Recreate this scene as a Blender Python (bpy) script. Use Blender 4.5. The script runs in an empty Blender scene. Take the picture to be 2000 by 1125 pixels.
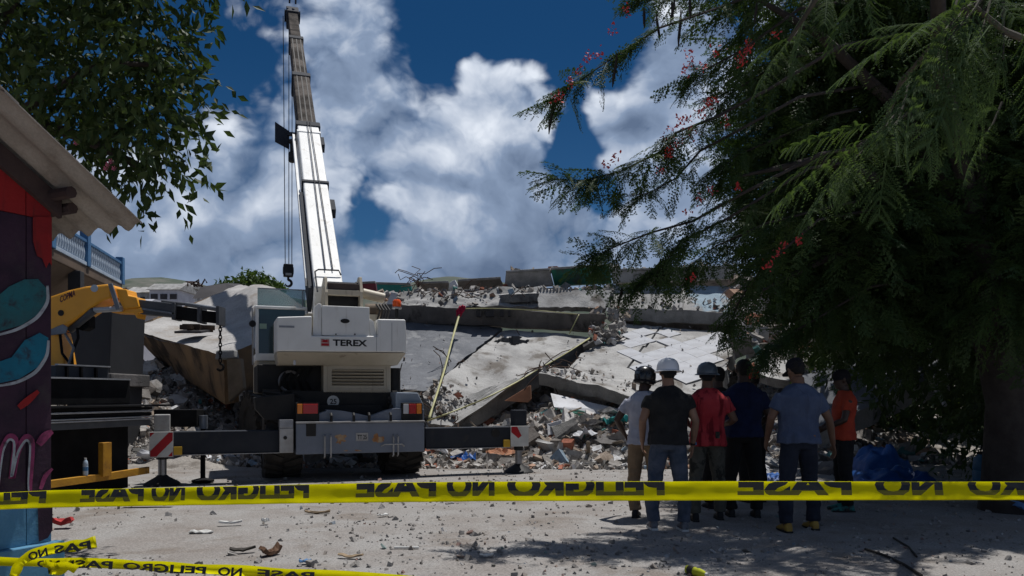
import bpy, bmesh, math, random
import numpy as np
from mathutils import Vector, Matrix, noise

R = math.radians
scene = bpy.context.scene
COL = scene.collection
random.seed(7)
rng = np.random.default_rng(7)

# ------------------------------------------------------------------ camera
CAM_H, FPX, CX, HY = 1.4, 1555.0, 1000.0, 770.0     # measured on the 2000 px wide photograph
cam_d = bpy.data.cameras.new('camera')
cam = bpy.data.objects.new('camera', cam_d); COL.objects.link(cam)
cam.location = (0, 0, CAM_H); cam.rotation_euler = (R(90), 0, 0)
cam_d.sensor_width = 36.0; cam_d.lens = 36.0 * FPX / 2000.0
cam_d.shift_y = (HY - 562.5) / 2000.0
cam_d.clip_start = 0.05; cam_d.clip_end = 6000
scene.camera = cam
scene.render.resolution_x = 1024; scene.render.resolution_y = 576

def P(px, py, Y):
    """world point seen at photograph pixel (px, py) at distance Y"""
    return Vector(((px - CX) / FPX * Y, Y, CAM_H + (HY - py) / FPX * Y))

# ------------------------------------------------------------------ light
SUN_EL, SUN_AZ = R(73), math.atan2(0.60, 0.80)    # azimuth measured from +Y towards +X
S = Vector((math.sin(SUN_AZ) * math.cos(SUN_EL), math.cos(SUN_AZ) * math.cos(SUN_EL), math.sin(SUN_EL)))
sun_d = bpy.data.lights.new('sun', 'SUN'); sun_d.energy = 4.2; sun_d.angle = R(0.5); sun_d.color = (1.0, 0.97, 0.93)
sun = bpy.data.objects.new('sun', sun_d); COL.objects.link(sun)
sun.rotation_euler = S.to_track_quat('Z', 'Y').to_euler(); sun.location = (0, 0, 30)

scene.view_settings.view_transform = 'Standard'; scene.view_settings.look = 'None'
scene.view_settings.gamma = 1.0; scene.view_settings.use_curve_mapping = False
scene.view_settings.exposure = 0.0
scene.cycles.max_bounces = 6; scene.cycles.diffuse_bounces = 3; scene.cycles.glossy_bounces = 3
scene.cycles.transmission_bounces = 4; scene.cycles.transparent_max_bounces = 6

class NT:
    """small helper for writing node trees"""
    def __init__(s, nt): s.nt = nt; s.L = nt.links
    def new(s, t, **kw):
        n = s.nt.nodes.new(t)
        for k, v in kw.items(): setattr(n, k, v)
        return n
    def put(s, sock, v):
        if v is None: return
        if isinstance(v, bpy.types.NodeSocket): s.L.new(v, sock)
        else:
            if sock.type == 'RGBA' and len(v) == 3: v = (*v, 1)
            sock.default_value = v
    def m(s, op, a, b=None, c=None, clamp=False):
        n = s.new('ShaderNodeMath', operation=op, use_clamp=clamp)
        for i, v in enumerate((a, b, c)): s.put(n.inputs[i], v)
        return n.outputs[0]
    def v(s, op, a, b=None, scale=None):
        n = s.new('ShaderNodeVectorMath', operation=op)
        s.put(n.inputs[0], a)
        if b is not None: s.put(n.inputs[1], b)
        if scale is not None: s.put(n.inputs['Scale'], scale)
        return n.outputs['Value'] if op in ('DOT_PRODUCT', 'LENGTH', 'DISTANCE') else n.outputs[0]
    def noise(s, vec, scale=5, detail=6, rough=0.55, dist=0.0):
        n = s.new('ShaderNodeTexNoise'); s.put(n.inputs['Vector'], vec)
        n.inputs['Scale'].default_value = scale; n.inputs['Detail'].default_value = detail
        n.inputs['Roughness'].default_value = rough; n.inputs['Distortion'].default_value = dist
        return n
    def ramp(s, x, a, b, lo=0.0, hi=1.0, smooth=True):
        n = s.new('ShaderNodeMapRange', interpolation_type='SMOOTHSTEP' if smooth else 'LINEAR')
        s.put(n.inputs[0], x)
        for i, v in enumerate((a, b, lo, hi)): s.put(n.inputs[i + 1], v)
        return n.outputs[0]
    def mix(s, f, a, b, mode='MIX'):
        n = s.new('ShaderNodeMix', data_type='RGBA', blend_type=mode)
        s.put(n.inputs[0], f); s.put(n.inputs[6], a); s.put(n.inputs[7], b)
        return n.outputs[2]

def make_world():
    w = bpy.data.worlds.new('World'); scene.world = w; w.use_nodes = True
    w.cycles.sampling_method = 'MANUAL'; w.cycles.sample_map_resolution = 512
    w.node_tree.nodes.clear(); t = NT(w.node_tree)
    sky = t.new('ShaderNodeTexSky', sky_type='NISHITA'); sky.sun_disc = False
    sky.sun_elevation = SUN_EL; sky.sun_rotation = SUN_AZ; sky.air_density = 1.0; sky.dust_density = 0.3; sky.ozone_density = 2.5
    d = t.v('NORMALIZE', t.new('ShaderNodeTexCoord').outputs['Generated'])
    # cumulus deck: fractal noise on the direction plus cauliflower cells, broad banks and gaps
    q = t.v('MULTIPLY', d, (1, 1, 1.25))
    warp = t.noise(q, 3.0, 5, 0.55).outputs['Color']
    q = t.v('ADD', q, t.v('SCALE', t.v('SUBTRACT', warp, (0.5, 0.5, 0.5)), scale=0.16))
    dw = t.v('ADD', d, t.v('SCALE', t.v('SUBTRACT', t.noise(d, 7.0, 4, 0.6).outputs['Color'], (0.5, 0.5, 0.5)), scale=0.13))
    def field(v, det):
        base = t.noise(v, 3.6, det, 0.56).outputs[0]
        x = t.m('ADD', base, -0.03)
        for sc, amp in ((9.0, 0.34), (19.0, 0.20), (41.0, 0.10)):      # rounded billows with sharp creases
            nz = t.noise(t.v('ADD', v, (sc, 0.3 * sc, 0)), sc, 0.0 if sc < 30 else 2.0, 0.5).outputs[0]
            x = t.m('MULTIPLY_ADD', t.m('ABSOLUTE', t.m('SUBTRACT', nz, 0.5)), amp * 1.5, t.m('SUBTRACT', x, amp * 0.12))
        return x
    n1 = field(q, 9); n2 = field(t.v('ADD', q, (-0.020, 0.0, 0.034)), 6); n3 = field(t.v('ADD', q, (-0.05, 0.0, 0.10)), 3)
    bias = None
    def blob(px, py, rad, wgt):
        c = Vector(((px - CX) / FPX, 1, (HY - py) / FPX)).normalized()
        dt = t.v('DISTANCE', dw, tuple(c))
        return t.ramp(dt, 0.0, rad / FPX, wgt, 0.0)
    for b in CLOUD_BANKS:
        x = blob(*b); bias = x if bias is None else t.m('ADD', bias, x)
    z = t.new('ShaderNodeSeparateXYZ'); t.put(z.inputs[0], d); z = z.outputs[2]
    low = t.ramp(z, 0.32, 0.08, 0.0, 0.24)             # towards the horizon the deck closes
    dens = t.m('ADD', n1, t.m('ADD', bias, low))
    cover = t.ramp(dens, 0.485, 0.67)
    lit = t.m('ADD', t.m('MULTIPLY', t.m('SUBTRACT', n1, n2), 2.1), t.m('MULTIPLY', t.m('SUBTRACT', n1, n3), 1.0))
    lit = t.m('MULTIPLY', lit, t.ramp(z, 0.10, 0.30, 0.55, 1.0))
    lit = t.m('ADD', lit, 0.56)
    thick = t.ramp(dens, 0.60, 0.95, 0.0, 0.20)         # thick middles are greyer
    lit = t.m('SUBTRACT', lit, thick)
    lit = t.m('ADD', lit, t.ramp(z, 0.12, 0.34, -0.17, 0.08), clamp=True)
    ccol = t.new('ShaderNodeValToRGB'); t.put(ccol.inputs[0], lit)
    e = ccol.color_ramp.elements
    e[0].position = 0.0; e[0].color = (0.125, 0.18, 0.29, 1)
    e[1].position = 1.0; e[1].color = (0.84, 0.90, 1.0, 1)
    k = e.new(0.45); k.color = (0.27, 0.355, 0.51, 1)
    STR = 0.05
    cl = t.v('SCALE', ccol.outputs[0], scale=CLOUD_GAIN / STR)
    # deep tropical blue, as a polarised midday sky looks
    blue = t.mix(1.0, sky.outputs[0], t.mix(t.ramp(z, 0.16, 0.42), (0.24, 0.52, 0.78), (0.11, 0.38, 0.62)), 'MULTIPLY')
    out = t.mix(cover, blue, cl)
    bg = t.new('ShaderNodeBackground'); t.put(bg.inputs[0], out); bg.inputs[1].default_value = STR
    o = t.new('ShaderNodeOutputWorld'); t.L.new(bg.outputs[0], o.inputs[0])

CLOUD_GAIN = 0.92
#            px    py   radius px weight
CLOUD_BANKS = [(650, 150, 170, 0.22), (600, 300, 240, 0.22), (860, 300, 260, 0.20), (960, 190, 130, 0.16), (760, 50, 90, 0.10),
               (1300, 420, 200, 0.12), (1370, 130, 170, 0.20), (330, 400, 260, 0.16), (960, 450, 240, 0.10), (1230, 260, 70, 0.12), (1175, 215, 70, 0.16), (1320, 300, 170, 0.20), (1300, 90, 130, 0.20), (1240, 210, 90, 0.12),
               (900, 40, 200, -0.40), (1110, 70, 185, -0.40), (450, 120, 170, -0.36), (725, 410, 90, -0.34), (1100, 285, 95, -0.34),
               (1180, 400, 80, -0.28), (960, 260, 50, -0.12), (830, 410, 50, -0.1)]
make_world()

# ------------------------------------------------------------------ materials
def mat(name, c1, c2=None, scale=4.0, rough=0.85, bump=0.0, bscale=30.0, metal=0.0, stain=None, sscale=1.5, slo=0.52, shi=0.68,
        streak=False, spec=0.3, lo=0.35, hi=0.65, fine=0.0, attr=None, trans=0.0):
    m = bpy.data.materials.new(name); m.use_nodes = True
    t = NT(m.node_tree); b = m.node_tree.nodes['Principled BSDF']
    co = t.new('ShaderNodeTexCoord').outputs['Object']
    if attr:
        a = t.new('ShaderNodeAttribute'); a.attribute_name = attr; base = a.outputs['Color']
        if c2: base = t.mix(t.ramp(t.noise(co, scale).outputs[0], lo, hi), base, t.mix(1.0, base, c2, 'MULTIPLY'))
    elif c2:
        base = t.mix(t.ramp(t.noise(co, scale, 8, 0.6).outputs[0], lo, hi), c1, c2)
    else: base = (*c1, 1)
    if stain:
        sv = t.v('MULTIPLY', co, (3.0, 3.0, 0.35)) if streak else co
        f = t.ramp(t.noise(sv, sscale, 8, 0.62, 0.3).outputs[0], slo, shi)
        base = t.mix(f, base, stain)
    if fine:
        g = t.ramp(t.noise(co, bscale * 2.2, 3, 0.7).outputs[0], 0.3, 0.7, 1 - fine, 1 + fine)
        base = t.mix(1.0, base, t.v('SCALE', (1, 1, 1), scale=g), 'MULTIPLY')
    t.put(b.inputs['Base Color'], base)
    b.inputs['Roughness'].default_value = rough; b.inputs['Metallic'].default_value = metal
    b.inputs['Specular IOR Level'].default_value = spec
    if trans: b.inputs['Transmission Weight'].default_value = trans
    if bump:
        bn = t.new('ShaderNodeBump'); bn.inputs['Strength'].default_value = bump; bn.inputs['Distance'].default_value = 0.03
        t.put(bn.inputs['Height'], t.noise(co, bscale, 7, 0.65).outputs[0]); t.L.new(bn.outputs[0], b.inputs['Normal'])
    return m

MT = {}
def mk(name, *a, **k): MT[name] = mat(name, *a, **k); return MT[name]

# ------------------------------------------------------------------ mesh builder
class MB:
    def __init__(s): s.v = []; s.f = []; s.mi = []; s.cur = 0
    def add(s, vs, fs):
        o = len(s.v); s.v += [tuple(p) for p in vs]
        for f in fs: s.f.append(tuple(i + o for i in f)); s.mi.append(s.cur)
        return s
    def hexa(s, p):          # 4 bottom ccw, 4 top ccw
        return s.add(p, [(3, 2, 1, 0), (4, 5, 6, 7), (0, 1, 5, 4), (1, 2, 6, 5), (2, 3, 7, 6), (3, 0, 4, 7)])
    def box(s, c, d, M=None):
        x, y, z = (k / 2 for k in d); c = Vector(c)
        p = [Vector(q) for q in ((-x, -y, -z), (x, -y, -z), (x, y, -z), (-x, y, -z), (-x, -y, z), (x, -y, z), (x, y, z), (-x, y, z))]
        if M is not None: p = [M @ q for q in p]
        return s.hexa([q + c for q in p])
    def bb(s, x0, x1, y0, y1, z0, z1): return s.box(((x0 + x1) / 2, (y0 + y1) / 2, (z0 + z1) / 2), (abs(x1 - x0), abs(y1 - y0), abs(z1 - z0)))
    def prism(s, poly, a0, a1, axes='xz'):
        """2-D polygon given in the two named axes, extruded along the third from a0 to a1"""
        ax = {'x': 0, 'y': 1, 'z': 2}; i, j = ax[axes[0]], ax[axes[1]]; k = 3 - i - j
        vs = []
        for a in (a0, a1):
            for p in poly:
                q = [0, 0, 0]; q[i], q[j], q[k] = p[0], p[1], a; vs.append(q)
        n = len(poly)
        return s.add(vs, [tuple(range(n)), tuple(range(2 * n - 1, n - 1, -1))] + [(a, n + a, n + (a + 1) % n, (a + 1) % n) for a in range(n)])
    def tube(s, pts, r, seg=8, cap=True, flat=1.0):
        pts = [Vector(p) for p in pts]; n = len(pts)
        rs = r if isinstance(r, (list, tuple)) else [r] * n
        vs = []; prev = None
        for i, p in enumerate(pts):
            t = (pts[min(i + 1, n - 1)] - pts[max(i - 1, 0)]).normalized()
            if prev is None: a = t.orthogonal().normalized() if abs(t.z) > 0.95 else t.cross(Vector((0, 0, 1))).normalized()
            else: a = (prev - t * prev.dot(t)).normalized()
            prev = a; b = t.cross(a)
            for k in range(seg):
                g = 2 * math.pi * k / seg; vs.append(p + (a * math.cos(g) + b * math.sin(g) * flat) * rs[i])
        fs = [(i * seg + k, i * seg + (k + 1) % seg, (i + 1) * seg + (k + 1) % seg, (i + 1) * seg + k) for i in range(n - 1) for k in range(seg)]
        if cap: fs += [tuple(range(seg - 1, -1, -1)), tuple((n - 1) * seg + k for k in range(seg))]
        return s.add(vs, fs)
    def cyl(s, a, b, r, r2=None, seg=16): return s.tube([a, b], [r, r if r2 is None else r2], seg)
    def lathe(s, prof, c=(0, 0, 0), axis='z', seg=24, sx=1.0, sy=1.0):
        """profile of (radius, height)"""
        vs = []
        for (r, h) in prof:
            for k in range(seg):
                g = 2 * math.pi * k / seg; x, y = r * math.cos(g) * sx, r * math.sin(g) * sy
                q = (x, y, h) if axis == 'z' else ((h, x, y) if axis == 'x' else (y, h, x))
                vs.append((q[0] + c[0], q[1] + c[1], q[2] + c[2]))
        n = len(prof)
        fs = [(i * seg + k, i * seg + (k + 1) % seg, (i + 1) * seg + (k + 1) % seg, (i + 1) * seg + k) for i in range(n - 1) for k in range(seg)]
        fs += [tuple(range(seg - 1, -1, -1)), tuple((n - 1) * seg + k for k in range(seg))]
        return s.add(vs, fs)
    def ribbon(s, a, b):     # two polylines -> strip
        n = len(a); return s.add(list(a) + list(b), [(i, i + 1, n + i + 1, n + i) for i in range(n - 1)])
    def mesh(s, name, mats):
        me = bpy.data.meshes.new(name); me.from_pydata(s.v, [], s.f)
        for m in (mats if isinstance(mats, (list, tuple)) else [mats]): me.materials.append(m)
        if any(s.mi): me.polygons.foreach_set('material_index', s.mi)
        me.update(); return me
    def build(s, name, mats, parent=None, bevel=0.0, smooth=False, segs=2):
        me = s.mesh(name, mats)
        bm = bmesh.new(); bm.from_mesh(me); bmesh.ops.recalc_face_normals(bm, faces=bm.faces); bm.to_mesh(me); bm.free()
        o = bpy.data.objects.new(name, me); COL.objects.link(o)
        if parent: o.parent = parent
        if bevel:
            b = o.modifiers.new('bevel', 'BEVEL'); b.width = bevel; b.segments = segs; b.limit_method = 'ANGLE'; b.angle_limit = R(40)
            b.harden_normals = False
        if smooth: shade(o, 40)
        return o

def shade(o, deg=40):
    me = o.data; me.polygons.foreach_set('use_smooth', [True] * len(me.polygons))
    if deg < 180:
        try: me.set_sharp_from_angle(angle=R(deg))
        except Exception: pass

def tag(o, label=None, cat=None, group=None, kind=None):
    if label: o['label'] = label
    if cat: o['category'] = cat
    if group: o['group'] = group
    if kind: o['kind'] = kind
    return o

def thing(name, label, cat, loc=(0, 0, 0), rz=0.0, group=None):
    o = bpy.data.objects.new(name, None); COL.objects.link(o); o.location = loc; o.rotation_euler = (0, 0, rz)
    o.empty_display_size = 0.2
    return tag(o, label, cat, group)

def np_mesh(name, V, F, mats, cols=None, mi=None):
    """V (n,3), F (m,k) all the same size"""
    me = bpy.data.meshes.new(name); k = F.shape[1]
    me.vertices.add(len(V)); me.vertices.foreach_set('co', np.asarray(V, np.float32).ravel())
    me.loops.add(F.size); me.loops.foreach_set('vertex_index', F.astype(np.int32).ravel())
    me.polygons.add(len(F)); me.polygons.foreach_set('loop_start', np.arange(0, F.size, k, dtype=np.int32))
    me.polygons.foreach_set('loop_total', np.full(len(F), k, np.int32))
    for m in (mats if isinstance(mats, (list, tuple)) else [mats]): me.materials.append(m)
    if mi is not None: me.polygons.foreach_set('material_index', np.asarray(mi, np.int32))
    if cols is not None:
        a = me.color_attributes.new('tint', 'FLOAT_COLOR', 'POINT')
        a.data.foreach_set('color', np.concatenate([cols, np.ones((len(cols), 1))], 1).astype(np.float32).ravel())
    me.polygons.foreach_set('use_smooth', np.zeros(len(F), bool)); me.update(calc_edges=True); me.validate(); return me

def np_obj(name, me, parent=None):
    o = bpy.data.objects.new(name, me); COL.objects.link(o)
    if parent: o.parent = parent
    return o

def stamp(TV, TF, M, T):
    """copies of template (TV, TF) with matrices M (n,3,3) and translations T (n,3)"""
    n, k = len(T), len(TV)
    V = np.einsum('nij,kj->nki', M, TV) + T[:, None, :]
    F = (TF[None] + (np.arange(n) * k)[:, None, None]).reshape(-1, TF.shape[1])
    return V.reshape(-1, 3), F

def rand_rot(n, r=rng):
    q = r.normal(size=(n, 4)); q /= np.linalg.norm(q, axis=1)[:, None]; w, x, y, z = q.T
    return np.stack([np.stack([1 - 2 * (y * y + z * z), 2 * (x * y - z * w), 2 * (x * z + y * w)], -1),
                     np.stack([2 * (x * y + z * w), 1 - 2 * (x * x + z * z), 2 * (y * z - x * w)], -1),
                     np.stack([2 * (x * z - y * w), 2 * (y * z + x * w), 1 - 2 * (x * x + y * y)], -1)], 1)

def text_mesh(body, size=1.0, bold=0.0, cuts=0):
    """flat lettering in the xy plane; returns verts, faces"""
    c = bpy.data.curves.new('lettering', 'FONT'); c.body = body; c.size = size; c.offset = bold; c.resolution_u = 3
    o = bpy.data.objects.new('lettering', c); COL.objects.link(o)
    dg = bpy.context.evaluated_depsgraph_get(); me = bpy.data.meshes.new_from_object(o.evaluated_get(dg))
    v = [tuple(p.co) for p in me.vertices]; f = [tuple(p.vertices) for p in me.polygons]
    bpy.data.objects.remove(o); bpy.data.curves.remove(c); bpy.data.meshes.remove(me)
    return v, f

def split_letters(body, bold=0.0):
    """lettering split into its letters: list of (verts, faces), with the overall x and y range"""
    V, F = text_mesh(body, 1.0, bold); par = list(range(len(V)))
    def find(i):
        while par[i] != i: par[i] = par[par[i]]; i = par[i]
        return i
    for f in F:
        for k in f[1:]: par[find(k)] = find(f[0])
    grp = {}
    for f in F: grp.setdefault(find(f[0]), []).append(f)
    out = []
    for fs in sorted(grp.values(), key=lambda fs: min(V[i][0] for f in fs for i in f)):
        ids = sorted({i for f in fs for i in f}); mp = {i: n for n, i in enumerate(ids)}; out.append(([V[i] for i in ids], [tuple(mp[i] for i in f) for f in fs]))
    xs = [p[0] for p in V]; ys = [p[1] for p in V]
    return out, min(xs), max(xs), min(ys), max(ys)
# ------------------------------------------------------------------ material library
mk('dirt', (0.235, 0.215, 0.20), (0.285, 0.275, 0.265), 1.3, 0.95, 0.55, 26, stain=(0.19, 0.165, 0.145), sscale=0.9, fine=0.28)
mk('concrete', (0.34, 0.335, 0.33), (0.21, 0.21, 0.205), 1.6, 0.92, 0.5, 18, stain=(0.14, 0.13, 0.12), sscale=0.9, slo=0.55, shi=0.75, fine=0.10)
mk('concrete_pale', (0.42, 0.415, 0.405), (0.28, 0.275, 0.27), 1.2, 0.92, 0.5, 16, stain=(0.145, 0.13, 0.115), sscale=1.3, slo=0.50, shi=0.66, fine=0.10)
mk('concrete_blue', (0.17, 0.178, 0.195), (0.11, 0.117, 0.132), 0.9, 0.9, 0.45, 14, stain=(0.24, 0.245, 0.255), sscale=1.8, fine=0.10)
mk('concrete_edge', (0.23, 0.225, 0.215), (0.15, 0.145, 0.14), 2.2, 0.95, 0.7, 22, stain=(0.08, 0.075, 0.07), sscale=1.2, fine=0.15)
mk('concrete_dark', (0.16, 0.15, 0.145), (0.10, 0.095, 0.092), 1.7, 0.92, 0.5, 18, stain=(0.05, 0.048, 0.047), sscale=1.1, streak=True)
mk('block_top', (0.43, 0.42, 0.41), (0.32, 0.31, 0.30), 0.9, 0.93, 0.6, 9, stain=(0.27, 0.235, 0.20), sscale=0.8, fine=0.12)
mk('block_side', (0.27, 0.175, 0.095), (0.17, 0.12, 0.08), 1.1, 0.9, 0.45, 12, stain=(0.05, 0.038, 0.03), sscale=0.55, slo=0.46, shi=0.60, streak=True)
mk('roof_teal', (0.02, 0.22, 0.22), (0.015, 0.16, 0.16), 2, 0.7, 0.15, 10)
mk('roof_green', (0.03, 0.17, 0.12), (0.02, 0.12, 0.09), 2, 0.75, 0.2, 10, stain=(0.05, 0.07, 0.06), sscale=2)
mk('roof_maroon', (0.20, 0.04, 0.06), (0.14, 0.03, 0.045), 2, 0.7, 0.2, 10)
mk('plaster_white', (0.62, 0.63, 0.66), (0.5, 0.5, 0.52), 2, 0.85, 0.3, 14, stain=(0.34, 0.32, 0.30), sscale=1.4, slo=0.56, shi=0.7)
mk('tile', (0.37, 0.385, 0.42), (0.31, 0.32, 0.35), 2.2, 0.5, 0.12, 20, stain=(0.40, 0.37, 0.34), sscale=0.7, slo=0.55, shi=0.7)
mk('rebar', (0.10, 0.055, 0.035), (0.06, 0.04, 0.03), 12, 0.8, 0.3, 60)
mk('rubble', (0.4, 0.4, 0.4), (0.72, 0.70, 0.68), 9, 0.95, 0.5, 30, attr='tint')
mk('brick_orange', (0.45, 0.22, 0.13), (0.36, 0.18, 0.11), 3, 0.9, 0.3, 25)
mk('wood_dark', (0.10, 0.065, 0.04), (0.06, 0.04, 0.028), 4, 0.85, 0.3, 30)
mk('hill_green', (0.055, 0.075, 0.055), (0.10, 0.11, 0.09), 0.02, 1.0, 0, stain=(0.16, 0.15, 0.135), sscale=0.035)
mk('wall_pale', (0.46, 0.46, 0.50), (0.38, 0.38, 0.42), 0.8, 0.9, 0.1)
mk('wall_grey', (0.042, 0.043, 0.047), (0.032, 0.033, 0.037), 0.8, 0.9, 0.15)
mk('wall_ochre', (0.17, 0.12, 0.085), (0.12, 0.085, 0.06), 0.8, 0.9, 0.2, stain=(0.06, 0.045, 0.035), sscale=0.6)
mk('paint_blue', (0.07, 0.19, 0.36), (0.055, 0.15, 0.30), 3, 0.6)
mk('paint_white_blue', (0.46, 0.54, 0.62), (0.38, 0.45, 0.54), 3, 0.65)
mk('roof_dark', (0.035, 0.033, 0.036), (0.05, 0.047, 0.05), 1, 0.85)
mk('tarp_blue', (0.02, 0.10, 0.34), (0.015, 0.07, 0.25), 4, 0.45, 0.3, 9)

# ------------------------------------------------------------------ ground
def ground_z(x, y):
    return 0.018 * noise.noise((x * 0.7, y * 0.7, 3.1)) + 0.03 * noise.noise((x * 0.19, y * 0.19, 7.7))

def make_ground():
    a = np.linspace(-1, 1, 181); xs = 16 * a + 3000 * a ** 9
    b = np.linspace(0, 1, 201); ys = -12 + 36 * b + 3500 * b ** 9
    V = [(x, y, ground_z(x, y) if abs(x) < 30 and y < 40 else 0.0) for y in ys for x in xs]
    nx = len(xs); F = np.array([(j * nx + i, j * nx + i + 1, (j + 1) * nx + i + 1, (j + 1) * nx + i) for j in range(len(ys) - 1) for i in range(nx - 1)])
    o = np_obj('ground', np_mesh('ground', np.array(V), F, MT['dirt'])); shade(o, 180)
    tag(o, 'dusty grey brown dirt ground strewn with gravel', kind='structure')
make_ground()

# ------------------------------------------------------------------ rubble
def sstep(a, b, x):
    t = min(1, max(0, (x - a) / (b - a))); return t * t * (3 - 2 * t)
def heap_z(x, y):
    z = 0.62 * sstep(14.9, 18.2, y - 0.12 * abs(x - 1.0)) + 0.5 * sstep(18, 22, y) + 1.1 * sstep(20.8, 24, y) * sstep(-6.5, -4, x)
    z += 1.25 * math.exp(-((x + 9.0) / 2.4) ** 2 - ((y - 20.6) / 1.6) ** 2) + 1.2 * math.exp(-((x + 8.8) / 1.15) ** 2 - ((y - 17.9) / 1.3) ** 2) + 0.5 * math.exp(-((x + 7.6) / 1.0) ** 2 - ((y - 17.0) / 0.9) ** 2)
    z += 0.35 * math.exp(-((x - 1.2) / 1.4) ** 2 - ((y - 17.2) / 1.0) ** 2)
    z += 0.30 * math.exp(-((x - 2.6) / 1.6) ** 2 - ((y - 16.4) / 1.2) ** 2)
    z += 0.22 * math.exp(-((x + 6.4) / 0.8) ** 2 - ((y - 15.6) / 0.6) ** 2)
    edge = sstep(14.7, 16.4, y)
    return -0.06 + z + edge * (0.16 * noise.noise((x * 0.9, y * 0.9, 1.3)) + 0.10 * noise.noise((x * 2.7, y * 2.7, 5.3)))

def make_heap():
    xs = np.arange(-16, 14.01, 0.16); ys = np.arange(14.2, 27.01, 0.16)
    V = np.array([(x, y, heap_z(x, y)) for y in ys for x in xs]); nx = len(xs)
    F = np.array([(j * nx + i, j * nx + i + 1, (j + 1) * nx + i + 1, (j + 1) * nx + i) for j in range(len(ys) - 1) for i in range(nx - 1)])
    o = np_obj('rubble_mound', np_mesh('rubble_mound', V, F, mat('rubble_dust', (0.22, 0.20, 0.18), (0.31, 0.29, 0.265), 1.6, 0.95, 0.7, 12, stain=(0.12, 0.105, 0.09), sscale=1.5, fine=0.25)))
    tag(o, 'dusty mound of crushed rubble along the foot of the collapsed building', 'rubble', kind='stuff')
make_heap()

CHUNK_T = np.array([(-1, -1, -1), (1, -1, -1), (1, 1, -1), (-1, 1, -1), (-1, -1, 1), (1, -1, 1), (1, 1, 1), (-1, 1, 1)], float) * 0.5
CHUNK_F = np.array([(3, 2, 1, 0), (4, 5, 6, 7), (0, 1, 5, 4), (1, 2, 6, 5), (2, 3, 7, 6), (3, 0, 4, 7)])
PALETTE = np.array([(0.36, 0.34, 0.32), (0.46, 0.44, 0.42), (0.27, 0.255, 0.24), (0.58, 0.57, 0.56), (0.20, 0.18, 0.165), (0.33, 0.27, 0.22),
                    (0.10, 0.095, 0.09), (0.34, 0.13, 0.085), (0.40, 0.26, 0.19), (0.30, 0.40, 0.50), (0.10, 0.25, 0.24), (0.70, 0.71, 0.73)])
PROB = np.array([.22, .16, .17, .08, .10, .08, .08, .03, .03, .015, .01, .025]); PROB = PROB / PROB.sum()

def chunks(pos, size, r=rng, flat=0.6, jit=0.30):
    n = len(pos); dims = size[:, None] * np.stack([r.uniform(0.6, 1.5, n), r.uniform(0.5, 1.1, n), r.uniform(0.25, 0.9, n) * flat / 0.6], 1)
    V = (CHUNK_T[None] + r.uniform(-jit, jit, (n, 8, 3)) * 0.6) * dims[:, None, :]
    V = np.einsum('nij,nkj->nki', rand_rot(n, r), V) + pos[:, None, :]
    F = (CHUNK_F[None] + (np.arange(n) * 8)[:, None, None]).reshape(-1, 4)
    c = PALETTE[r.choice(len(PALETTE), n, p=PROB)] * r.uniform(0.75, 1.15, (n, 1))
    return V.reshape(-1, 3), F, np.repeat(np.clip(c, 0, 0.8), 8, 0)

def make_rubble():
    # fine rubble over the whole mound
    n = 30000; x = rng.uniform(-13, 9, n); y = 15.0 + (27 - 15.0) * rng.uniform(0, 1, n) ** 2.0
    y = y + 0.12 * np.abs(x - 1.0) * (y < 17)
    s = np.clip(rng.lognormal(-2.75, 0.62, n), 0.02, 0.40)
    z = np.array([heap_z(a, b) for a, b in zip(x, y)]) + s * 0.15
    V, F, C = chunks(np.stack([x, y, z], 1), s)
    o = np_obj('rubble', np_mesh('rubble', V, F, MT['rubble'], C)); tag(o, 'loose broken concrete, brick and trash covering the mound', 'rubble', kind='stuff')
    # finer crumbs and scraps along the foot of the mound
    n = 16000; x = rng.uniform(-9, 7.5, n); y = 14.7 + 3.6 * rng.uniform(0, 1, n) ** 1.2 + 0.12 * np.abs(x - 1.0)
    s = np.clip(rng.lognormal(-3.0, 0.5, n), 0.015, 0.16); z = np.array([max(heap_z(a, b), ground_z(a, b)) for a, b in zip(x, y)]) + s * 0.2
    V, F, C = chunks(np.stack([x, y, z], 1), s); o = np_obj('rubble_crumbs', np_mesh('rubble_crumbs', V, F, MT['rubble'], np.clip(C * 1.15, 0, .8))); tag(o, 'pale crumbs, plaster flakes and scraps along the foot of the mound', 'rubble', kind='stuff')
    # gravel and crumbs on the yard
    n = 9000; y = 5.4 + 10.5 * rng.uniform(0, 1, n) ** 1.25; x = rng.uniform(-0.68, 0.72, n) * y
    keep = np.array([noise.noise((a * 0.45, b * 0.6, 9.0)) + 0.25 * math.exp(-((a + 0.2) / 1.6) ** 2) > rng.uniform(-0.45, 0.55) for a, b in zip(x, y)])
    x, y = x[keep], y[keep]; n = len(x); s = np.clip(rng.lognormal(-4.15, 0.55, n), 0.007, 0.06)
    z = np.array([ground_z(a, b) for a, b in zip(x, y)]) + s * 0.18
    V, F, C = chunks(np.stack([x, y, z], 1), s)
    C = np.clip(C * 0.45 + np.array([0.25, 0.24, 0.23]) * 0.6, 0, 0.6)
    o = np_obj('gravel', np_mesh('gravel', V, F, MT['rubble'], C)); tag(o, 'loose gravel and stone crumbs scattered over the dirt yard', 'gravel', kind='stuff')
make_rubble()

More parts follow.
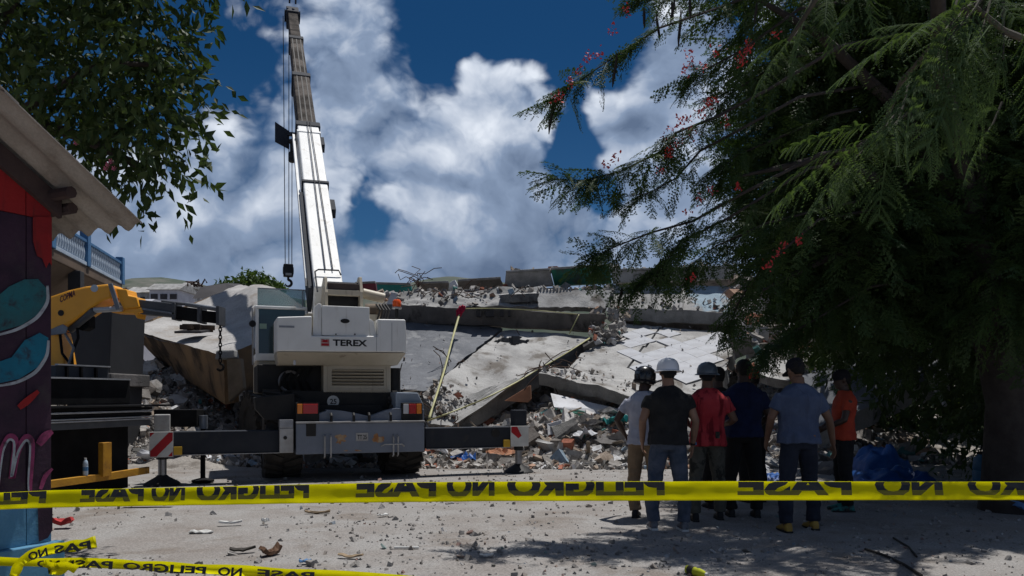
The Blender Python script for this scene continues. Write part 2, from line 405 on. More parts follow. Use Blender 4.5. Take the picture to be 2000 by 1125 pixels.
def lump_mesh(name, seed, dims, m, sub=3, amp=0.10):
    bm = bmesh.new(); bmesh.ops.create_cube(bm, size=1.0)
    bmesh.ops.subdivide_edges(bm, edges=bm.edges[:], cuts=sub, use_grid_fill=True)
    for v in bm.verts:
        p = v.co * 1.7 + Vector((seed * 3.7, seed, 0)); v.co += noise.noise_vector(p) * amp + noise.noise_vector(p * 2.6) * amp * 0.4
        v.co = Vector((v.co.x * dims[0], v.co.y * dims[1], v.co.z * dims[2]))
    me = bpy.data.meshes.new(name); bm.to_mesh(me); bm.free(); me.materials.append(m); return me

def angular_mesh(name, seed, dims, m):
    """broken lump: box with sheared-off corners and one ragged face"""
    q = random.Random(seed); bm = bmesh.new(); bmesh.ops.create_cube(bm, size=1.0)
    for v in bm.verts: v.co += Vector([q.uniform(-.16, .16) for _ in range(3)])
    for k in range(4):
        n = Vector([q.uniform(-1, 1) for _ in range(3)]).normalized()
        res = bmesh.ops.bisect_plane(bm, geom=bm.verts[:] + bm.edges[:] + bm.faces[:], plane_co=n * q.uniform(.30, .48), plane_no=n, clear_outer=True)
        ed = [e for e in res['geom_cut'] if isinstance(e, bmesh.types.BMEdge)]
        if ed: bmesh.ops.contextual_create(bm, geom=ed)
    bmesh.ops.triangulate(bm, faces=bm.faces[:]); bmesh.ops.subdivide_edges(bm, edges=bm.edges[:], cuts=1, use_grid_fill=True)
    for v in bm.verts: v.co += noise.noise_vector(v.co * 4 + Vector((seed * 2.3, 0, 0))) * .045; v.co = Vector((v.co.x * dims[0], v.co.y * dims[1], v.co.z * dims[2]))
    bmesh.ops.recalc_face_normals(bm, faces=bm.faces); me = bpy.data.meshes.new(name); bm.to_mesh(me); bm.free(); me.materials.append(m); return me

def make_big_chunks():
    ms = ['concrete', 'concrete_pale', 'concrete_edge', 'plaster_white', 'concrete', 'concrete_dark', 'concrete_pale', 'brick_orange', 'concrete', 'concrete_edge']
    meshes = [angular_mesh('concrete_chunk', i + 1, (1, 0.9 - 0.15 * (i % 3), 0.25 + 0.2 * (i % 3)), MT[ms[i % 10]]) for i in range(20)]
    r = random.Random(11)
    zones = [('grey broken concrete chunk in the rubble between crane and hard-hatted men', 'chunks beside the crane outrigger', 34, lambda: (r.uniform(820, 1210), r.uniform(15.6, 18.6))),
             ('pale broken masonry chunk in the heap below the tilted concrete block', 'chunks below the tilted block', 34, lambda: (r.uniform(225, 480), r.uniform(15.6, 18.4))),
             ('dim broken chunk in the rubble behind the standing men', 'chunks behind the men', 26, lambda: (r.uniform(1230, 1750), r.uniform(13.8, 17.5))),
             ('rubble chunk seen under the crane between its wheels', 'chunks seen under the crane', 14, lambda: (r.uniform(590, 830), r.uniform(15.5, 18)))]
    for lab, grp, n, fn in zones:
        for i in range(n):
            px, Y = fn(); x = (px - CX) / FPX * Y; s = 0.14 + 0.40 * r.random() ** 2
            o = bpy.data.objects.new('concrete_chunk', r.choice(meshes)); COL.objects.link(o)
            o.location = (x, Y, max(heap_z(x, Y), ground_z(x, Y)) + s * 0.10); o.scale = (s, s, s)
            o.rotation_euler = (r.uniform(-.8, .8), r.uniform(-.8, .8), r.uniform(0, 6.3))
            tag(o, lab, 'chunk', grp)
make_big_chunks()

def make_planks():
    r = random.Random(23); mats = ['wood_dark', 'brick_orange', 'concrete_edge', 'tarp_blue', 'plaster_white', 'roof_green']; wood = mat('grey_timber', (0.24, 0.20, 0.16), (0.16, 0.13, 0.10), 6, 0.9, 0.3, 30)
    for lab, grp, n, fn in (('splintered timber plank stuck in the rubble beside the right outrigger', 'planks beside the outrigger', 12, lambda: (r.uniform(830, 1210), r.uniform(15.6, 17.6))), ('splintered timber plank in the rubble below the tilted block', 'planks below the tilted block', 8, lambda: (r.uniform(235, 480), r.uniform(15.6, 18.2)))):
        for i in range(n):
            px, Y = fn(); x = (px - CX) / FPX * Y; L, w, h = r.uniform(.5, 1.3), r.uniform(.05, .14), r.uniform(.015, .04); k = r.uniform(-.05, .05)
            o = MB().add([(a * L / 2, b * w / 2 * (1 if a < 0 else r.uniform(.4, 1)), c * h / 2 + k * abs(a)) for a in (-1, -.3, .4, 1) for b, c in ((-1, -1), (1, -1), (1, 1), (-1, 1))], [(3, 2, 1, 0), (12, 13, 14, 15)] + [(s * 4 + q, s * 4 + (q + 1) % 4, s * 4 + 4 + (q + 1) % 4, s * 4 + 4 + q) for s in range(3) for q in range(4)]).build('timber_plank', wood)
            o.location = (x, Y, heap_z(x, Y) + .10); o.rotation_euler = (r.uniform(-.6, .6), r.uniform(-.7, .7), r.uniform(0, 6.3)); tag(o, lab, 'plank', grp)
    for i, (px, Y, m, lab) in enumerate(((905, 15.9, 'tarp_blue', 'crumpled blue plastic sheet in the rubble behind the right outrigger beam'), (1140, 16.4, 'plaster_white', 'crumpled white sheet in the rubble left of the pale shirt'), (980, 16.2, 'brick_orange', 'rust coloured cloth scrap in the rubble behind the outrigger jack'), (1205, 16.8, 'roof_teal', 'teal cloth scrap in the rubble just left of the pale-shirted man'), (430, 15.9, 'plaster_white', 'white sack fabric on the ground behind the left outrigger beam'))):
        x = (px - CX) / FPX * Y; n = 9; vs = []
        for a in range(n):
            for b in range(n): u, v = a / (n - 1) - .5, b / (n - 1) - .5; vs.append((u * .6, v * .5, .10 + .16 * noise.noise((u * 5 + i * 3, v * 5, 1)) + .06 * noise.noise((u * 13, v * 13 + i, 2))))
        o = MB().add(vs, [(a * n + b, a * n + b + 1, (a + 1) * n + b + 1, (a + 1) * n + b) for a in range(n - 1) for b in range(n - 1)]).build('crumpled_sheet', MT[m]); so = o.modifiers.new('s', 'SOLIDIFY'); so.thickness = .01; o.location = (x, Y, heap_z(x, Y) + .03); o.rotation_euler = (r.uniform(-.3, .3), r.uniform(-.3, .3), r.uniform(0, 6)); tag(o, lab, 'sheet')
make_planks()

# ------------------------------------------------------------------ collapsed building
def slab(name, c4, thick, mats, label, cat, nu=44, nv=30, jag=0.10, relief=0.03, hole=None, seed=1, tv=None, sag=0.0, ragged=(1, 1, 1, 1), keep=None):
    """floor plate from four corner points (TL, TR, BR, BL): broken border, real thickness, optional holes"""
    TL, TR, BR, BL = [Vector(p) for p in c4]
    n = (TR - TL).cross(BL - TL).normalized(); n = -n if n.z < 0 else n
    tv = Vector(tv) if tv is not None else -n * thick
    ctr = (TL + TR + BR + BL) / 4
    top = []
    for j in range(nv + 1):
        for i in range(nu + 1):
            u, v = i / nu, j / nv
            p = TL.lerp(TR, u).lerp(BL.lerp(BR, u), v)
            g = Vector((p.x * 0.9, p.y * 0.9, seed * 5.1 + p.z))
            e = 0
            if i in (0, nu) or j in (0, nv):
                side = (j == 0) * ragged[0] or (i == nu) * ragged[1] or (j == nv) * ragged[2] or (i == 0) * ragged[3]
                p = p + (ctr - p).normalized() * (abs(noise.noise(g * 2.2)) * 1.6 + abs(noise.noise(g * 6)) * 0.6) * jag * side
            p = p + n * (relief * noise.noise(g * 1.3) + relief * 0.5 * noise.noise(g * 4.1) - sag * (1 - (2 * u - 1) ** 2) * (v ** 2))
            top.append(p)
    N = nu + 1; W = len(top)
    cell = {(i, j) for i in range(nu) for j in range(nv) if not (hole and hole((i + .5) / nu, (j + .5) / nv)) and (keep is None or keep((i + .5) / nu, (j + .5) / nv))}
    mb = MB(); vs = top + [p + tv + Vector((0, 0, 0.02)) * noise.noise(p * 2) for p in top]
    F, MI = [], []
    for (i, j) in cell:
        a, b, c, d = j * N + i, j * N + i + 1, (j + 1) * N + i + 1, (j + 1) * N + i
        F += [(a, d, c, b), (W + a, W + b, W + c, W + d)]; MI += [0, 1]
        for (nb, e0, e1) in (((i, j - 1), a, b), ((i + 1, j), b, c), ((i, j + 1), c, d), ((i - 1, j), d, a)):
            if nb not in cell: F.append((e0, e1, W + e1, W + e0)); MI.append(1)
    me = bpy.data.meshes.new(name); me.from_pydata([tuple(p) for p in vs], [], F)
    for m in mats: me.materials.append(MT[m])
    me.polygons.foreach_set('material_index', MI)
    bm = bmesh.new(); bm.from_mesh(me); bmesh.ops.delete(bm, geom=[v for v in bm.verts if not v.link_faces], context='VERTS')
    bmesh.ops.recalc_face_normals(bm, faces=bm.faces); bm.to_mesh(me); bm.free()
    o = bpy.data.objects.new(name, me); COL.objects.link(o); tag(o, label, cat); return o

def bars(parent, pts, n, seed, ln=(0.3, 0.9), up=0.2, r=0.012):
    """bent reinforcing bars sticking out of a broken edge, each a part"""
    q = random.Random(seed); pts = [Vector(p) for p in pts]
    for k in range(n):
        t = q.random() * (len(pts) - 1); i = int(t); p = pts[i].lerp(pts[i + 1], t - i); L = q.uniform(*ln)
        d = Vector((q.uniform(-1, 1), q.uniform(-1, 0.1), q.uniform(-0.8, 0.8) + up)).normalized()
        e = Vector((q.uniform(-1, 1), q.uniform(-1, 1), q.uniform(-1.2, 0.4))) * 0.4
        MB().tube([p, p + d * L * 0.4, p + d * L * 0.75 + e * L * 0.3, p + d * L + e * L * 0.9], r, 5).build('rebar', MT['rebar'], parent)

# grey slab hanging left of the notched one, half behind the crane
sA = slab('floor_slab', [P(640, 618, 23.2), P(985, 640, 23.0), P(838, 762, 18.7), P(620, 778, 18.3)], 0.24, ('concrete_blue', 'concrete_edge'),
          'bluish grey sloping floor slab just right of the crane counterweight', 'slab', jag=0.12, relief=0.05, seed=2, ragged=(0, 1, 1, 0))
bars(sA, [P(900, 700, 21), P(838, 765, 18.7)], 6, 3)
bars(sA, [P(838, 765, 18.7), P(775, 768, 18.6)], 6, 4)
# notched slab with the hole
sB = slab('floor_slab', [P(985, 643, 22.9), P(1158, 657, 22.4), P(878, 826, 17.7), P(822, 770, 18.2)], 0.36, ('concrete_pale', 'concrete_edge'),
          'pale tilted floor slab with a ragged black hole and yellow tape along its edge', 'slab', nu=56, nv=60, jag=0.08, relief=0.04, seed=5, sag=0.10,
          tv=(0.02, 0.10, -0.46), hole=lambda u, v: ((u - .24) / .20) ** 2 + ((v - .17) / .062) ** 2 < 1 + 1.1 * noise.noise((u * 14, v * 22, 2)), ragged=(1, 0.3, 1, 0.6))
bars(sB, [P(985, 660, 22.6), P(1025, 664, 22.5)], 5, 8, (0.2, 0.5))
bars(sB, [P(878, 830, 17.8), P(835, 815, 17.8)], 8, 9)
# the rim strip that has sheared off along its low end
slab('slab_strip', [P(836, 800, 17.9), P(1042, 726, 19.9), P(880, 836, 17.55), P(836, 826, 17.6)], 0.12, ('concrete', 'concrete_edge'),
     'cracked strip of slab sheared off along the low end of the tilted slab', 'slab', nu=30, nv=10, jag=0.10, relief=0.06, seed=15)

def beam(name, label, px0, py0, px1, py1, Y0, Y1, h, lean, depth, m, cat='beam', jag=0.05, seed=1, n=26):
    """concrete beam between two pixels of its top front edge; lean pushes the foot of its face back, away from the camera"""
    a, b = P(px0, py0, Y0), P(px1, py1, Y1); ax = (b - a).normalized(); back = Vector((0, 0, 1)).cross(ax).normalized()
    if back.y < 0: back = -back
    rows = [Vector((0, 0, 0)), Vector((0, 0, -h)) + back * lean, Vector((0, 0, -h)) + back * (lean + depth), back * depth + Vector((0, 0, 0.04))]
    vs, fs = [], []
    for i in range(n + 1):
        p = a.lerp(b, i / n)
        for k, r in enumerate(rows):
            q = p + r; g = noise.noise_vector(q * 1.4 + Vector((seed, 0, 0))) * jag + noise.noise_vector(q * 4.5) * jag * 0.5; vs.append(q + g)
    for i in range(n):
        for k in range(4): fs.append((i * 4 + k, i * 4 + (k + 1) % 4, (i + 1) * 4 + (k + 1) % 4, (i + 1) * 4 + k))
    fs += [(3, 2, 1, 0), tuple(n * 4 + k for k in range(4))]
    o = MB().add(vs, fs).build(name, MT[m]); tag(o, label, cat); return o

b1 = beam('concrete_beam', 'long dark concrete beam lying across the tops of the sloping slabs', 735, 594, 1182, 614, 22.7, 22.4, 0.46, 0.30, 0.5, 'concrete_dark', seed=3)  # dark tone puts the shade of the leaning face into the colour
for px, w in ((935, 9), (957, 16), (980, 8), (995, 5)):
    a = P(px, 609, 22.5); MB().box(a + Vector((0, 0.02, -0.06)), (w / FPX * 22.5, 0.3, 0.16)).build('socket', MT['roof_dark'], b1)
sC = slab('floor_slab', [P(760, 571, 25.4), P(1065, 560, 25.4), P(1090, 600, 24.5), P(745, 602, 24.5)], 0.2, ('concrete', 'concrete_edge'),
          'broken upper floor plate lying on the long dark beam', 'slab', jag=0.25, relief=0.12, seed=7)
bars(sC, [P(780, 580, 24), P(1060, 580, 24)], 14, 21, (0.3, 1.0), 0.6)
pD = slab('wall_panel', [P(1050, 566, 24.3), P(1195, 566, 24.2), P(1185, 603, 23.8), P(1048, 601, 23.8)], 0.18, ('concrete_pale', 'concrete_edge'),
          'pale notched wall panel leaning above the long dark beam', 'panel', nu=30, nv=14, jag=0.10, relief=0.03, seed=9)
for k in range(10):
    p = P(1056 + k * 6.5, 567, 24.28); MB().box(p + Vector((0, 0, 0.02)), (0.05, 0.12, 0.09)).build('notch_tooth', MT['concrete_pale'], pD)
slab('floor_slab', [P(960, 566, 27.0), P(1200, 560, 27.0), P(1200, 572, 24.5), P(975, 576, 24.5)], 0.25, ('concrete_pale', 'concrete_edge'),
     'thin pale floor layer under the green parapet', 'slab', jag=0.2, relief=0.06, seed=12)

def sheet(name, label, pts, Yt, Yb, th, m, cat='parapet', top='concrete'):
    """parapet piece: four pixels TL TR BR BL, top edge at Yt, foot at Yb (leaning out over its foot), with a pale coping"""
    ys = (Yt, Yt, Yb, Yb); f = [P(x, y, Y) for (x, y), Y in zip(pts, ys)]
    d = Vector((0, th, 0.0)); t = thing(name, label, cat, f[3])
    mb = MB().hexa([p - f[3] for p in (f[3], f[2], f[2] + d, f[3] + d, f[0], f[1], f[1] + d, f[0] + d)]); mb.build('parapet_face', MT[m], t, 0.02)
    c = [(f[0] - f[3]) + Vector((0, -0.05, 0.003)), (f[1] - f[3]) + Vector((0, -0.05, 0.003))]
    MB().hexa([c[0], c[1], c[1] + d * 1.5, c[0] + d * 1.5] + [p + Vector((0, 0, 0.07)) for p in (c[0], c[1], c[1] + d * 1.5, c[0] + d * 1.5)]).build('coping', MT[top], t, 0.015)
    return t
sheet('roof_parapet', 'grey fallen roof parapet next to the green one', [(988, 533), (1074, 528), (1082, 557), (985, 563)], 26.4, 26.7, 0.3, 'concrete')
sheet('roof_parapet', 'dark green painted roof parapet on the ruin skyline', [(1077, 527), (1188, 520), (1196, 552), (1084, 558)], 26.3, 26.9, 0.3, 'roof_green')
sheet('roof_parapet', 'short dark parapet piece left of the upright white fragment', [(812, 555), (876, 553), (874, 577), (818, 578)], 26.6, 27.3, 0.3, 'concrete_dark')
sheet('roof_parapet', 'dark parapet piece tilting down beside the upright white fragment', [(894, 550), (978, 545), (986, 562), (894, 570)], 26.5, 27.1, 0.3, 'concrete_dark')
sheet('roof_parapet', 'teal painted parapet piece behind the crane beacon', [(735, 555), (802, 557), (806, 577), (738, 577)], 27.5, 27.8, 0.3, 'roof_teal')
sheet('roof_parapet', 'maroon painted parapet piece behind the crane winch', [(694, 555), (733, 553), (736, 572), (690, 577)], 27.9, 28.1, 0.3, 'roof_maroon')
sheet('roof_parapet', 'low maroon strip of wall below the dark tilted parapet', [(892, 571), (978, 566), (968, 579), (890, 580)], 26.2, 26.4, 0.2, 'roof_maroon')
def shard(name, label, pts, Y, th, m, cat='fragment', tilt=0.0):
    f = [P(x, y, Y + tilt * i / len(pts)) for i, (x, y) in enumerate(pts)]; c = f[0]
    n = len(f); vs = [p - c for p in f] + [p - c + Vector((0.02, th, 0)) for p in f]
    o = MB().add(vs, [tuple(range(n)), tuple(range(2 * n - 1, n - 1, -1))] + [(i, n + i, n + (i + 1) % n, (i + 1) % n) for i in range(n)]).build(name, MT[m], None, 0.01)
    o.location = c; return tag(o, label, cat)
shard('wall_fragment', 'upright white wall fragment between the two dark parapet pieces', [(878, 552), (888, 546), (893, 556), (891, 579), (876, 579)], 26.0, 0.2, 'plaster_white')
shard('wall_fragment', 'small leaning white fragment left of the orange beacon', [(754, 597), (764, 570), (774, 572), (768, 599)], 23.4, 0.15, 'plaster_white')
shard('wall_fragment', 'orange brick fragment wedged under the tilted slab', [(985, 783), (1036, 752), (1037, 780), (1030, 786)], 18.6, 0.15, 'brick_orange')

# right part of the ruin
sheet('roof_parapet', 'long pale roof edge beam behind the drooping red-flowered branches', [(1196, 530), (1440, 522), (1446, 544), (1200, 552)], 26.0, 26.1, 0.35, 'concrete_pale', top='concrete_pale')
sheet('gap_shade', 'dark strip painted as the shaded gap under the long pale roof edge', [(1205, 551), (1440, 544), (1440, 560), (1205, 560)], 26.2, 26.8, 0.3, 'concrete_dark', 'gap_shade', 'concrete_dark')  # dark strip added for the shaded gap below the roof edge
def stained():
    """concrete with a splash of pale blue paint"""
    m = MT['concrete'].copy(); m.name = 'concrete_stained'; t = NT(m.node_tree); b = m.node_tree.nodes['Principled BSDF']; src = b.inputs['Base Color'].links[0].from_socket
    co = t.new('ShaderNodeTexCoord').outputs['Object']; c = P(1385, 580, 25.5)
    d = t.v('LENGTH', t.v('MULTIPLY', t.v('SUBTRACT', co, tuple(c)), (1.35, .55, .9)))
    d = t.m('ADD', d, t.m('MULTIPLY_ADD', t.noise(co, 4.5, 8, .72).outputs[0], 2.4, -1.2))
    t.put(b.inputs['Base Color'], t.mix(t.ramp(d, .95, .45, 0, .60), src, (0.28, 0.42, 0.53))); MT['concrete_stained'] = m
stained()
wp = slab('wall_panel', [P(1192, 556, 26.3), P(1440, 557, 26.2), P(1432, 612, 24.7), P(1190, 606, 24.9)], 0.2, ('concrete_stained', 'concrete_edge'),
          'broad grey wall panel with a pale blue sprayed stain', 'panel', jag=0.10, relief=0.04, seed=17)
bars(wp, [P(1420, 560, 26), P(1432, 606, 23.5)], 10, 33, (0.3, 0.8))
for px in (1247, 1336):
    a, b = P(px, 559, 26.0), P(px - 6, 604, 24.7); MB().tube([a, b], 0.07, 6).build('rib', MT['concrete_pale'], wp)
beam('concrete_beam', 'grey concrete beam over the white tiled floor slab', 1188, 600, 1452, 611, 23.5, 22.9, 0.36, 0.10, 0.5, 'concrete', seed=8)
beam('concrete_beam', 'dark strip added as the shadow under the grey beam over the tiled slab', 1205, 624, 1450, 637, 23.75, 23.2, 0.26, 0.25, 0.4, 'concrete_dark', seed=9)  # dark strip put in as the shadow below the grey beam
tq = [P(1196, 628, 23.8), P(1446, 651, 22.8), P(1404, 775, 19.0), P(1075, 748, 19.3)]
sT = slab('tiled_floor_slab', tq, 0.34, ('concrete_pale', 'concrete'), 'steep floor slab partly covered in large white tiles above the hard hats', 'slab',
          nu=60, nv=40, jag=0.14, relief=0.025, seed=21, tv=(0.10, 0.14, -0.34), hole=lambda u, v: abs(u - 0.405 - 0.02 * noise.noise((v * 6, 0, 1)) + 0.05 * v) < 0.010 and v < 0.72)
bars(sT, [P(1130, 700, 20.6), P(1100, 730, 19.8)], 8, 41); bars(sT, [P(1440, 665, 22.4), P(1410, 750, 19.8)], 8, 42)
def make_tiles():
    TL, TR, BR, BL = tq; r = random.Random(5)
    n = (TR - TL).cross(BL - TL).normalized(); n = -n if n.z < 0 else n
    ex = (TR - TL).normalized(); ey = n.cross(ex); ey = -ey if ey.dot(BL - TL) < 0 else ey; ex, ey = (ex * .80 + ey * .60), (ey * .80 - ex * .60)
    c0 = (TL + TR + BR + BL) / 4; w = .50
    def uv(p):                                  # invert the bilinear quad approximately
        u, v = .5, .5
        for _ in range(12):
            q = TL.lerp(TR, u).lerp(BL.lerp(BR, u), v); du = (TR - TL).lerp(BR - BL, v); dv = (BL - TL).lerp(BR - TR, u); e = p - q
            u += e.dot(du) / du.dot(du) * .8; v += e.dot(dv) / dv.dot(dv) * .8
        return u, v, TL.lerp(TR, u).lerp(BL.lerp(BR, u), v)
    for j in range(-12, 13):
        for i in range(-12, 13):
            p = c0 + ex * w * i + ey * w * j; cs = [p + ex * w * a * .495 + ey * w * b * .495 for a, b in ((-1, -1), (1, -1), (1, 1), (-1, 1))]; q = [uv(k) for k in cs]; c = uv(p)
            if min(k[0] for k in q) < .02 or max(k[0] for k in q) > .99 or min(k[1] for k in q) < .02 or max(k[1] for k in q) > .90: continue
            crack = .405 - .05 * c[1]
            if (abs(c[0] - crack) < .035 and c[1] < .75) or c[0] < .12 + .36 * c[1] + .06 * noise.noise((i * .9, j * .9, 3)): continue
            if (c[0] > .84 and c[1] > .50) or noise.noise((i * .55, j * .55, 8.2)) > .52: continue
            h = [n * (.030 + r.uniform(0, .006)) for _ in range(4)]; lo = n * .004; ctr = c[2]
            o = MB().hexa([k[2] - ctr + lo for k in q] + [k[2] - ctr + g for k, g in zip(q, h)]).build('tile', MT['tile'], sT); o.location = ctr
make_tiles()
sJ = slab('floor_slab', [P(1062, 712, 19.6), P(1240, 745, 18.9), P(1248, 775, 17.4), P(1050, 728, 18.3)], 0.26, ('concrete_pale', 'concrete_edge'),
          'low broken slab lying on the rubble left of the white-shirted man', 'slab', nu=40, nv=16, jag=0.12, relief=0.06, seed=25, tv=(0.02, 0.16, -0.27))
bars(sJ, [P(1050, 735, 18.3), P(1060, 715, 19.4)], 12, 51, (0.3, 0.9), -0.2)
shard('plaster_sheet', 'white plaster sheet sticking out of the rubble under the low slab', [(1075, 768), (1215, 800), (1212, 816), (1130, 812), (1082, 795)], 18.0, 0.06, 'plaster_white', 'sheet', -0.7)
shard('plaster_sheet', 'small white slab leaning in the rubble beside the outrigger jack', [(1068, 828), (1096, 820), (1099, 846), (1070, 850)], 16.6, 0.08, 'plaster_white', 'sheet', -0.2)
shard('board', 'dark green board poking from the rubble below the low slab', [(1090, 790), (1150, 806), (1146, 822), (1096, 806)], 17.6, 0.05, 'roof_green', 'board', -0.3)
# broken columns and hanging masonry behind the leaves
def column(name, label, px0, py0, px1, py1, Y, w, m='concrete_pale', cat='column', seed=1):
    a, b = P(px0, py0, Y), P(px1, py1, Y); n = 8; vs, fs = [], []
    for i in range(n + 1):
        p = a.lerp(b, i / n)
        for k in range(4):
            q = p + Vector(((-w, w, w, -w)[k] / 2, (-w, -w, w, w)[k] / 2, 0)); vs.append(q + noise.noise_vector(q * 3 + Vector((seed, 0, 0))) * w * 0.22)
    for i in range(n):
        for k in range(4): fs.append((i * 4 + k, i * 4 + (k + 1) % 4, (i + 1) * 4 + (k + 1) % 4, (i + 1) * 4 + k))
    fs += [(3, 2, 1, 0), tuple(n * 4 + k for k in range(4))]
    o = MB().add(vs, fs).build(name, MT[m]); return tag(o, label, cat)
c1 = column('broken_column', 'pale broken column right of the tiled slab', 1461, 636, 1468, 700, 21.6, 0.20, seed=2)
c2 = column('broken_column', 'second leaning column stump behind the dark-shirted man', 1488, 640, 1494, 730, 21.2, 0.24, seed=3)
bars(c1, [P(1461, 640, 21.6), P(1455, 600, 21.6)], 6, 61); bars(c2, [P(1490, 640, 21.2), P(1500, 700, 21.2)], 6, 62)
slab('wall_panel', [P(1430, 560, 24.5), P(1640, 570, 24.0), P(1620, 650, 21.6), P(1440, 640, 22)], 0.25, ('concrete_pale', 'concrete'),
     'shattered pale wall seen through the leaves right of the blue stain', 'panel', jag=0.35, relief=0.22, seed=31)
slab('floor_slab', [P(1500, 690, 19.5), P(1560, 700, 19.3), P(1545, 745, 17.8), P(1480, 735, 18)], 0.2, ('concrete_pale', 'concrete_edge'),
     'small pale slab piece left of the blue-shirted man', 'slab', nu=20, nv=16, jag=0.12, relief=0.05, seed=33)
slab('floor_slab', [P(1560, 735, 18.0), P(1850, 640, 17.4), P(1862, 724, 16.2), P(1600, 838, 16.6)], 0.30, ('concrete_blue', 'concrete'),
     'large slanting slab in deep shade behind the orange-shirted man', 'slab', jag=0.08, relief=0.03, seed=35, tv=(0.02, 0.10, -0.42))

# ragged debris lying on the plates and along the ruin skyline
def slab_debris():
    q = np.random.default_rng(31); pos, siz = [], []
    def on(c4, n, smin, smax, umin=0, umax=1, vmin=0, vmax=1, lift=.05):
        TL, TR, BR, BL = [Vector(p) for p in c4]
        for _ in range(n):
            u, v = q.uniform(umin, umax), q.uniform(vmin, vmax); p = TL.lerp(TR, u).lerp(BL.lerp(BR, u), v); s_ = smin + (smax - smin) * q.random() ** 3; pos.append((p.x, p.y, p.z + lift + s_ * .1)); siz.append(s_)
    on([P(640, 618, 23.2), P(985, 640, 23.0), P(838, 762, 18.7), P(620, 778, 18.3)], 26, .02, .10, .3, .95, .0, .95)
    on([P(985, 643, 22.9), P(1158, 657, 22.4), P(878, 826, 17.7), P(822, 770, 18.2)], 30, .02, .09)
    on([P(985, 643, 22.9), P(1158, 657, 22.4), P(878, 826, 17.7), P(822, 770, 18.2)], 110, .03, .16, .0, 1, .82, 1.0)
    on([P(760, 571, 25.4), P(1065, 560, 25.4), P(1090, 600, 24.5), P(745, 602, 24.5)], 130, .03, .17, lift=.06)
    on([P(960, 566, 27.0), P(1200, 560, 27.0), P(1200, 572, 24.5), P(975, 576, 24.5)], 90, .03, .28)
    on([P(1192, 556, 26.3), P(1440, 557, 26.2), P(1432, 612, 24.7), P(1190, 606, 24.9)], 90, .02, .16, vmin=.6)
    on([P(1150, 600, 23.2), P(1235, 602, 23.2), P(1215, 665, 22.0), P(1150, 680, 21.4)], 220, .03, .22, lift=.0)
    on([P(1196, 628, 23.8), P(1446, 651, 22.8), P(1404, 775, 19.0), P(1075, 748, 19.3)], 60, .02, .10, lift=.06)
    on([P(1062, 712, 19.6), P(1240, 745, 18.9), P(1248, 775, 17.4), P(1050, 728, 18.3)], 90, .02, .14)
    on([P(985, 527, 26.8), P(1440, 516, 26.4), P(1440, 524, 26.4), P(985, 533, 26.6)], 90, .03, .26, lift=.0)
    on([P(1430, 545, 24.5), P(1640, 570, 24.0), P(1640, 720, 19.6), P(1440, 690, 21)], 600, .04, .45, lift=.1)
    on([P(730, 575, 26.4), P(990, 566, 26.4), P(985, 580, 25), P(735, 585, 25)], 120, .03, .3, lift=.05)
    V, F, C = chunks(np.array(pos), np.array(siz), q, .32); o = np_obj('slab_debris', np_mesh('slab_debris', V, F, MT['rubble'], C)); tag(o, 'small broken masonry lying on the slabs and skyline of the ruin', 'debris', kind='stuff')
slab_debris()
def tangle():
    t = thing('wire_tangle', 'tangle of bent wires on the skyline left of the dark parapets', 'wires', P(818, 560, 26)); q = random.Random(4); c = P(818, 560, 26)
    for k in range(9):
        p = [Vector((0, 0, 0)), Vector((q.uniform(-.3, .3), q.uniform(-.2, .2), .2))]
        for _ in range(4): p.append(p[-1] + Vector((q.uniform(-.35, .35), q.uniform(-.2, .2), q.uniform(-.12, .22))))
        MB().tube(p, 0.013, 5).build('wire', MT['rebar'], t)
tangle()

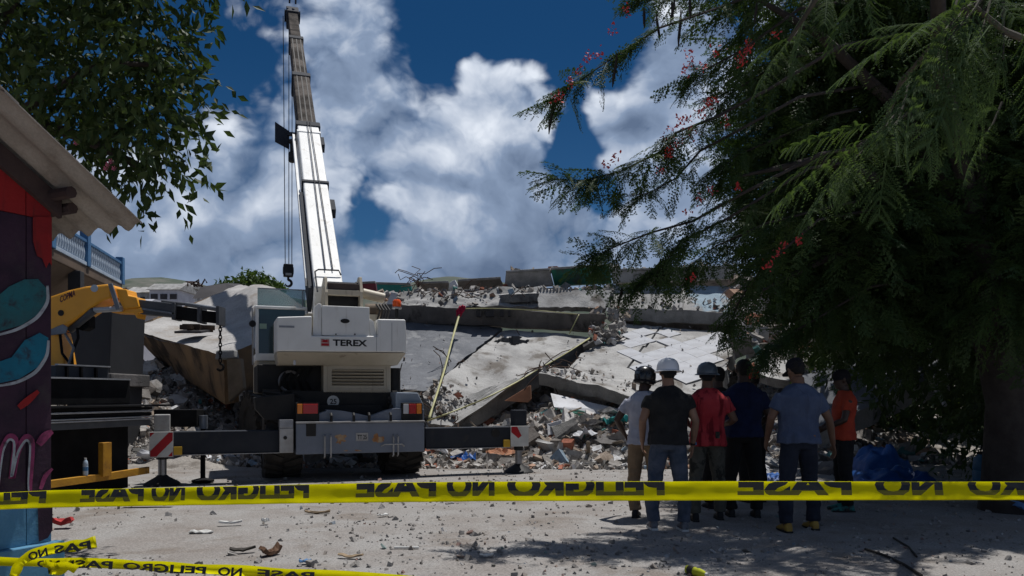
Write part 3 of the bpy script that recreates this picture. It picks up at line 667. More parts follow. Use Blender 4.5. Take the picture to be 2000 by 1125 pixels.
# ------------------------------------------------------------------ the tilted block on the left
def make_block():
    Lt, Ft, Rt, Bt = P(248, 642, 20.6), P(436, 694, 17.2), P(640, 618, 19.4), P(470, 556, 25.5)
    Lb, Fb, Rb, Bb = P(318, 712, 20.9), P(440, 790, 17.6), P(610, 760, 19.4), P(480, 690, 25)
    c = Vector((Fb.x, Fb.y, 0)); t = thing('tilted_roof_block', 'huge tilted concrete block with stained brown sides left of the crane', 'concrete block', c)
    def grid(name, q, nu, nv, m, amp, fn=None, seed=0):
        vs = []
        for j in range(nv + 1):
            for i in range(nu + 1):
                u, v = i / nu, j / nv; p = q[0].lerp(q[1], u).lerp(q[3].lerp(q[2], u), v)
                w = min(u, v, 1 - u, 1 - v) * 8; w = min(1, w)
                p = p + noise.noise_vector(p * 0.9 + Vector((seed, 0, 0))) * amp * w + noise.noise_vector(p * 3.2) * amp * 0.3
                if fn: p = p + fn(u, v)
                vs.append(p - c)
        fs = [(j * (nu + 1) + i, j * (nu + 1) + i + 1, (j + 1) * (nu + 1) + i + 1, (j + 1) * (nu + 1) + i) for j in range(nv) for i in range(nu)]
        return vs, fs
    # top: q = L, F, R, B
    hump = lambda u, v: Vector((0, 0, 0.42 * math.exp(-((u - .45) / .25) ** 2 - ((v - .85) / .22) ** 2) - 0.25 * math.exp(-((u - .30) / .25) ** 2 - ((v - .35) / .3) ** 2)))
    for nm, q, nu, nv, m, fn in (('top_face', (Lt, Ft, Rt, Bt), 40, 40, 'block_top', hump), ('front_face', (Lt, Ft, Fb, Lb), 30, 12, 'block_side', None),
                                 ('broken_end', (Ft, Rt, Rb, Fb), 24, 12, 'block_side', None), ('back_face', (Rt, Bt, Bb, Rb), 10, 6, 'block_side', None),
                                 ('far_face', (Bt, Lt, Lb, Bb), 10, 6, 'block_side', None), ('underside', (Lb, Fb, Rb, Bb), 8, 8, 'block_side', None)):
        vs, fs = grid(nm, q, nu, nv, m, 0.10 if nm == 'top_face' else 0.07, fn)
        o = MB().add(vs, fs).build(nm, MT[m], t); shade(o, 50)
    # grey lip along the front corner and end plate, its sunlit tone put into a paler colour
    e = P(437, 690, 17.05) - c
    MB().hexa([e + Vector(q) for q in ((-.16, -.1, -.14), (.24, -.02, -.10), (.24, .3, -.10), (-.16, .25, -.14), (-.14, -.08, .06), (.22, 0, .08), (.2, .3, .08), (-.12, .25, .06))]).build('corner_lip', MT['concrete'], t, 0.03)
    a = [P(442, 700, 17.0) - c, P(470, 700, 17.3) - c, P(476, 758, 17.5) - c, P(446, 786, 17.35) - c]
    MB().hexa([a[3], a[2], a[2] + Vector((0, .2, 0)), a[3] + Vector((0, .2, 0)), a[0], a[1], a[1] + Vector((0, .2, 0)), a[0] + Vector((0, .2, 0))]).build('end_plate', mat('block_end', (0.30, 0.235, 0.17), (0.22, 0.17, 0.12), 2, 0.9, 0.3), t, 0.02)
    # torn hatch on the top
    h = P(378, 652, 18.9) - c; q = random.Random(2)
    MB().box(h + Vector((0, 0, 0.06)), (0.62, 0.7, 0.05), Matrix.Rotation(R(8), 3, 'X')).build('hatch_opening', MT['roof_dark'], t)
    for k in range(9): MB().box(h + Vector((q.uniform(-.3, .3), q.uniform(-.25, .3), 0.12 + q.uniform(0, .06))), (q.uniform(.15, .4), .05, q.uniform(.05, .14)), Matrix.Rotation(q.uniform(-.8, .8), 3, 'Z')).build('splinter', MT['wood_dark'], t)
make_block()

# ------------------------------------------------------------------ background
def make_hills():
    for nm, lab, pts, Y in (('hill', 'low grey green hill on the left skyline behind the balcony house',
                             [(-200, 640), (60, 585), (180, 566), (250, 556), (290, 549), (330, 548), (385, 556), (450, 566), (540, 580), (700, 600), (900, 640)], 420),
                            ('hill', 'far dark hill top peeking over the ruin', [(500, 620), (700, 580), (800, 556), (850, 544), (885, 541), (930, 546), (1000, 560), (1200, 590), (1600, 640)], 520)):
        V, F = [], []; n = 80; rows = 14; xs = np.linspace(pts[0][0], pts[-1][0], n)
        hs = np.interp(xs, [p[0] for p in pts], [p[1] for p in pts])
        for j in range(rows + 1):
            t = j / rows
            for i in range(n):
                p = P(xs[i], hs[i], Y); z = p.z * math.sin(t * math.pi / 2) + 2.0 * noise.noise((p.x * 0.05, t * 7, 1.0)) * t
                V.append((p.x, Y - 120 * (1 - t), z))
        F = [(j * n + i, j * n + i + 1, (j + 1) * n + i + 1, (j + 1) * n + i) for j in range(rows) for i in range(n - 1)]
        o = MB().add(V, F).build(nm, MT['hill_green']); shade(o, 180); tag(o, lab, kind='structure')
make_hills()

def house(label, px0, px1, py_top, py_bot, Y, m, roofm, nwin):
    a, b = P(px0, py_top, Y), P(px1, py_bot, Y); c = Vector(((a.x + b.x) / 2, Y, 0)); w = b.x - a.x; z0, z1 = b.z - 6, a.z
    t = thing('hillside_house', label, 'house', c)
    MB().bb(-w / 2, w / 2, 0, 5, z0, z1).build('wall', MT[m], t)
    MB().hexa([Vector(q) for q in ((-w / 2 - .3, -.4, z1), (w / 2 + .3, -.4, z1), (w / 2 + .3, 5.4, z1), (-w / 2 - .3, 5.4, z1), (-w / 2 - .3, 2, z1 + 1.0), (w / 2 + .3, 2, z1 + 1.0), (w / 2 + .3, 3, z1 + 1.0), (-w / 2 - .3, 3, z1 + 1.0))]).build('roof', MT[roofm], t)
    for k in range(nwin):
        x = -w / 2 + w * (k + .5) / nwin; MB().bb(x - w * .12 / 1, x + w * .12 / 1, -0.06, 0.1, z0 + 6.3 + (z1 - z0 - 6) * .1, z1 - .5).build('window', MT['roof_dark'], t)
house('pale low house on the hillside behind the yellow loader arm', 292, 348, 566, 592, 95, 'wall_pale', 'concrete', 3)
house('small grey house left of the dark roof on the hill', 352, 372, 562, 580, 110, 'concrete_pale', 'concrete', 1)
house('tiny grey house below the hill beside the balcony', 250, 288, 572, 600, 100, 'concrete', 'concrete_pale', 2)
house('white building far off left of the tilted block', 222, 262, 610, 680, 46, 'wall_pale', 'wall_pale', 2)
house('pale wall of a far building behind the winch', 610, 640, 560, 600, 60, 'concrete_pale', 'concrete', 1)
def dark_roof():
    t = thing('collapsed_roof', 'dark collapsed roof sheet behind the tilted block', 'roof', P(410, 590, 30))
    a = [P(376, 583, 30), P(392, 560, 31), P(440, 553, 31.5), P(462, 560, 31), P(450, 583, 30)]; c = P(410, 590, 30)
    n = 5; MB().add([p - c for p in a] + [p - c + Vector((0, 1.6, .2)) for p in a], [(0, 1, 2, 3, 4), (9, 8, 7, 6, 5)] + [(i, 5 + i, 5 + (i + 1) % 5, (i + 1) % 5) for i in range(5)]).build('sheet', MT['roof_dark'], t)
    for k in range(5):
        p = P(380 + 3 * k, 560, 30) - c; MB().tube([p, p + Vector((random.uniform(-.4, .5), 0, random.uniform(.1, .3))), p + Vector((random.uniform(-.5, .7), .1, random.uniform(0, .4)))], 0.03, 5).build('bent_rod', MT['rebar'], t)
dark_roof()

def balcony_house():
    A = P(96, 520, 18.6); d = Vector((-0.225, 1, 0)).normalized(); n = Vector((1, 0.225, 0)).normalized()     # d recedes, n points towards the yard
    t = thing('balcony_house', 'brown two-storey house with a blue and white balustraded balcony', 'house', (A.x, A.y, 0))
    ang = math.atan2(-d.x, d.y); t.rotation_euler = (0, 0, ang)
    # local: y along the front (receding), x towards the yard; balcony edge is x = 0
    zf = 4.85; L = 6.6
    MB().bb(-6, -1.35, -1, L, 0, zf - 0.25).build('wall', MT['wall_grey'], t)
    MB().bb(-6, 0, -1, L, zf - 0.25, zf).build('balcony_floor', MT['wall_ochre'], t, 0.02)
    MB().hexa([Vector(q) for q in ((-1.35, -1, zf - 1.1), (-1.2, -1, zf - 1.1), (-1.2, L, zf - 1.1), (-1.35, L, zf - 1.1), (-1.35, -1, zf - .252), (-.05, -1, zf - .252), (-.05, L, zf - .252), (-1.35, L, zf - .252))]).build('bracket', MT['wall_ochre'], t)
    MB().bb(-6, -1.7, -1, L - .4, zf, zf + 2.7).build('upper_wall', MT['wall_ochre'], t)
    MB().bb(-1.705, -1.64, 0.6, 1.6, zf, zf + 2.1).build('door', MT['wood_dark'], t)
    MB().bb(-6.2, -0.9, -1.2, L, zf + 2.7, zf + 2.9).build('roof', MT['roof_dark'], t)
    MB().bb(-0.12, 0.02, 0.2, L, zf + 0.62, zf + 0.70).build('rail', MT['paint_blue'], t, 0.01)
    MB().bb(-0.12, 0.02, 0.2, L, zf + 0.004, zf + 0.10).build('plinth', MT['paint_white_blue'], t, 0.01)
    for y, h in ((0.2, .85), (3.0, .95), (L, .85)): MB().bb(-0.16, 0.05, y - .14, y + .14, zf + .004, zf + h).build('newel', MT['paint_blue'], t, 0.015)
    prof = [(.03, 0), (.05, .02), (.035, .06), (.06, .2), (.055, .28), (.03, .4), (.045, .48), (.045, .52)]
    me = MB().lathe(prof, seg=8).mesh('baluster', MT['paint_white_blue']); me.polygons.foreach_set('use_smooth', [True] * len(me.polygons))
    for k in range(32):
        y = .45 + k * .19
        if min(abs(y - 3.0), abs(y - L)) < .2: continue
        o = bpy.data.objects.new('baluster', me); COL.objects.link(o); o.parent = t; o.location = (-.05, y, zf + .10)
    MB().bb(-.2, .1, 2.0, 2.35, 0, zf - 0.25).build('pillar', MT['wall_grey'], t, 0.02)
    MB().bb(-1.352, -1.30, -.6, .5, 2.9, 3.4).build('window_band', MT['plaster_white'], t)
balcony_house()

def grey_tower():
    a, b = P(130, 578, 15.2), P(219, 578, 15.2)
    t = thing('grey_wall_block', 'flat dark grey wall under the balcony behind the loader arm', 'wall', (a.x, 15.2, 0))
    w = b.x - a.x; z = a.z
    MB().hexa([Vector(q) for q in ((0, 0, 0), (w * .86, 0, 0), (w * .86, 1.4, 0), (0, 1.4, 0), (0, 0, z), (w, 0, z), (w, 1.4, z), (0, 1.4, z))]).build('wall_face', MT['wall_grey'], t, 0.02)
    MB().bb(0, w * 1.05, -.12, 1.5, 1.55, 1.8).build('ledge', MT['concrete_dark'], t, 0.02)
grey_tower()
# ------------------------------------------------------------------ mobile crane
mk('crane_white', (0.84, 0.84, 0.82), (0.76, 0.76, 0.74), 1.5, 0.5, 0.06, 30, stain=(0.50, 0.46, 0.40), sscale=2.2, slo=0.54, shi=0.76, streak=True, spec=0.4)
mk('crane_beige', (0.50, 0.44, 0.34), (0.43, 0.38, 0.29), 2, 0.5, 0.06, 30, stain=(0.22, 0.17, 0.12), sscale=1.6, slo=0.58, shi=0.75, streak=True, spec=0.5)
mk('crane_grey', (0.17, 0.195, 0.25), (0.14, 0.165, 0.21), 2, 0.5, 0.1, 24, stain=(0.17, 0.16, 0.15), sscale=2.0, slo=0.60, shi=0.74, spec=0.5)
mk('crane_dark', (0.024, 0.028, 0.037), (0.034, 0.038, 0.047), 2, 0.75, 0.1, 24, stain=(0.06, 0.057, 0.054), sscale=2.5, slo=0.60, shi=0.75, spec=0.2)
mk('crane_black', (0.012, 0.012, 0.013), (0.022, 0.021, 0.02), 3, 0.6, 0.15, 24)
mk('steel_light', (0.42, 0.42, 0.42), (0.30, 0.29, 0.28), 4, 0.45, 0.1, 30, spec=0.5)
mk('steel_bare', (0.30, 0.30, 0.31), (0.22, 0.22, 0.23), 6, 0.35, 0.1, 30, metal=0.7)
mk('boom_worn', (0.085, 0.074, 0.066), (0.15, 0.13, 0.115), 2.0, 0.9, 0.15, 20, stain=(0.03, 0.026, 0.023), sscale=1.2, slo=0.42, shi=0.60, spec=0.1)
mk('tyre', (0.030, 0.028, 0.026), (0.06, 0.053, 0.046), 3, 0.85, 0.3, 30)
mk('lamp_red', (0.42, 0.01, 0.008), None, rough=0.25, spec=0.6)
mk('lamp_amber', (0.75, 0.22, 0.01), None, rough=0.25, spec=0.6)
mk('lamp_clear', (0.55, 0.55, 0.57), None, rough=0.2, spec=0.6)
mk('beacon', (0.80, 0.10, 0.01), None, rough=0.2, spec=0.6)
mk('hazard_red', (0.45, 0.012, 0.02), (0.36, 0.012, 0.02), 5, 0.5)
mk('hazard_white', (0.62, 0.62, 0.60), (0.52, 0.52, 0.50), 5, 0.5)
mk('reflector_yellow', (0.60, 0.36, 0.03), (0.5, 0.3, 0.03), 6, 0.5)
mk('letter_black', (0.012, 0.012, 0.013), None, rough=0.5)
mk('rust', (0.30, 0.13, 0.05), (0.42, 0.33, 0.22), 9, 0.9)
mk('cab_glass', (0.01, 0.035, 0.045), (0.015, 0.05, 0.06), 1.5, 0.08, spec=0.6)
mk('cable', (0.05, 0.05, 0.055), None, rough=0.6)
_g = mk('skylight_glass', (0.10, 0.24, 0.26), None, rough=0.08, spec=0.6); _g.node_tree.nodes['Principled BSDF'].inputs['Alpha'].default_value = 0.62

CO = Vector((-2.62, 13.0, 0)); CYAW = R(20); CU = Vector((math.cos(CYAW), math.sin(CYAW), 0)); CV = Vector((-math.sin(CYAW), math.cos(CYAW), 0))
def cpt(px, py, v):
    """crane-local (u, z) of the point on plane v that the photograph shows at (px, py)"""
    a = (px - CX) / FPX; Y = (v + CO.x * CV.x + CO.y * CV.y) / (a * CV.x + CV.y); w = Vector((a * Y, Y, 0)) - CO
    return w.dot(CU), CAM_H + (HY - py) / FPX * Y
def cu(px, v): return cpt(px, HY, v)[0]
def cz(py, px, v): return cpt(px, py, v)[1]
def loc(w): w = Vector(w) - CO; return Vector((w.dot(CU), w.dot(CV), w.z))

def letter_part(parent, body, u0, u1, z0, z1, v, m, name='letter', bold=0.02):
    ls, a, b, c, d = split_letters(body, bold); fx, fy = (u1 - u0) / (b - a), (z1 - z0) / (d - c)
    for V, F in ls: MB().add([(u0 + (p[0] - a) * fx, v, z0 + (p[1] - c) * fy) for p in V], F).build(name, m, parent)

def make_crane():
    t = thing('mobile_crane', 'white and grey mobile crane with raised boom and rear outriggers spread', 'crane', CO, CYAW)
    B = lambda *a: MB().bb(*a)
    # carrier
    B(-0.62, 0.62, 0.52, 6.2, 0.62, 1.22).build('chassis', MT['crane_black'], t, 0.02)
    B(-1.2, 1.2, 1.75, 4.0, 0.9, 1.30).build('carrier_deck', MT['crane_black'], t, 0.02)
    B(-0.9, 0.9, 0.62, 1.6, 0.98, 1.46).build('engine_deck', MT['crane_black'], t, 0.02)
    # rear outrigger box
    u0, u1 = cu(578, 0), cu(829, 0); z0, z1 = 0.435, cz(826, 700, 0)
    bp = B(u0, u1, 0, 0.5, z0, z1).build('rear_outrigger_box', MT['crane_grey'], t, 0.012)
    B(u0 - .002, u1 + .002, -0.035, 0.2, z1 + .001, z1 + 0.03).build('top_flange', MT['steel_light'], bp, 0.006)  # pale steel puts the bright top-edge highlight into the colour
    for px in (647, 691, 721, 763):
        a = cu(px, -.02); MB().tube([(a, -.03, z1 + .03), (a, -.03, z1 + .12), (a, .02, z1 + .155)], 0.022, 8).build('lifting_pin', MT['crane_black'], bp)
    for px in (634, 646, 768, 777):
        a = cu(px, -.03); zz = cz(850, px, 0) ; MB().tube([(a, 0, zz), (a, -.06, zz - .02), (a, -.06, z0 - .04), (a, 0, z0 - .06)], 0.014, 6).build('tow_bracket', MT['steel_light'], bp)
    a0, a1 = cu(745, -.04), cu(790, -.04); zz = cz(867, 768, 0); MB().tube([(a0, -.02, zz - .03), (a0 + .05, -.075, zz), (a1 - .05, -.075, zz), (a1, -.02, zz - .04)], 0.012, 6).build('grab_rail', MT['steel_light'], bp)
    B(cu(695, 0), cu(719, 0), -.012, .01, cz(861, 707, 0), cz(845, 707, 0)).build('number_plate', MT['steel_light'], bp, 0.003)
    letter_part(bp, 'TT 25', cu(698, 0), cu(716, 0), cz(858, 707, 0), cz(849, 707, 0), -.014, MT['letter_black'])
    B(cu(598, 0), cu(617, 0), -.02, .01, cz(852, 608, 0), z1 + .031).build('black_flap', MT['crane_black'], bp, 0.008)
    for px, w, sd in ((665, 15, 1), (737, 14, 2), (676, 6, 3), (700, 9, 4)):                # scraped paint patches
        q = random.Random(sd); c = Vector(cpt(px, 857 if sd < 3 else 880, 0)); pts = []
        for k in range(16):
            g = 2 * math.pi * k / 16; r = w / 118 * q.uniform(0.35, 1.0); pts.append((c[0] + r * math.cos(g), -.003 - .0005 * sd, c[1] + r * math.sin(g) * (.9 if sd < 3 else .3)))
        MB().add(pts, [tuple(range(16))]).build('scraped_patch', MT['rust'], bp)
    pl = [cpt(x, y, .12) for x, y in ((579, 824), (579, 814), (620, 808), (637, 803), (637, 800), (668, 802), (700, 808), (722, 813), (736, 808), (752, 802), (772, 797), (828, 799), (828, 824))]
    MB().prism(pl, .10, .30).build('rear_frame_plate', MT['crane_grey'], t, 0.008)
    pl = [cpt(x, y, .2) for x, y in ((772, 766), (815, 767), (826, 790), (826, 800), (772, 801))]
    MB().prism(pl, .16, .9).build('mudguard', mat('mudguard_grey', (0.30, 0.35, 0.42), (0.25, 0.30, 0.36), 2, 0.5, 0.05), t, 0.015)
    pl = [cpt(x, y, .2) for x, y in ((497, 776), (576, 768), (580, 822), (520, 822), (500, 800))]
    MB().prism(pl, .25, 1.0).build('mudguard', MT['crane_black'], t, 0.015)
    for x0, x1, cells in ((580, 621, (('lamp_amber', .26), ('lamp_red', .74))), (787, 823, (('lamp_clear', .30), ('lamp_red', .42), ('lamp_amber', .28)))):
        a0, a1 = cu(x0, .06), cu(x1, .06); za, zb = cz(808, x0, .06), cz(789, x0, .06)
        h = B(a0 - .02, a1 + .02, .05, .16, za - .14, zb + .02).build('tail_light', MT['crane_black'], t, 0.008); x = a0
        for m, w in cells:
            w = (a1 - a0) * w; B(x + .003, x + w - .003, .03, .06, za, zb).build('lens', MT[m], h, 0.006); x += w
    # rear outriggers
    for s in (-1, 1):
        px_in, px_out = (547, 338) if s < 0 else (832, 1002)
        a0, a1 = cu(px_in, .08), cu(px_out, .08)
        bm_ = B(min(a0, a1), max(a0, a1), .08, .40, .475, .825).build('outrigger_beam', MT['crane_dark'], t, 0.01)
        B(min(a0, a1) + .01, max(a0, a1) - .01, .05, .10, .462, .474).build('wear_strip', MT['steel_light'], bm_)
        e = a1 + s * .16
        jk = B(e - .11, e + .11, .10, .36, .60, 1.09 if s < 0 else 1.12).build('jack_housing', MT['steel_light'] if s < 0 else MT['crane_dark'], t, 0.012)
        MB().cyl((e, .23, .16), (e, .23, .62), .062).build('jack_rod', MT['steel_bare'], jk, 0, True)
        MB().cyl((e, .23, .40), (e, .23, .60), .085).build('jack_tube', MT['crane_black'], jk, 0, True)
        MB().lathe([(.07, .16), (.10, .13), (.24, .05), (.27, .02), (.27, .0)], (e, .23, 0)).build('jack_pad', MT['crane_black'], jk, 0, True)
        # red and white marker plate
        w0, w1 = (cu(291, 0), cu(338, 0)) if s < 0 else (cu(999, 0), cu(1034, 0)); h0, h1 = (.445, .83) if s < 0 else (.48, .84)
        pp = B(w0, w1, .035, .06, h0, h1).build('marker_plate', MT['hazard_white'], t, 0.004)
        W, H = w1 - w0, h1 - h0
        def stripe(pts): MB().add([(w0 + p[0] * W, .032, h0 + p[1] * H) for p in pts], [tuple(range(len(pts)))]).build('red_stripe', MT['hazard_red'], pp)
        if s < 0: stripe(((.04, .03), (.30, .03), (.98, .66), (.98, .97), (.82, .97), (.04, .25))); stripe(((.03, .80), (.22, .97), (.03, .97))); stripe(((.78, .03), (.97, .03), (.97, .22)))
        else: stripe(((.03, .97), (.03, .70), (.42, .40), (.60, .52), (.35, .97)))
        y0 = w1 + .005 if s < 0 else w0 - .13
        B(y0, y0 + .12, .03, .075, .475, .60).build('reflector', MT['reflector_yellow'], t, 0.004)
    B(cu(546, -.02), cu(573, -.02), -.03, .30, .47, .86).build('beam_sleeve', MT['steel_light'], t, 0.01)
    B(cu(545, -.02), cu(573, -.02), -.034, .30, .862, cz(822, 560, 0) + .02).build('sleeve_cap', MT['steel_bare'], t, 0.01)
    c = cpt(557, 855, -.03); MB().lathe([(.03, -.038), (.03, -.028)], (c[0], 0, c[1]), 'y', 14).build('sleeve_bolt', MT['crane_black'], t)
    c = cpt(968, 846, .07); MB().lathe([(.075, .062), (.075, .082)], (c[0], 0, c[1]), 'y', 18).build('beam_hole', MT['crane_black'], t)
    # front outriggers
    B(-1.5, 1.5, 5.6, 6.0, .45, .95).build('front_outrigger_box', MT['crane_grey'], t, 0.02)
    for u in (-1.52, 1.52):
        j = B(u - .11, u + .11, 5.65, 5.9, .65, 1.48).build('jack_housing', MT['steel_light'], t, 0.012); MB().cyl((u, 5.78, .1), (u, 5.78, .7), .06).build('jack_rod', MT['steel_bare'], j, 0, True)
    # wheels
    rr, ww = .74, .60
    tp = [(.36, -.22), (.40, -.26), (.60, -.29), (.68, -.28), (.70, -.22), (.71, 0), (.70, .22), (.68, .28), (.60, .29), (.40, .26), (.36, .22)]
    mb = MB().lathe(tp, axis='x', seg=36)
    for k in range(22):
        for s in (-1, 1):
            g = 2 * math.pi * (k + (.5 if s > 0 else 0)) / 22; M = Matrix.Rotation(g, 3, 'X')
            mb.box(M @ Vector((s * .155, 0, .715)), (.30, .085, .07), M @ Matrix.Rotation(s * R(24), 3, 'Z'))
            mb.box(M @ Vector((s * .285, 0, .66)), (.04, .09, .12), M)
    tyre = mb.mesh('tyre', MT['tyre']); rim = MB().lathe([(.10, .05), (.12, .12), (.28, .10), (.34, .20), (.36, .22), (.36, -.22), (.12, -.12)], axis='x', seg=28).mesh('rim', MT['crane_dark'])
    for (u, v, st) in ((-1.04, .98, 0), (1.0, .98, 0), (-1.22, 4.85, R(14)), (.98, 4.85, R(8))):
        w = bpy.data.objects.new('wheel', None); COL.objects.link(w); w.parent = t; w.location = (u, v, .735); w.rotation_euler = (random.uniform(0, 3), 0, st)
        for nm, me in (('tyre', tyre), ('rim', rim)):
            o = bpy.data.objects.new(nm, me); COL.objects.link(o); o.parent = w
            if nm == 'rim' and u < 0: o.rotation_euler = (0, 0, math.pi)
    MB().cyl((-1.0, .98, .73), (1.0, .98, .73), .12).build('axle', MT['crane_black'], t, 0, True)
    MB().cyl((-1.2, 4.85, .73), (1.0, 4.85, .73), .12).build('axle', MT['crane_black'], t, 0, True)
    # engine housing with louvres
    e0, e1 = cu(632, .62), cu(763, .62); ez0, ez1 = cz(767, 700, .62), cz(706, 700, .62)
    eb = MB(); gx0, gx1, gz0, gz1 = cu(648, .62), cu(750, .62), cz(753, 700, .62), cz(721, 700, .62)
    eb.bb(e0, gx0, .62, 1.3, ez0, ez1); eb.bb(gx1, e1, .62, 1.3, ez0, ez1); eb.bb(gx0, gx1, .62, 1.3, ez0, gz0); eb.bb(gx0, gx1, .62, 1.3, gz1, ez1); eb.bb(gx0, gx1, .74, 1.3, gz0, gz1)
    en = eb.build('engine_housing', [MT['crane_beige']], t)
    B(gx0, gx1, .70, .735, gz0, gz1).build('grille_recess', MT['crane_black'], en)
    for k in range(5):
        z = gz0 + (gz1 - gz0) * (k + .5) / 5; MB().box(((gx0 + gx1) / 2, .65, z), (gx1 - gx0 - .004, .07, .014), Matrix.Rotation(R(-28), 3, 'X')).build('louvre', MT['crane_beige'], en)
    fr = MB()
    for (a, b, c_, d_) in ((gx0 - .07, gx0 - .045, gz0 - .06, gz1 + .06), (gx1 + .045, gx1 + .07, gz0 - .06, gz1 + .06), (gx0 - .07, gx1 + .07, gz0 - .085, gz0 - .06), (gx0 - .07, gx1 + .07, gz1 + .06, gz1 + .085)): fr.bb(a, b, .60, .617, c_, d_)
    fr.build('grille_frame', MT['crane_beige'], en)
    MB().tube([(cu(771, .8), .85, ez0 + .02), (cu(771, .8), .85, ez1 - .1)], .11, 14).build('air_cleaner', MT['crane_black'], t, 0, True)
    c = cpt(651, 784, .58); MB().lathe([(.10, .592), (.10, .612)], (c[0], 0, c[1]), 'y', 24).build('speed_disc', MT['hazard_white'], t)
    letter_part(t, '25', c[0] - .055, c[0] + .055, c[1] - .045, c[1] + .045, .586, MT['letter_black'], 'figure')
    # hoses and drums in the dark under the cab
    for k in range(5):
        a = cpt(560 + 12 * k, 720, 1.0); b = cpt(545 + 16 * k, 768, 1.1); MB().tube([(a[0], .95, a[1]), (a[0] - .1, .85, (a[1] + b[1]) / 2), (b[0], 1.0, b[1])], 0.025, 6).build('hose', MT['crane_black'], t, 0, True)
    c = cpt(566, 745, .9); ring = [(c[0] + .17 * math.cos(g), .92, c[1] + .17 * math.sin(g)) for g in np.linspace(.6, 4.4, 14)]
    MB().tube(ring, 0.025, 8).build('coiled_hose', MT['steel_bare'], t, 0, True)
    B(cu(500, 1.6), cu(632, 1.6), 1.0, 2.6, 1.42, cz(712, 560, 1.0)).build('valve_compartment', MT['crane_black'], t, 0.02)
    MB().lathe([(.75, 1.36), (.75, 1.62), (.68, 1.62), (.68, 1.80)], (-.1, 2.2, 0), seg=32).build('slewing_ring', MT['crane_black'], t, 0, True)
    # counterweight
    v0, v1 = .28, 1.15
    pl = [cpt(x, y, v0) for x, y in ((541, 619), (609, 617), (609, 656), (738, 656), (738, 623), (792, 624), (794, 652), (794, 688), (541, 686))]
    cw = MB().prism(pl, v0, v1).build('counterweight', MT['crane_white'], t, 0.022, segs=3)
    lo = [Vector((p[0], 0, p[1])) for p in (cpt(541, 687, v0), cpt(794, 689, v0))]
    zb = cz(713, 660, v0)
    MB().hexa([Vector(q) for q in ((lo[0].x + .03, v0 + .26, zb), (lo[1].x - .10, v0 + .26, zb + .02), (lo[1].x - .10, v1, zb + .02), (lo[0].x + .03, v1, zb), (lo[0].x + .001, v0 + .006, lo[0].z), (lo[1].x - .001, v0 + .006, lo[1].z), (lo[1].x - .001, v1, lo[1].z), (lo[0].x + .001, v1, lo[0].z))]).build('shaded_bevel', MT['crane_beige'], cw, 0.015)  # beige here puts the bevel's shade into its colour
    B(cu(629, .31), cu(722, .31), .315, .9, cz(656, 675, .31), cz(598, 675, .31)).build('counterweight_centre', MT['crane_white'], cw, 0.012)
    c = cpt(674, 627, .31); MB().lathe([(.06, .306), (.06, .33)], (c[0], 0, c[1]), 'y', 20, sx=0.62, sy=1.25).build('oval_port', MT['crane_black'], cw)
    for px in (656, 693): c = cpt(px, 653, .31); MB().lathe([(.012, .300), (.012, .33)], (c[0], 0, c[1]), 'y', 10).build('bolt', MT['crane_black'], cw)
    pl = [cpt(x, y, .36) for x, y in ((613, 600), (622, 592), (628, 594), (628, 656), (611, 656))]
    MB().prism(pl, .36, .42).build('side_cheek', MT['crane_white'], cw, 0.01)
    pl = [cpt(x, y, .36) for x, y in ((722, 622), (730, 628), (736, 656), (722, 656))]; MB().prism(pl, .36, .42).build('side_cheek', MT['crane_white'], cw, 0.006)
    B(cu(612, .6), cu(738, .6), .62, .9, cz(655, 675, .6), cz(612, 675, .6)).build('inner_wall', MT['crane_beige'], cw)
    for px in (735, 765): a = cu(px, v0); B(a, a + .006, v0 - .004, v0 + .01, cz(686, px, v0), cz(630, px, v0)).build('seam', MT['steel_bare'], cw)
    a = cpt(641, 666, v0)
    letter_part(cw, 'TEREX', cu(650, v0), cu(717, v0), cz(676, 680, v0), cz(663.5, 680, v0), v0 - .004, MT['letter_black'], 'letter', 0.035)
    lg = B(cu(626, v0), cu(644, v0), v0 - .005, v0 + .005, cz(677, 635, v0), cz(661, 635, v0)).build('logo_badge', MT['hazard_white'], cw)
    for (x0, x1, y0, y1) in ((627.5, 634, 663, 665.5), (636, 642.5, 663, 665.5), (627.5, 642.5, 666.5, 669), (631, 639, 664, 668.5), (627.5, 642.5, 670.5, 675.5)):
        B(cu(x0, v0), cu(x1, v0), v0 - .008 - .0004 * (y0 % 3), v0 - .004, cz(y1, 635, v0), cz(y0, 635, v0)).build('red_mark', MT['hazard_red'], lg)
    MB().tube([(cu(575, v0), v0 - .03, cz(713, 575, v0)), (cu(575, v0), v0 - .03, cz(704, 575, v0))], .02, 8).build('marker_lamp', MT['lamp_clear'], cw)
    B(cu(545, v0), cu(575, v0), v0 - .004, v0 + .01, cz(640, 560, v0), cz(636, 560, v0)).build('lifting_slot', MT['steel_bare'], cw)
    # winch on top
    wz = cz(598, 670, .5)
    wn = B(cu(634, .5), cu(706, .5), .5, .62, cz(577, 670, .5), cz(566, 670, .5)).build('winch_crossbar', MT['crane_beige'], t, 0.01)
    MB().cyl((cu(640, .8), .85, wz + .10), (cu(702, .8), .85, wz + .10), .17, seg=20).build('winch_drum', MT['crane_black'], t, 0, True)
    MB().cyl((cu(640, .75), .75, cz(558, 670, .7)), (cu(700, .75), .75, cz(558, 670, .7)), .07, seg=16).build('upper_roller', MT['crane_dark'], t, 0, True)
    B(cu(640, .5), cu(702, .5), .52, .60, cz(566, 670, .5), cz(553, 670, .5)).build('winch_guard', mat('winch_rust', (0.07, 0.05, 0.045), (0.10, 0.075, 0.065), 4, 0.7), t, 0.008)
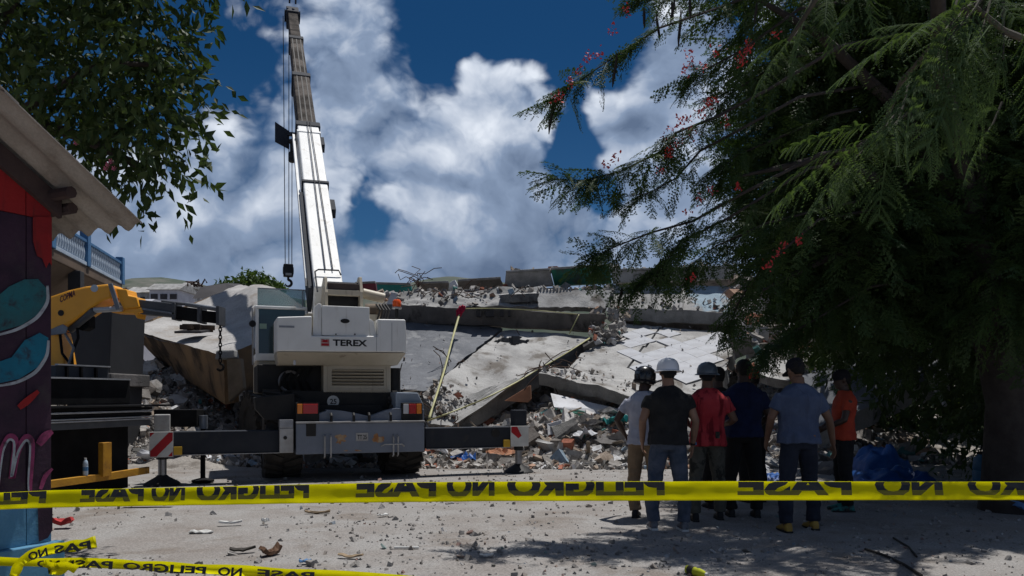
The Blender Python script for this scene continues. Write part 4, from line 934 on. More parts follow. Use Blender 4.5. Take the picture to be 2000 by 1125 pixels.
    for px in (636, 704):
        a = cu(px, .6); pl = [(.48, wz - .06), (1.15, wz - .06), (1.15, wz + .3), (.75, cz(540, px, .6)), (.60, cz(541, px, .6)), (.48, cz(572, px, .6))]
        MB().prism(pl, a - .025, a + .025, 'yz').build('winch_cheek', MT['crane_beige'], t, 0.006)
    MB().tube([(cu(713, .8), .8, wz - .02), (cu(745, .8), .75, wz - .02)], .11, 14).build('hydraulic_motor', mat('motor_rust', (0.16, 0.12, 0.085), (0.09, 0.07, 0.055), 7, 0.7, 0.4, 30), t, 0, True)
    MB().tube([(cu(708, .9), .9, cz(572, 720, .8)), (cu(750, .9), .9, cz(580, 720, .8))], .09, 12).build('oil_cooler', MT['crane_beige'], t, 0, True)
    for k in range(4): a = cpt(735 + 6 * k, 606, .6); MB().tube([(a[0], .6, a[1] + .1), (a[0] + .05, .5, a[1]), (a[0] + .02, .6, a[1] - .16)], .018, 6).build('hose', MT['crane_black'], t, 0, True)
    c = cpt(775, 600, .7); bc = MB().tube([(c[0], .7, c[1] - .2), (c[0], .7, c[1] - .01)], .03, 8).build('beacon_post', MT['crane_black'], t)
    MB().lathe([(.085, -.03), (.085, 0)], (c[0], .7, c[1]), seg=18).build('beacon_base', MT['steel_light'], bc); MB().lathe([(.07, 0), (.078, .03), (.078, .10), (.05, .135), (.01, .14)], (c[0], .7, c[1]), seg=18).build('beacon_lens', MT['beacon'], bc, 0, True)
    # cab
    cv0, cv1 = 1.45, 3.05; k0, k1 = cu(499, cv0), cu(602, cv0); kz0, kz1 = cz(690, 520, cv0), cz(604, 540, cv0)
    cb = MB(); p = .055
    for (a, b) in ((k0, k0 + p), (k1 - p, k1)):
        for (v_a, v_b) in ((cv0, cv0 + p), (cv1 - p, cv1)): cb.bb(a, b, v_a, v_b, kz0, kz1)
    cab = cb.build('cab_frame', MT['crane_white'], t, 0.01)
    B(k0 - .01, k1 + .01, cv0 - .01, cv1 + .01, kz1 + .001, kz1 + .055).build('cab_roof', MT['crane_white'], cab, 0.015)
    B(k0, k1, cv0, cv1, kz0 - .13, kz0 - .001).build('cab_sill', MT['crane_white'], cab, 0.012)
    B(k0 + p + .002, k1 - p - .002, cv0 + .012, cv0 + .024, kz0 + .002, kz1 - .002).build('rear_window', MT['cab_glass'], cab)
    B(k0 + .012, k0 + .024, cv0 + p + .002, cv1 - p - .002, kz0 + .002, kz1 - .002).build('side_window', MT['cab_glass'], cab)
    B(k1 - .024, k1 - .012, cv0 + p + .002, cv1 - p - .002, kz0 + .002, kz1 - .002).build('side_window', MT['cab_glass'], cab)
    B(k0 + p + .002, k1 - p - .002, cv1 - .024, cv1 - .012, kz0 + .002, kz1 - .002).build('front_window', MT['cab_glass'], cab)
    B(cu(507, cv0), cu(521, cv0), cv0 + .004, cv0 + .010, cz(642, 515, cv0), cz(632, 515, cv0)).build('window_sticker', mat('sticker', (0.30, 0.42, 0.34)), cab)
    B(k0 + .02, k1 - .02, cv0 + .02, cv1, kz0 - .70, kz0 - .132).build('cab_base', MT['crane_beige'], t, 0.02)
    MB().tube([(k0 - .04, cv0 + .1, kz0 - .2), (k0 - .05, cv0 + .1, kz1 + .02), (k0 - .01, cv0 + .15, kz1 + .06)], .014, 6).build('grab_handle', MT['steel_light'], cab)
    MB().lathe([(.05, 0), (.06, .02), (.06, .05), (.03, .07)], (k0 - .05, cv0 - .02, cz(632, 495, cv0)), 'y', 12).build('work_lamp', MT['crane_black'], cab)
    s0, s1, sz = cu(503, 1.7), cu(597, 1.7), cz(566, 550, 1.7)
    sk = MB().bb(s0, s1, 1.70, 1.712, kz1 + .057, sz).build('tinted_screen', MT['skylight_glass'], t)
    B(s0, s1, 1.69, 1.72, sz + .001, sz + .02).build('screen_rail', MT['steel_bare'], sk); B(s1 - .06, s1 - .045, 1.69, 1.70, kz1 + .06, sz).build('screen_strut', MT['steel_bare'], sk)
    B(cu(598, 1.0), cu(628, 1.0), 1.0, 1.9, cz(700, 610, 1.0), cz(612, 610, 1.0)).build('turret_side_plate', MT['crane_beige'], t, 0.01)
    B(cu(716, 1.0), cu(742, 1.0), 1.0, 1.9, cz(700, 720, 1.0), cz(612, 720, 1.0)).build('turret_side_plate', MT['crane_beige'], t, 0.01)
    # boom
    p0, p1 = loc(P(641, 548, 13.9)), loc(P(601, 240, 19.3)); ax = (p1 - p0).normalized(); sd = ax.cross(Vector((0, 0, 1))).normalized(); up = sd.cross(ax).normalized()
    def at_row(py):
        lo_, hi_ = 0.0, 40.0
        for _ in range(50):
            m = (lo_ + hi_) / 2; q = p0 + ax * m; w = CO + CU * q.x + CV * q.y; y = HY - FPX * (q.z - CAM_H) / w.y
            lo_, hi_ = (m, hi_) if y > py else (lo_, m)
        return lo_
    def seg(t0, t1, w0, w1, h0, h1, drop=0.0):
        vs = []
        for tt, w, h in ((t0, w0, h0), (t1, w1, h1)):
            c = p0 + ax * tt - up * drop; vs += [c - sd * w / 2 - up * h, c + sd * w / 2 - up * h, c + sd * w / 2, c - sd * w / 2]
        return MB().add(vs, [(3, 2, 1, 0), (4, 5, 6, 7), (0, 1, 5, 4), (1, 2, 6, 5), (2, 3, 7, 6), (3, 0, 4, 7)])
    tb, t2, t3, te = at_row(240), at_row(140), at_row(66), at_row(16)
    bs = seg(-.22, tb, .50, .50, .66, .66).build('boom_base_section', MT['crane_white'], t, 0.03, segs=3)
    seg(tb - .22, tb + .04, .58, .58, .74, .74, -.03).build('boom_collar', MT['crane_dark'], bs, 0.02)
    seg(tb - .62, tb - .52, .55, .55, .70, .70, -.02).build('boom_band', MT['crane_white'], bs, 0.01)
    tm = at_row(356); seg(tm - .05, tm + .05, .56, .56, .72, .72, -.03).build('boom_band', MT['crane_dark'], bs, 0.01)
    s2 = seg(tb, t2, .43, .43, .56, .56, .05).build('boom_second_section', MT['boom_worn'], t, 0.025); seg(t2 - .22, t2 + .04, .50, .50, .63, .63, .02).build('boom_collar', MT['crane_dark'], s2, 0.02)
    s3 = seg(t2, t3, .37, .37, .48, .48, .09).build('boom_third_section', MT['boom_worn'], t, 0.02); seg(t3 - .22, t3 + .04, .44, .44, .55, .55, .06).build('boom_collar', MT['crane_dark'], s3, 0.02)
    s4 = seg(t3, te, .31, .31, .40, .40, .12).build('boom_tip_section', MT['boom_worn'], t, 0.02)
    for sct, ta, tc, w, dr in ((s2, tb, t2, .50, .05), (s3, t2, t3, .42, .09)):
        for o_ in (-.12, .0, .12): seg(ta + .1, tc - .25, .03, .03, .012, .012, dr - .008).build('grease_streak', MT['crane_black'], sct).location = sd * o_
    hd = seg(te - .1, te + .45, .40, .40, .62, .50, .06).build('boom_head', MT['crane_dark'], t, 0.02)
    tip = p0 + ax * (te + .3) - up * .35
    for o_ in (-.22, .22): c = tip + sd * o_; MB().lathe([(.20, -.03), (.22, -.03), (.18, 0), (.22, .03), (.20, .03)], (0, 0, 0), 'x', 22).build('sheave', MT['crane_black'], hd).location = c
    for o_ in (-.1, .1): c = tip + sd * o_ + up * .42; MB().tube([c, c + up * .12, c + up * .13 + ax * .2], .03, 6).build('head_bracket', MT['crane_dark'], hd)
    # hoist rope along the boom and the guide hoop near its foot
    for o_ in (-.03, .10): MB().tube([p0 + ax * .3 + sd * o_ + up * .035, p0 + ax * tb + sd * (o_ * .5) + up * .05], .010, 5).build('boom_rope', MT['cable'], t)
    q0 = p0 + ax * .15; MB().tube([q0 - sd * .21 - ax * .6 + up * .05, q0 - sd * .22 + up * .08, q0 - sd * .16 + ax * .06 + up * .09, q0 + sd * .19 + ax * .06 + up * .09, q0 + sd * .23 + up * .03], .014, 6).build('rope_hoop', MT['crane_dark'], t, 0, True)
    # hose track beside the boom on the left, bracket on the right
    seg(.3, tb - .4, .05, .05, .16, .16, .15).build('side_track', MT['crane_white'], bs).location = -sd * .34
    seg(-.1, tm - .3, .07, .07, .5, .5, .1).build('side_track', MT['crane_dark'], bs).location = -sd * .30
    for py, w in ((262, .10), (385, .12)):
        tt = at_row(py); seg(tt - .3, tt + .15, w, w, .2, .2, .1).build('cable_bracket', MT['crane_dark'], bs).location = sd * .30
    # anti-two-block panel and hanging weight at the end of the base section
    q = p0 + ax * (tb - .1) - sd * .34 - up * .2
    pn = MB().hexa([q + Vector(k) for k in ((-.42, 0, -.30), (-.08, .10, -.42), (-.08, .13, -.42), (-.42, .03, -.30), (-.42, 0, .18), (-.08, .10, .02), (-.08, .13, .02), (-.42, .03, .18))]).build('signal_panel', MT['crane_dark'], t)
    MB().box(q + Vector((-.03, .1, -.05)), (.2, .1, .08)).build('panel_bracket', MT['crane_dark'], pn)
    MB().lathe([(.05, -.75), (.09, -.72), (.09, -.52), (.05, -.48), (.05, -.30), (.08, -.28), (.08, -.2), (.03, -.18)], tuple(q + Vector((-.02, .05, 0))), seg=12).build('overhaul_weight', MT['crane_black'], t, 0, True)
    # hoist lines and hook block hang plumb below the head
    hk = P(563, 517, 1.0); 
    w = CO + CU * tip.x + CV * tip.y; yt = w.y
    hb = loc(P(563, 530, yt)); z_top = loc(P(563, 516, yt)).z; z_bot = loc(P(563, 541, yt)).z
    tx = Vector((hb.x, tip.y, 0)); tx.y = hb.y
    for o_ in (-.10, .02, .12): MB().tube([(tx.x + o_, tx.y, z_top), (tx.x + o_ * 1.1 - (.06 if o_ < 0 else 0), tx.y, tip.z)], .014, 5).build('hoist_line', MT['cable'], t)
    bl = MB().bb(tx.x - .16, tx.x + .16, tx.y - .12, tx.y + .12, z_bot, z_top).build('hook_block', MT['crane_black'], t, 0.03)
    for s in (-.165, .165): MB().lathe([(.13, -.01), (.13, .01)], (tx.x + s, tx.y, (z_bot + z_top) / 2), 'x', 18).build('block_sheave', MT['crane_dark'], bl)
    MB().box((tx.x, tx.y - .125, z_bot + .08), (.2, .01, .08)).build('block_plate', MT['steel_light'], bl)
    hkp = [(tx.x, tx.y, z_bot), (tx.x, tx.y, z_bot - .10)] + [(tx.x + .11 * math.sin(g), tx.y, z_bot - .21 + .11 * math.cos(g)) for g in np.linspace(0, 4.4, 12)]
    MB().tube(hkp, [.04] * 2 + [.045] * 8 + [.035, .03, .025, .015], 8).build('hook', MT['crane_black'], bl, 0, True)
make_crane()
# ------------------------------------------------------------------ loader truck
mk('loader_orange', (0.90, 0.40, 0.025), (0.82, 0.36, 0.025), 2.5, 0.42, 0.06, 30, stain=(0.30, 0.13, 0.02), sscale=2.0, slo=0.62, shi=0.8, spec=0.5)
mk('guard_yellow', (0.48, 0.24, 0.02), (0.36, 0.17, 0.02), 5, 0.6, 0.15, 30, stain=(0.10, 0.06, 0.03), sscale=5, slo=0.58, shi=0.7)
mk('truck_black', (0.010, 0.010, 0.011), (0.016, 0.016, 0.017), 3, 0.85, 0.1, 20, spec=0.1)
mk('truck_silver', (0.48, 0.49, 0.51), (0.36, 0.37, 0.39), 6, 0.35, 0.1, 20, metal=0.4)
mk('hydraulic', (0.20, 0.22, 0.25), (0.15, 0.16, 0.18), 4, 0.4, 0.1, 20, metal=0.3)
mk('loader_grey', (0.06, 0.065, 0.075), (0.085, 0.09, 0.10), 3, 0.5, 0.1, 20)

def make_truck():
    # the near side runs away from the camera: S0 is its point at pixel column 100
    S0 = Vector((-5.67, 9.8, 0)); ang = math.atan2(.97, .24); sx = Vector((.24, .97, 0)).normalized(); nx = Vector((-sx.y, sx.x, 0))
    o = S0; x0, YT = o.x, o.y
    t = thing('loader_truck', 'black flatbed truck with an orange folding loader arm', 'truck', o, ang)
    B = lambda *a: MB().bb(*a)
    def side(px):
        k = (px - CX) / FPX; Y = (S0.x * nx.x + S0.y * nx.y) / (k * nx.x + nx.y); w = Vector((k * Y, Y, 0)) - S0; return w.dot(sx), Y
    X = lambda px: side(px)[0]
    Z = lambda py, px=200: CAM_H + (HY - py) / FPX * side(px)[1]
    def un(ob): ob.rotation_euler = (0, 0, -ang); return ob          # arm and stabiliser parts are measured square to the view
    B(-1.6, X(272), .15, 2.4, Z(790), Z(740)).build('bed_side', MT['truck_black'], t, 0.01)
    B(-1.6, X(270), .12, .149, Z(741), Z(738)).build('bed_trim', MT['truck_silver'], t)
    hb = B(X(172), X(271), .5, 2.2, Z(740), Z(714)).build('headboard', MT['loader_grey'], t, 0.01)
    B(X(172), X(271), .47, .52, Z(714) + .001, Z(711)).build('headboard_trim', MT['truck_silver'], hb)
    for px in (188, 215, 243): B(X(px), X(px) + .03, .46, .499, Z(738), Z(716)).build('headboard_rib', MT['truck_black'], hb)
    for i, (ya, yb, m, px1, yo) in enumerate(((792, 796, 'truck_black', 330, -.05), (797, 802, 'truck_black', 300, .02), (803.5, 807, 'truck_silver', 298, 0), (808, 815, 'truck_black', 300, .03), (816, 818.5, 'truck_silver', 298, 0), (820, 823, 'truck_silver', 298, .01), (824, 836, 'loader_grey', 300, .05))):
        B(-1.6, X(px1), yo, .5, Z(yb), Z(ya)).build('side_rail', MT[m], t, 0.004)
    B(-1.6, X(285), .55, 1.9, Z(880), Z(838)).build('chassis', MT['truck_black'], t, 0.01)
    B(-1.6, X(291), .35, .5, .04, Z(837)).build('underbed_shade', MT['truck_black'], t, 0.01)  # black sheet added to stand for the shade under the bed
    # wheels in the dark under the bed
    ty = MB().lathe([(.26, -.13), (.40, -.15), (.48, -.13), (.50, 0), (.48, .13), (.40, .15), (.26, .13)], axis='y', seg=28).mesh('tyre', MT['tyre'])
    for wx in (-.9, .5):
        for wy in (.55, 2.0):
            w = bpy.data.objects.new('tyre', ty); COL.objects.link(w); w.parent = t; w.location = (wx, wy, .5)
    # yellow underrun guard
    pts = [(X(104), -.02, Z(945, 104)), (X(214), -.02, Z(930, 214)), (X(290), -.02, Z(918, 290))]
    def bar(a, b, h, d, nm, m):
        a, b = Vector(a), Vector(b); u = Vector((0, 0, h / 2)); v = Vector((0, d, 0))
        return MB().hexa([a - u, b - u, b - u + v, a - u + v, a + u, b + u, b + u + v, a + u + v]).build(nm, MT[m], t, 0.006)
    bar((X(60), -.02, Z(951, 60)), pts[1], .095, .06, 'guard_bar', 'guard_yellow'); bar((X(214) + .002, -.018, Z(930, 214)), pts[2], .10, .05, 'guard_bar', 'guard_yellow')
    B(X(194), X(211), -.06, .02, Z(930, 203), Z(864, 203)).build('guard_post', MT['guard_yellow'], t, 0.006)
    # stabiliser reaching towards the back
    YS = 12.5; XS = lambda px: (px - CX) / FPX * YS - x0; ZS = lambda py: CAM_H + (HY - py) / FPX * YS
    B(XS(300), XS(384), YS - YT, YS - YT + .3, ZS(834), ZS(800)).build('stabiliser_beam', MT['truck_black'], t, 0.01).rotation_euler = (0, 0, -ang)
    st = MB().cyl((XS(389), YS - YT + .15, ZS(838)), (XS(389), YS - YT + .15, ZS(812)), .075, seg=12).build('stabiliser_head', MT['hydraulic'], t, 0, True); un(st)
    MB().cyl((XS(389), YS - YT + .15, .05), (XS(389), YS - YT + .15, ZS(838)), .038, seg=12).build('stabiliser_rod', MT['truck_black'], st, 0, True); MB().lathe([(.05, .06), (.17, .03), (.17, 0)], (XS(389), YS - YT + .15, 0.01), seg=16).build('stabiliser_foot', MT['truck_black'], st)
    # orange arm
    YL = 11.8; XL = lambda px: (px - CX) / FPX * YL - x0; ZL = lambda py: CAM_H + (HY - py) / FPX * YL; yl = YL - YT
    def plate(pts, d0, d1, nm, m, bev=0.02, parent=t): return un(MB().prism([(XL(a), ZL(b)) for a, b in pts], yl + d0, yl + d1).build(nm, MT[m], parent, bev))
    plate(((84, 645), (115, 648), (132, 742), (84, 742)), 0, .34, 'loader_column', 'loader_orange')
    bo = plate(((84, 588), (100, 580), (135, 568), (170, 560), (215, 555), (221, 560), (221, 583), (204, 588), (186, 600), (166, 614), (124, 642), (100, 648), (84, 640)), -.05, .36, 'loader_boom', 'loader_orange', 0.035)
    ls, ta, tb, _, _ = split_letters('COPMA', .02); a0, a1 = (121, 592), (151, 578); lm = mat('letter_purple', (0.10, 0.03, 0.06))
    for V, F in ls: MB().add([(XL(a0[0] + (a1[0] - a0[0]) * (p[0] - ta) / (tb - ta)), yl - .054, ZL(a0[1] + (a1[1] - a0[1]) * (p[0] - ta) / (tb - ta)) + p[1] * .13) for p in V], F).build('letter', lm, bo)
    for (cx_, cy_, r_, m) in ((123, 612, .045, 'letter_black'), (188, 564, .055, 'paint_white_blue'), (191, 563, .025, 'letter_black')):
        MB().lathe([(r_, 0), (r_, .003)], (XL(cx_), yl - .054 - r_ * .04, ZL(cy_)), 'y', 14).build('sticker', MT[m], bo)
    plate(((216, 556), (224, 554), (240, 604), (232, 607)), -.09, -.052, 'knuckle_link', 'hydraulic', 0.008)
    plate(((216, 556), (224, 554), (240, 604), (232, 607)), .362, .40, 'knuckle_link', 'hydraulic', 0.008)
    plate(((226, 563), (247, 565), (250, 577), (266, 580), (272, 600), (240, 604), (230, 580)), 0, .32, 'knuckle_housing', 'loader_orange', 0.015)
    plate(((214, 606), (275, 600), (277, 610), (268, 612), (266, 622), (260, 612), (216, 610)), .02, .30, 'outer_boom_bracket', 'loader_orange', 0.012)
    plate(((266, 584), (340, 592), (340, 619), (268, 612)), .05, .30, 'outer_boom', 'loader_grey', 0.012)
    plate(((272, 600), (338, 610), (338, 614), (272, 604)), .03, .049, 'boom_strip', 'hydraulic', 0.003)
    plate(((336, 596), (386, 602), (386, 628), (336, 622)), .08, .28, 'boom_extension', 'truck_black', 0.01)
    plate(((384, 604), (422, 608), (424, 631), (384, 626)), .11, .25, 'boom_extension', 'truck_black', 0.01)
    for px, ya, yb in ((333, 590, 624), (383, 598, 630), (420, 597, 634)): plate(((px, ya), (px + 6, ya), (px + 6, yb), (px, yb)), .03, .31, 'extension_collar', 'loader_grey', 0.006)
    MB().tube([(XL(310), yl + .1, ZL(587)), (XL(360), yl + .1, ZL(593))], .022, 8).build('ram_rod', MT['loader_grey'], t, 0, True).rotation_euler = (0, 0, -ang); MB().tube([(XL(358), yl + .1, ZL(593)), (XL(424), yl + .1, ZL(603))], .035, 10).build('ram_tube', MT['hydraulic'], t, 0, True).rotation_euler = (0, 0, -ang)
    MB().tube([(XL(186), yl - .02, ZL(606)), (XL(240), yl - .02, ZL(603))], .042, 12).build('ram_tube', MT['truck_silver'], t, 0, True).rotation_euler = (0, 0, -ang); MB().tube([(XL(130), yl + .1, ZL(643)), (XL(186), yl - .02, ZL(606))], .055, 12).build('ram_tube', MT['loader_grey'], t, 0, True).rotation_euler = (0, 0, -ang)
    plate(((100, 646), (128, 634), (138, 640), (134, 652), (102, 656)), -.08, -.055, 'pivot_bracket', 'hydraulic', 0.006)
    plate(((140, 616), (166, 614), (166, 638), (154, 645), (140, 640)), .1, .3, 'valve_block', 'truck_black', 0.01)
    for k, c in enumerate((((128, 650), (146, 680), (134, 720), (137, 742)), ((118, 652), (122, 690), (138, 712), (136, 742)), ((150, 640), (152, 660), (140, 690), (142, 742)))):
        MB().tube([(XL(a), yl - .03 + .02 * k, ZL(b)) for a, b in c], .02, 7).build('hose', MT['hydraulic' if k == 0 else 'truck_black'], t, 0, True).rotation_euler = (0, 0, -ang)
    ch = MB(); z = ZL(634); k = 0
    while z > ZL(706):
        r = .034; c = Vector((XL(422), yl + .17, z)); pts = []
        for g in np.linspace(0, 2 * math.pi, 9): pts.append(c + Vector(((r * .62 * math.cos(g)) * (k % 2), (r * .62 * math.cos(g)) * (1 - k % 2), r * 1.15 * math.sin(g))))
        ch.tube(pts, .0095, 5, False); z -= r * 1.7; k += 1
    ch.build('chain', MT['truck_black'], t).rotation_euler = (0, 0, -ang)
    hk = [(XL(422), yl + .17, ZL(706))] + [(XL(422) + .05 * math.sin(g), yl + .17, ZL(706) - .08 + .05 * math.cos(g)) for g in np.linspace(0, 4.3, 9)]
    MB().tube(hk, .018, 7).build('chain_hook', MT['truck_black'], t, 0, True).rotation_euler = (0, 0, -ang)
    # bottle resting on the guard bar
    bt = thing('water_bottle', 'clear plastic water bottle standing on the yellow guard bar', 'bottle', tuple(S0 + sx * X(168) + nx * .01 + Vector((0, 0, Z(936, 168) + .05))))
    _w = mat('bottle_plastic', (0.42, 0.52, 0.62), (0.36, 0.46, 0.56), 9, 0.15); MB().lathe([(.030, 0), (.033, .01), (.033, .12), (.031, .13), (.033, .14), (.028, .18), (.013, .205)], seg=16).build('bottle_body', _w, bt, 0, True)
    MB().lathe([(.015, .205), (.015, .225)], seg=14).build('cap', MT['hazard_white'], bt)
    MB().lathe([(.0335, .06), (.0335, .11)], seg=16).build('bottle_label', MT['paint_blue'], bt)
make_truck()

# ------------------------------------------------------------------ painted shed
mk('shed_purple', (0.022, 0.010, 0.022), (0.045, 0.018, 0.036), 3, 0.7, 0.25, 22, stain=(0.05, 0.035, 0.04), sscale=2.5)
mk('shed_red', (0.30, 0.012, 0.012), (0.22, 0.010, 0.012), 3, 0.7, 0.2, 22, stain=(0.06, 0.012, 0.012), sscale=4, slo=0.55, shi=0.75, streak=True)
mk('shed_blue', (0.10, 0.26, 0.40), (0.075, 0.21, 0.34), 3, 0.7, 0.2, 22, stain=(0.05, 0.12, 0.2), sscale=2)
mk('spray_teal', (0.02, 0.13, 0.15), (0.03, 0.10, 0.11), 4, 0.8, 0.25, 22, stain=(0.035, 0.02, 0.03), sscale=7, slo=0.50, shi=0.72)
mk('spray_cyan', (0.012, 0.16, 0.24), (0.01, 0.12, 0.19), 4, 0.8, 0.25, 22, stain=(0.035, 0.02, 0.03), sscale=7, slo=0.50, shi=0.72)
mk('spray_white', (0.42, 0.44, 0.46), (0.30, 0.32, 0.34), 6, 0.8, 0.25, 22, stain=(0.035, 0.02, 0.03), sscale=7, slo=0.50, shi=0.72)
mk('spray_pink', (0.30, 0.05, 0.13), (0.20, 0.03, 0.09), 6, 0.8, 0.25, 22, stain=(0.035, 0.02, 0.03), sscale=7, slo=0.50, shi=0.72)
mk('roof_cement', (0.40, 0.35, 0.30), (0.30, 0.26, 0.22), 1.8, 0.9, 0.35, 22, stain=(0.17, 0.13, 0.10), sscale=1.3, fine=0.08)
mk('timber', (0.045, 0.028, 0.028), (0.07, 0.045, 0.04), 5, 0.85, 0.3, 30)

SK = Vector((-3.47, 6.0, 0)); SG = Vector((0.445, 0.895, 0)).normalized(); SN = Vector((SG.y, -SG.x, 0))
def spt(px, py, off=0.0):
    """shed-local (s, z) of the wall point the photograph shows at (px, py)"""
    a = (px - CX) / FPX; k = SK + SN * off; Y = (k.x * SN.x + k.y * SN.y) / (a * SN.x + SN.y); w = Vector((a * Y, Y, 0)) - SK
    return w.dot(SG), CAM_H + (HY - py) / FPX * Y

def make_shed():
    t = thing('painted_shed', 'dark plank shed with spray paint and a corrugated roof at the left edge', 'shed', SK, math.atan2(SG.y, SG.x))
    # local x = along the wall (0 at its right corner), local -y = outwards, z up
    zr = lambda s: 2.70 + 0.629 * (0.40 - s)
    seam = spt(60, 424)[1]; low = spt(60, 985)[1]; skirt = spt(60, 1064)[1]; w = .195
    for k in range(10):
        a, b = -(k + 1) * w + .004, -k * w - .004; j = .004 * (k % 3)
        top = lambda s: zr(s) - .16
        MB().hexa([Vector(q) for q in ((a, -j, seam + .004), (b, -j, seam + .004), (b, .03, seam + .004), (a, .03, seam + .004), (a, -j, top(a)), (b, -j, top(b)), (b, .03, top(b)), (a, .03, top(a)))]).build('gable_plank', MT['shed_red'], t, .003)
        MB().bb(a, b, -j - .002, .03, low + .002, seam).build('plank', MT['shed_purple'], t, .003)
        MB().bb(a, b, -j - .004, .03, skirt + .002, low).build('lower_plank', MT['shed_blue'], t, .003)
    MB().bb(-2.0, .06, -.07, .03, -.05, skirt).build('skirting', MT['shed_blue'], t, .008)
    MB().bb(-2.0, -.001, .031, 3.0, 0, 2.6).build('inner_wall', MT['timber'], t)
    MB().hexa([Vector(q) for q in ((-2.0, -.05, zr(-2.0) - .19), (.05, -.05, zr(.05) - .19), (.05, .0, zr(.05) - .19), (-2.0, .0, zr(-2.0) - .19), (-2.0, -.05, zr(-2.0) - .03), (.05, -.05, zr(.05) - .03), (.05, .0, zr(.05) - .03), (-2.0, .0, zr(-2.0) - .03))]).build('rake_board', MT['timber'], t, .004)
    for s, e in ((-.02, -.26), (.10, -.10), (-1.0, -.4)): MB().tube([(s, e, zr(s) - .075), (s, 2.5, zr(s) - .075)], .045, 8).build('purlin', MT['timber'], t)
    # corrugated sheets: waves run down the slope
    y0 = -.50; n = 90; per = .235
    for si, (sa, sb, lift) in enumerate(((-2.4, -.55, .012), (-.65, .40, 0.0))):
        vs = []; rows = 9
        for side in (0, 1):
            for j in range(rows):
                s = sa + (sb - sa) * j / (rows - 1)
                for i in range(n + 1):
                    y = y0 + i * .04; jag = .012 * noise.noise((y * 7, si, 2)) if j == rows - 1 else 0
                    vs.append((s + jag, y + .006 * noise.noise((s * 4, i * .01, 1)) * (i == 0), zr(s) + lift + .030 * math.sin(2 * math.pi * y / per + 1.2) + .010 * side))
        W = rows * (n + 1); f = lambda j, i: j * (n + 1) + i
        fs = [(f(j, i), f(j, i + 1), f(j + 1, i + 1), f(j + 1, i)) for j in range(rows - 1) for i in range(n)]
        fs += [tuple(W + k for k in q[::-1]) for q in fs]
        fs += [(f(rows - 1, i), f(rows - 1, i + 1), W + f(rows - 1, i + 1), W + f(rows - 1, i)) for i in range(n)] + [(f(j, 0), f(j + 1, 0), W + f(j + 1, 0), W + f(j, 0)) for j in range(rows - 1)]
        o = MB().add(vs, fs).build('roof_sheet', MT['roof_cement'], t); shade(o, 50)
    # sprayed lettering and shapes
    off = [.013]
    def fill(pts, m, nm):
        off[0] += .0008; MB().add([(spt(*p)[0], -off[0], spt(*p)[1]) for p in pts], [tuple(range(len(pts)))]).build(nm, MT[m], t)
    def stroke(pts, w, m, nm):
        off[0] += .0008; a, b = [], []; n = len(pts)
        sm = []
        for i in range(n - 1):
            for k in range(5): sm.append(Vector(pts[i]).lerp(Vector(pts[i + 1]), k / 5))
        sm.append(Vector(pts[-1])); n = len(sm)
        for _ in range(3): sm = [sm[0]] + [(sm[i - 1] + sm[i] * 2 + sm[i + 1]) / 4 for i in range(1, n - 1)] + [sm[-1]]
        for i in range(n):
            d = (sm[min(i + 1, n - 1)] - sm[max(i - 1, 0)]).normalized(); nn = Vector((-d.y, d.x)); ww = w * (.55 + .45 * math.sin(math.pi * min(1, (i + 1.5) / n)))
            for l, sg in ((a, 1), (b, -1)): q = spt(*(sm[i] + nn * ww / 2 * sg)); l.append((q[0], -off[0], q[1]))
        MB().ribbon(a, b).build(nm, MT[m], t)
    fill(((62, 424), (99, 424), (99, 520), (94, 512), (88, 524), (80, 505), (70, 500), (62, 470)), 'shed_red', 'red_drip')
    fill(((-20, 590), (15, 560), (45, 546), (72, 545), (90, 565), (88, 590), (70, 615), (40, 635), (-20, 652)), 'spray_teal', 'teal_shape')
    stroke(((90, 558), (92, 590), (70, 622), (30, 645), (-20, 658)), 7, 'spray_white', 'white_outline')
    fill(((-20, 712), (20, 698), (45, 665), (75, 650), (92, 660), (88, 690), (70, 718), (35, 740), (-20, 752)), 'spray_cyan', 'blue_shape')
    stroke(((92, 665), (90, 695), (68, 728), (30, 748), (-20, 756)), 7, 'spray_white', 'white_outline')
    stroke(((34, 796), (52, 782), (72, 764)), 14, 'shed_red', 'red_slash')
    stroke(((-8, 955), (-2, 880), (14, 850), (30, 856), (18, 950), (30, 880), (48, 850), (62, 860), (54, 960), (60, 978)), 13, 'spray_pink', 'pink_letter')
    stroke(((-6, 950), (2, 880), (14, 856), (27, 862), (17, 945), (31, 882), (48, 857), (57, 866), (51, 950), (56, 972)), 5, 'spray_white', 'white_letter')
    stroke(((72, 868), (84, 852), (99, 842)), 17, 'spray_pink', 'pink_dot'); stroke(((76, 955), (84, 930), (99, 915)), 9, 'spray_pink', 'pink_letter')
    fill(((70, 985), (99, 985), (99, 1035), (90, 1050), (72, 1058)), 'shed_purple', 'purple_patch')
make_shed()
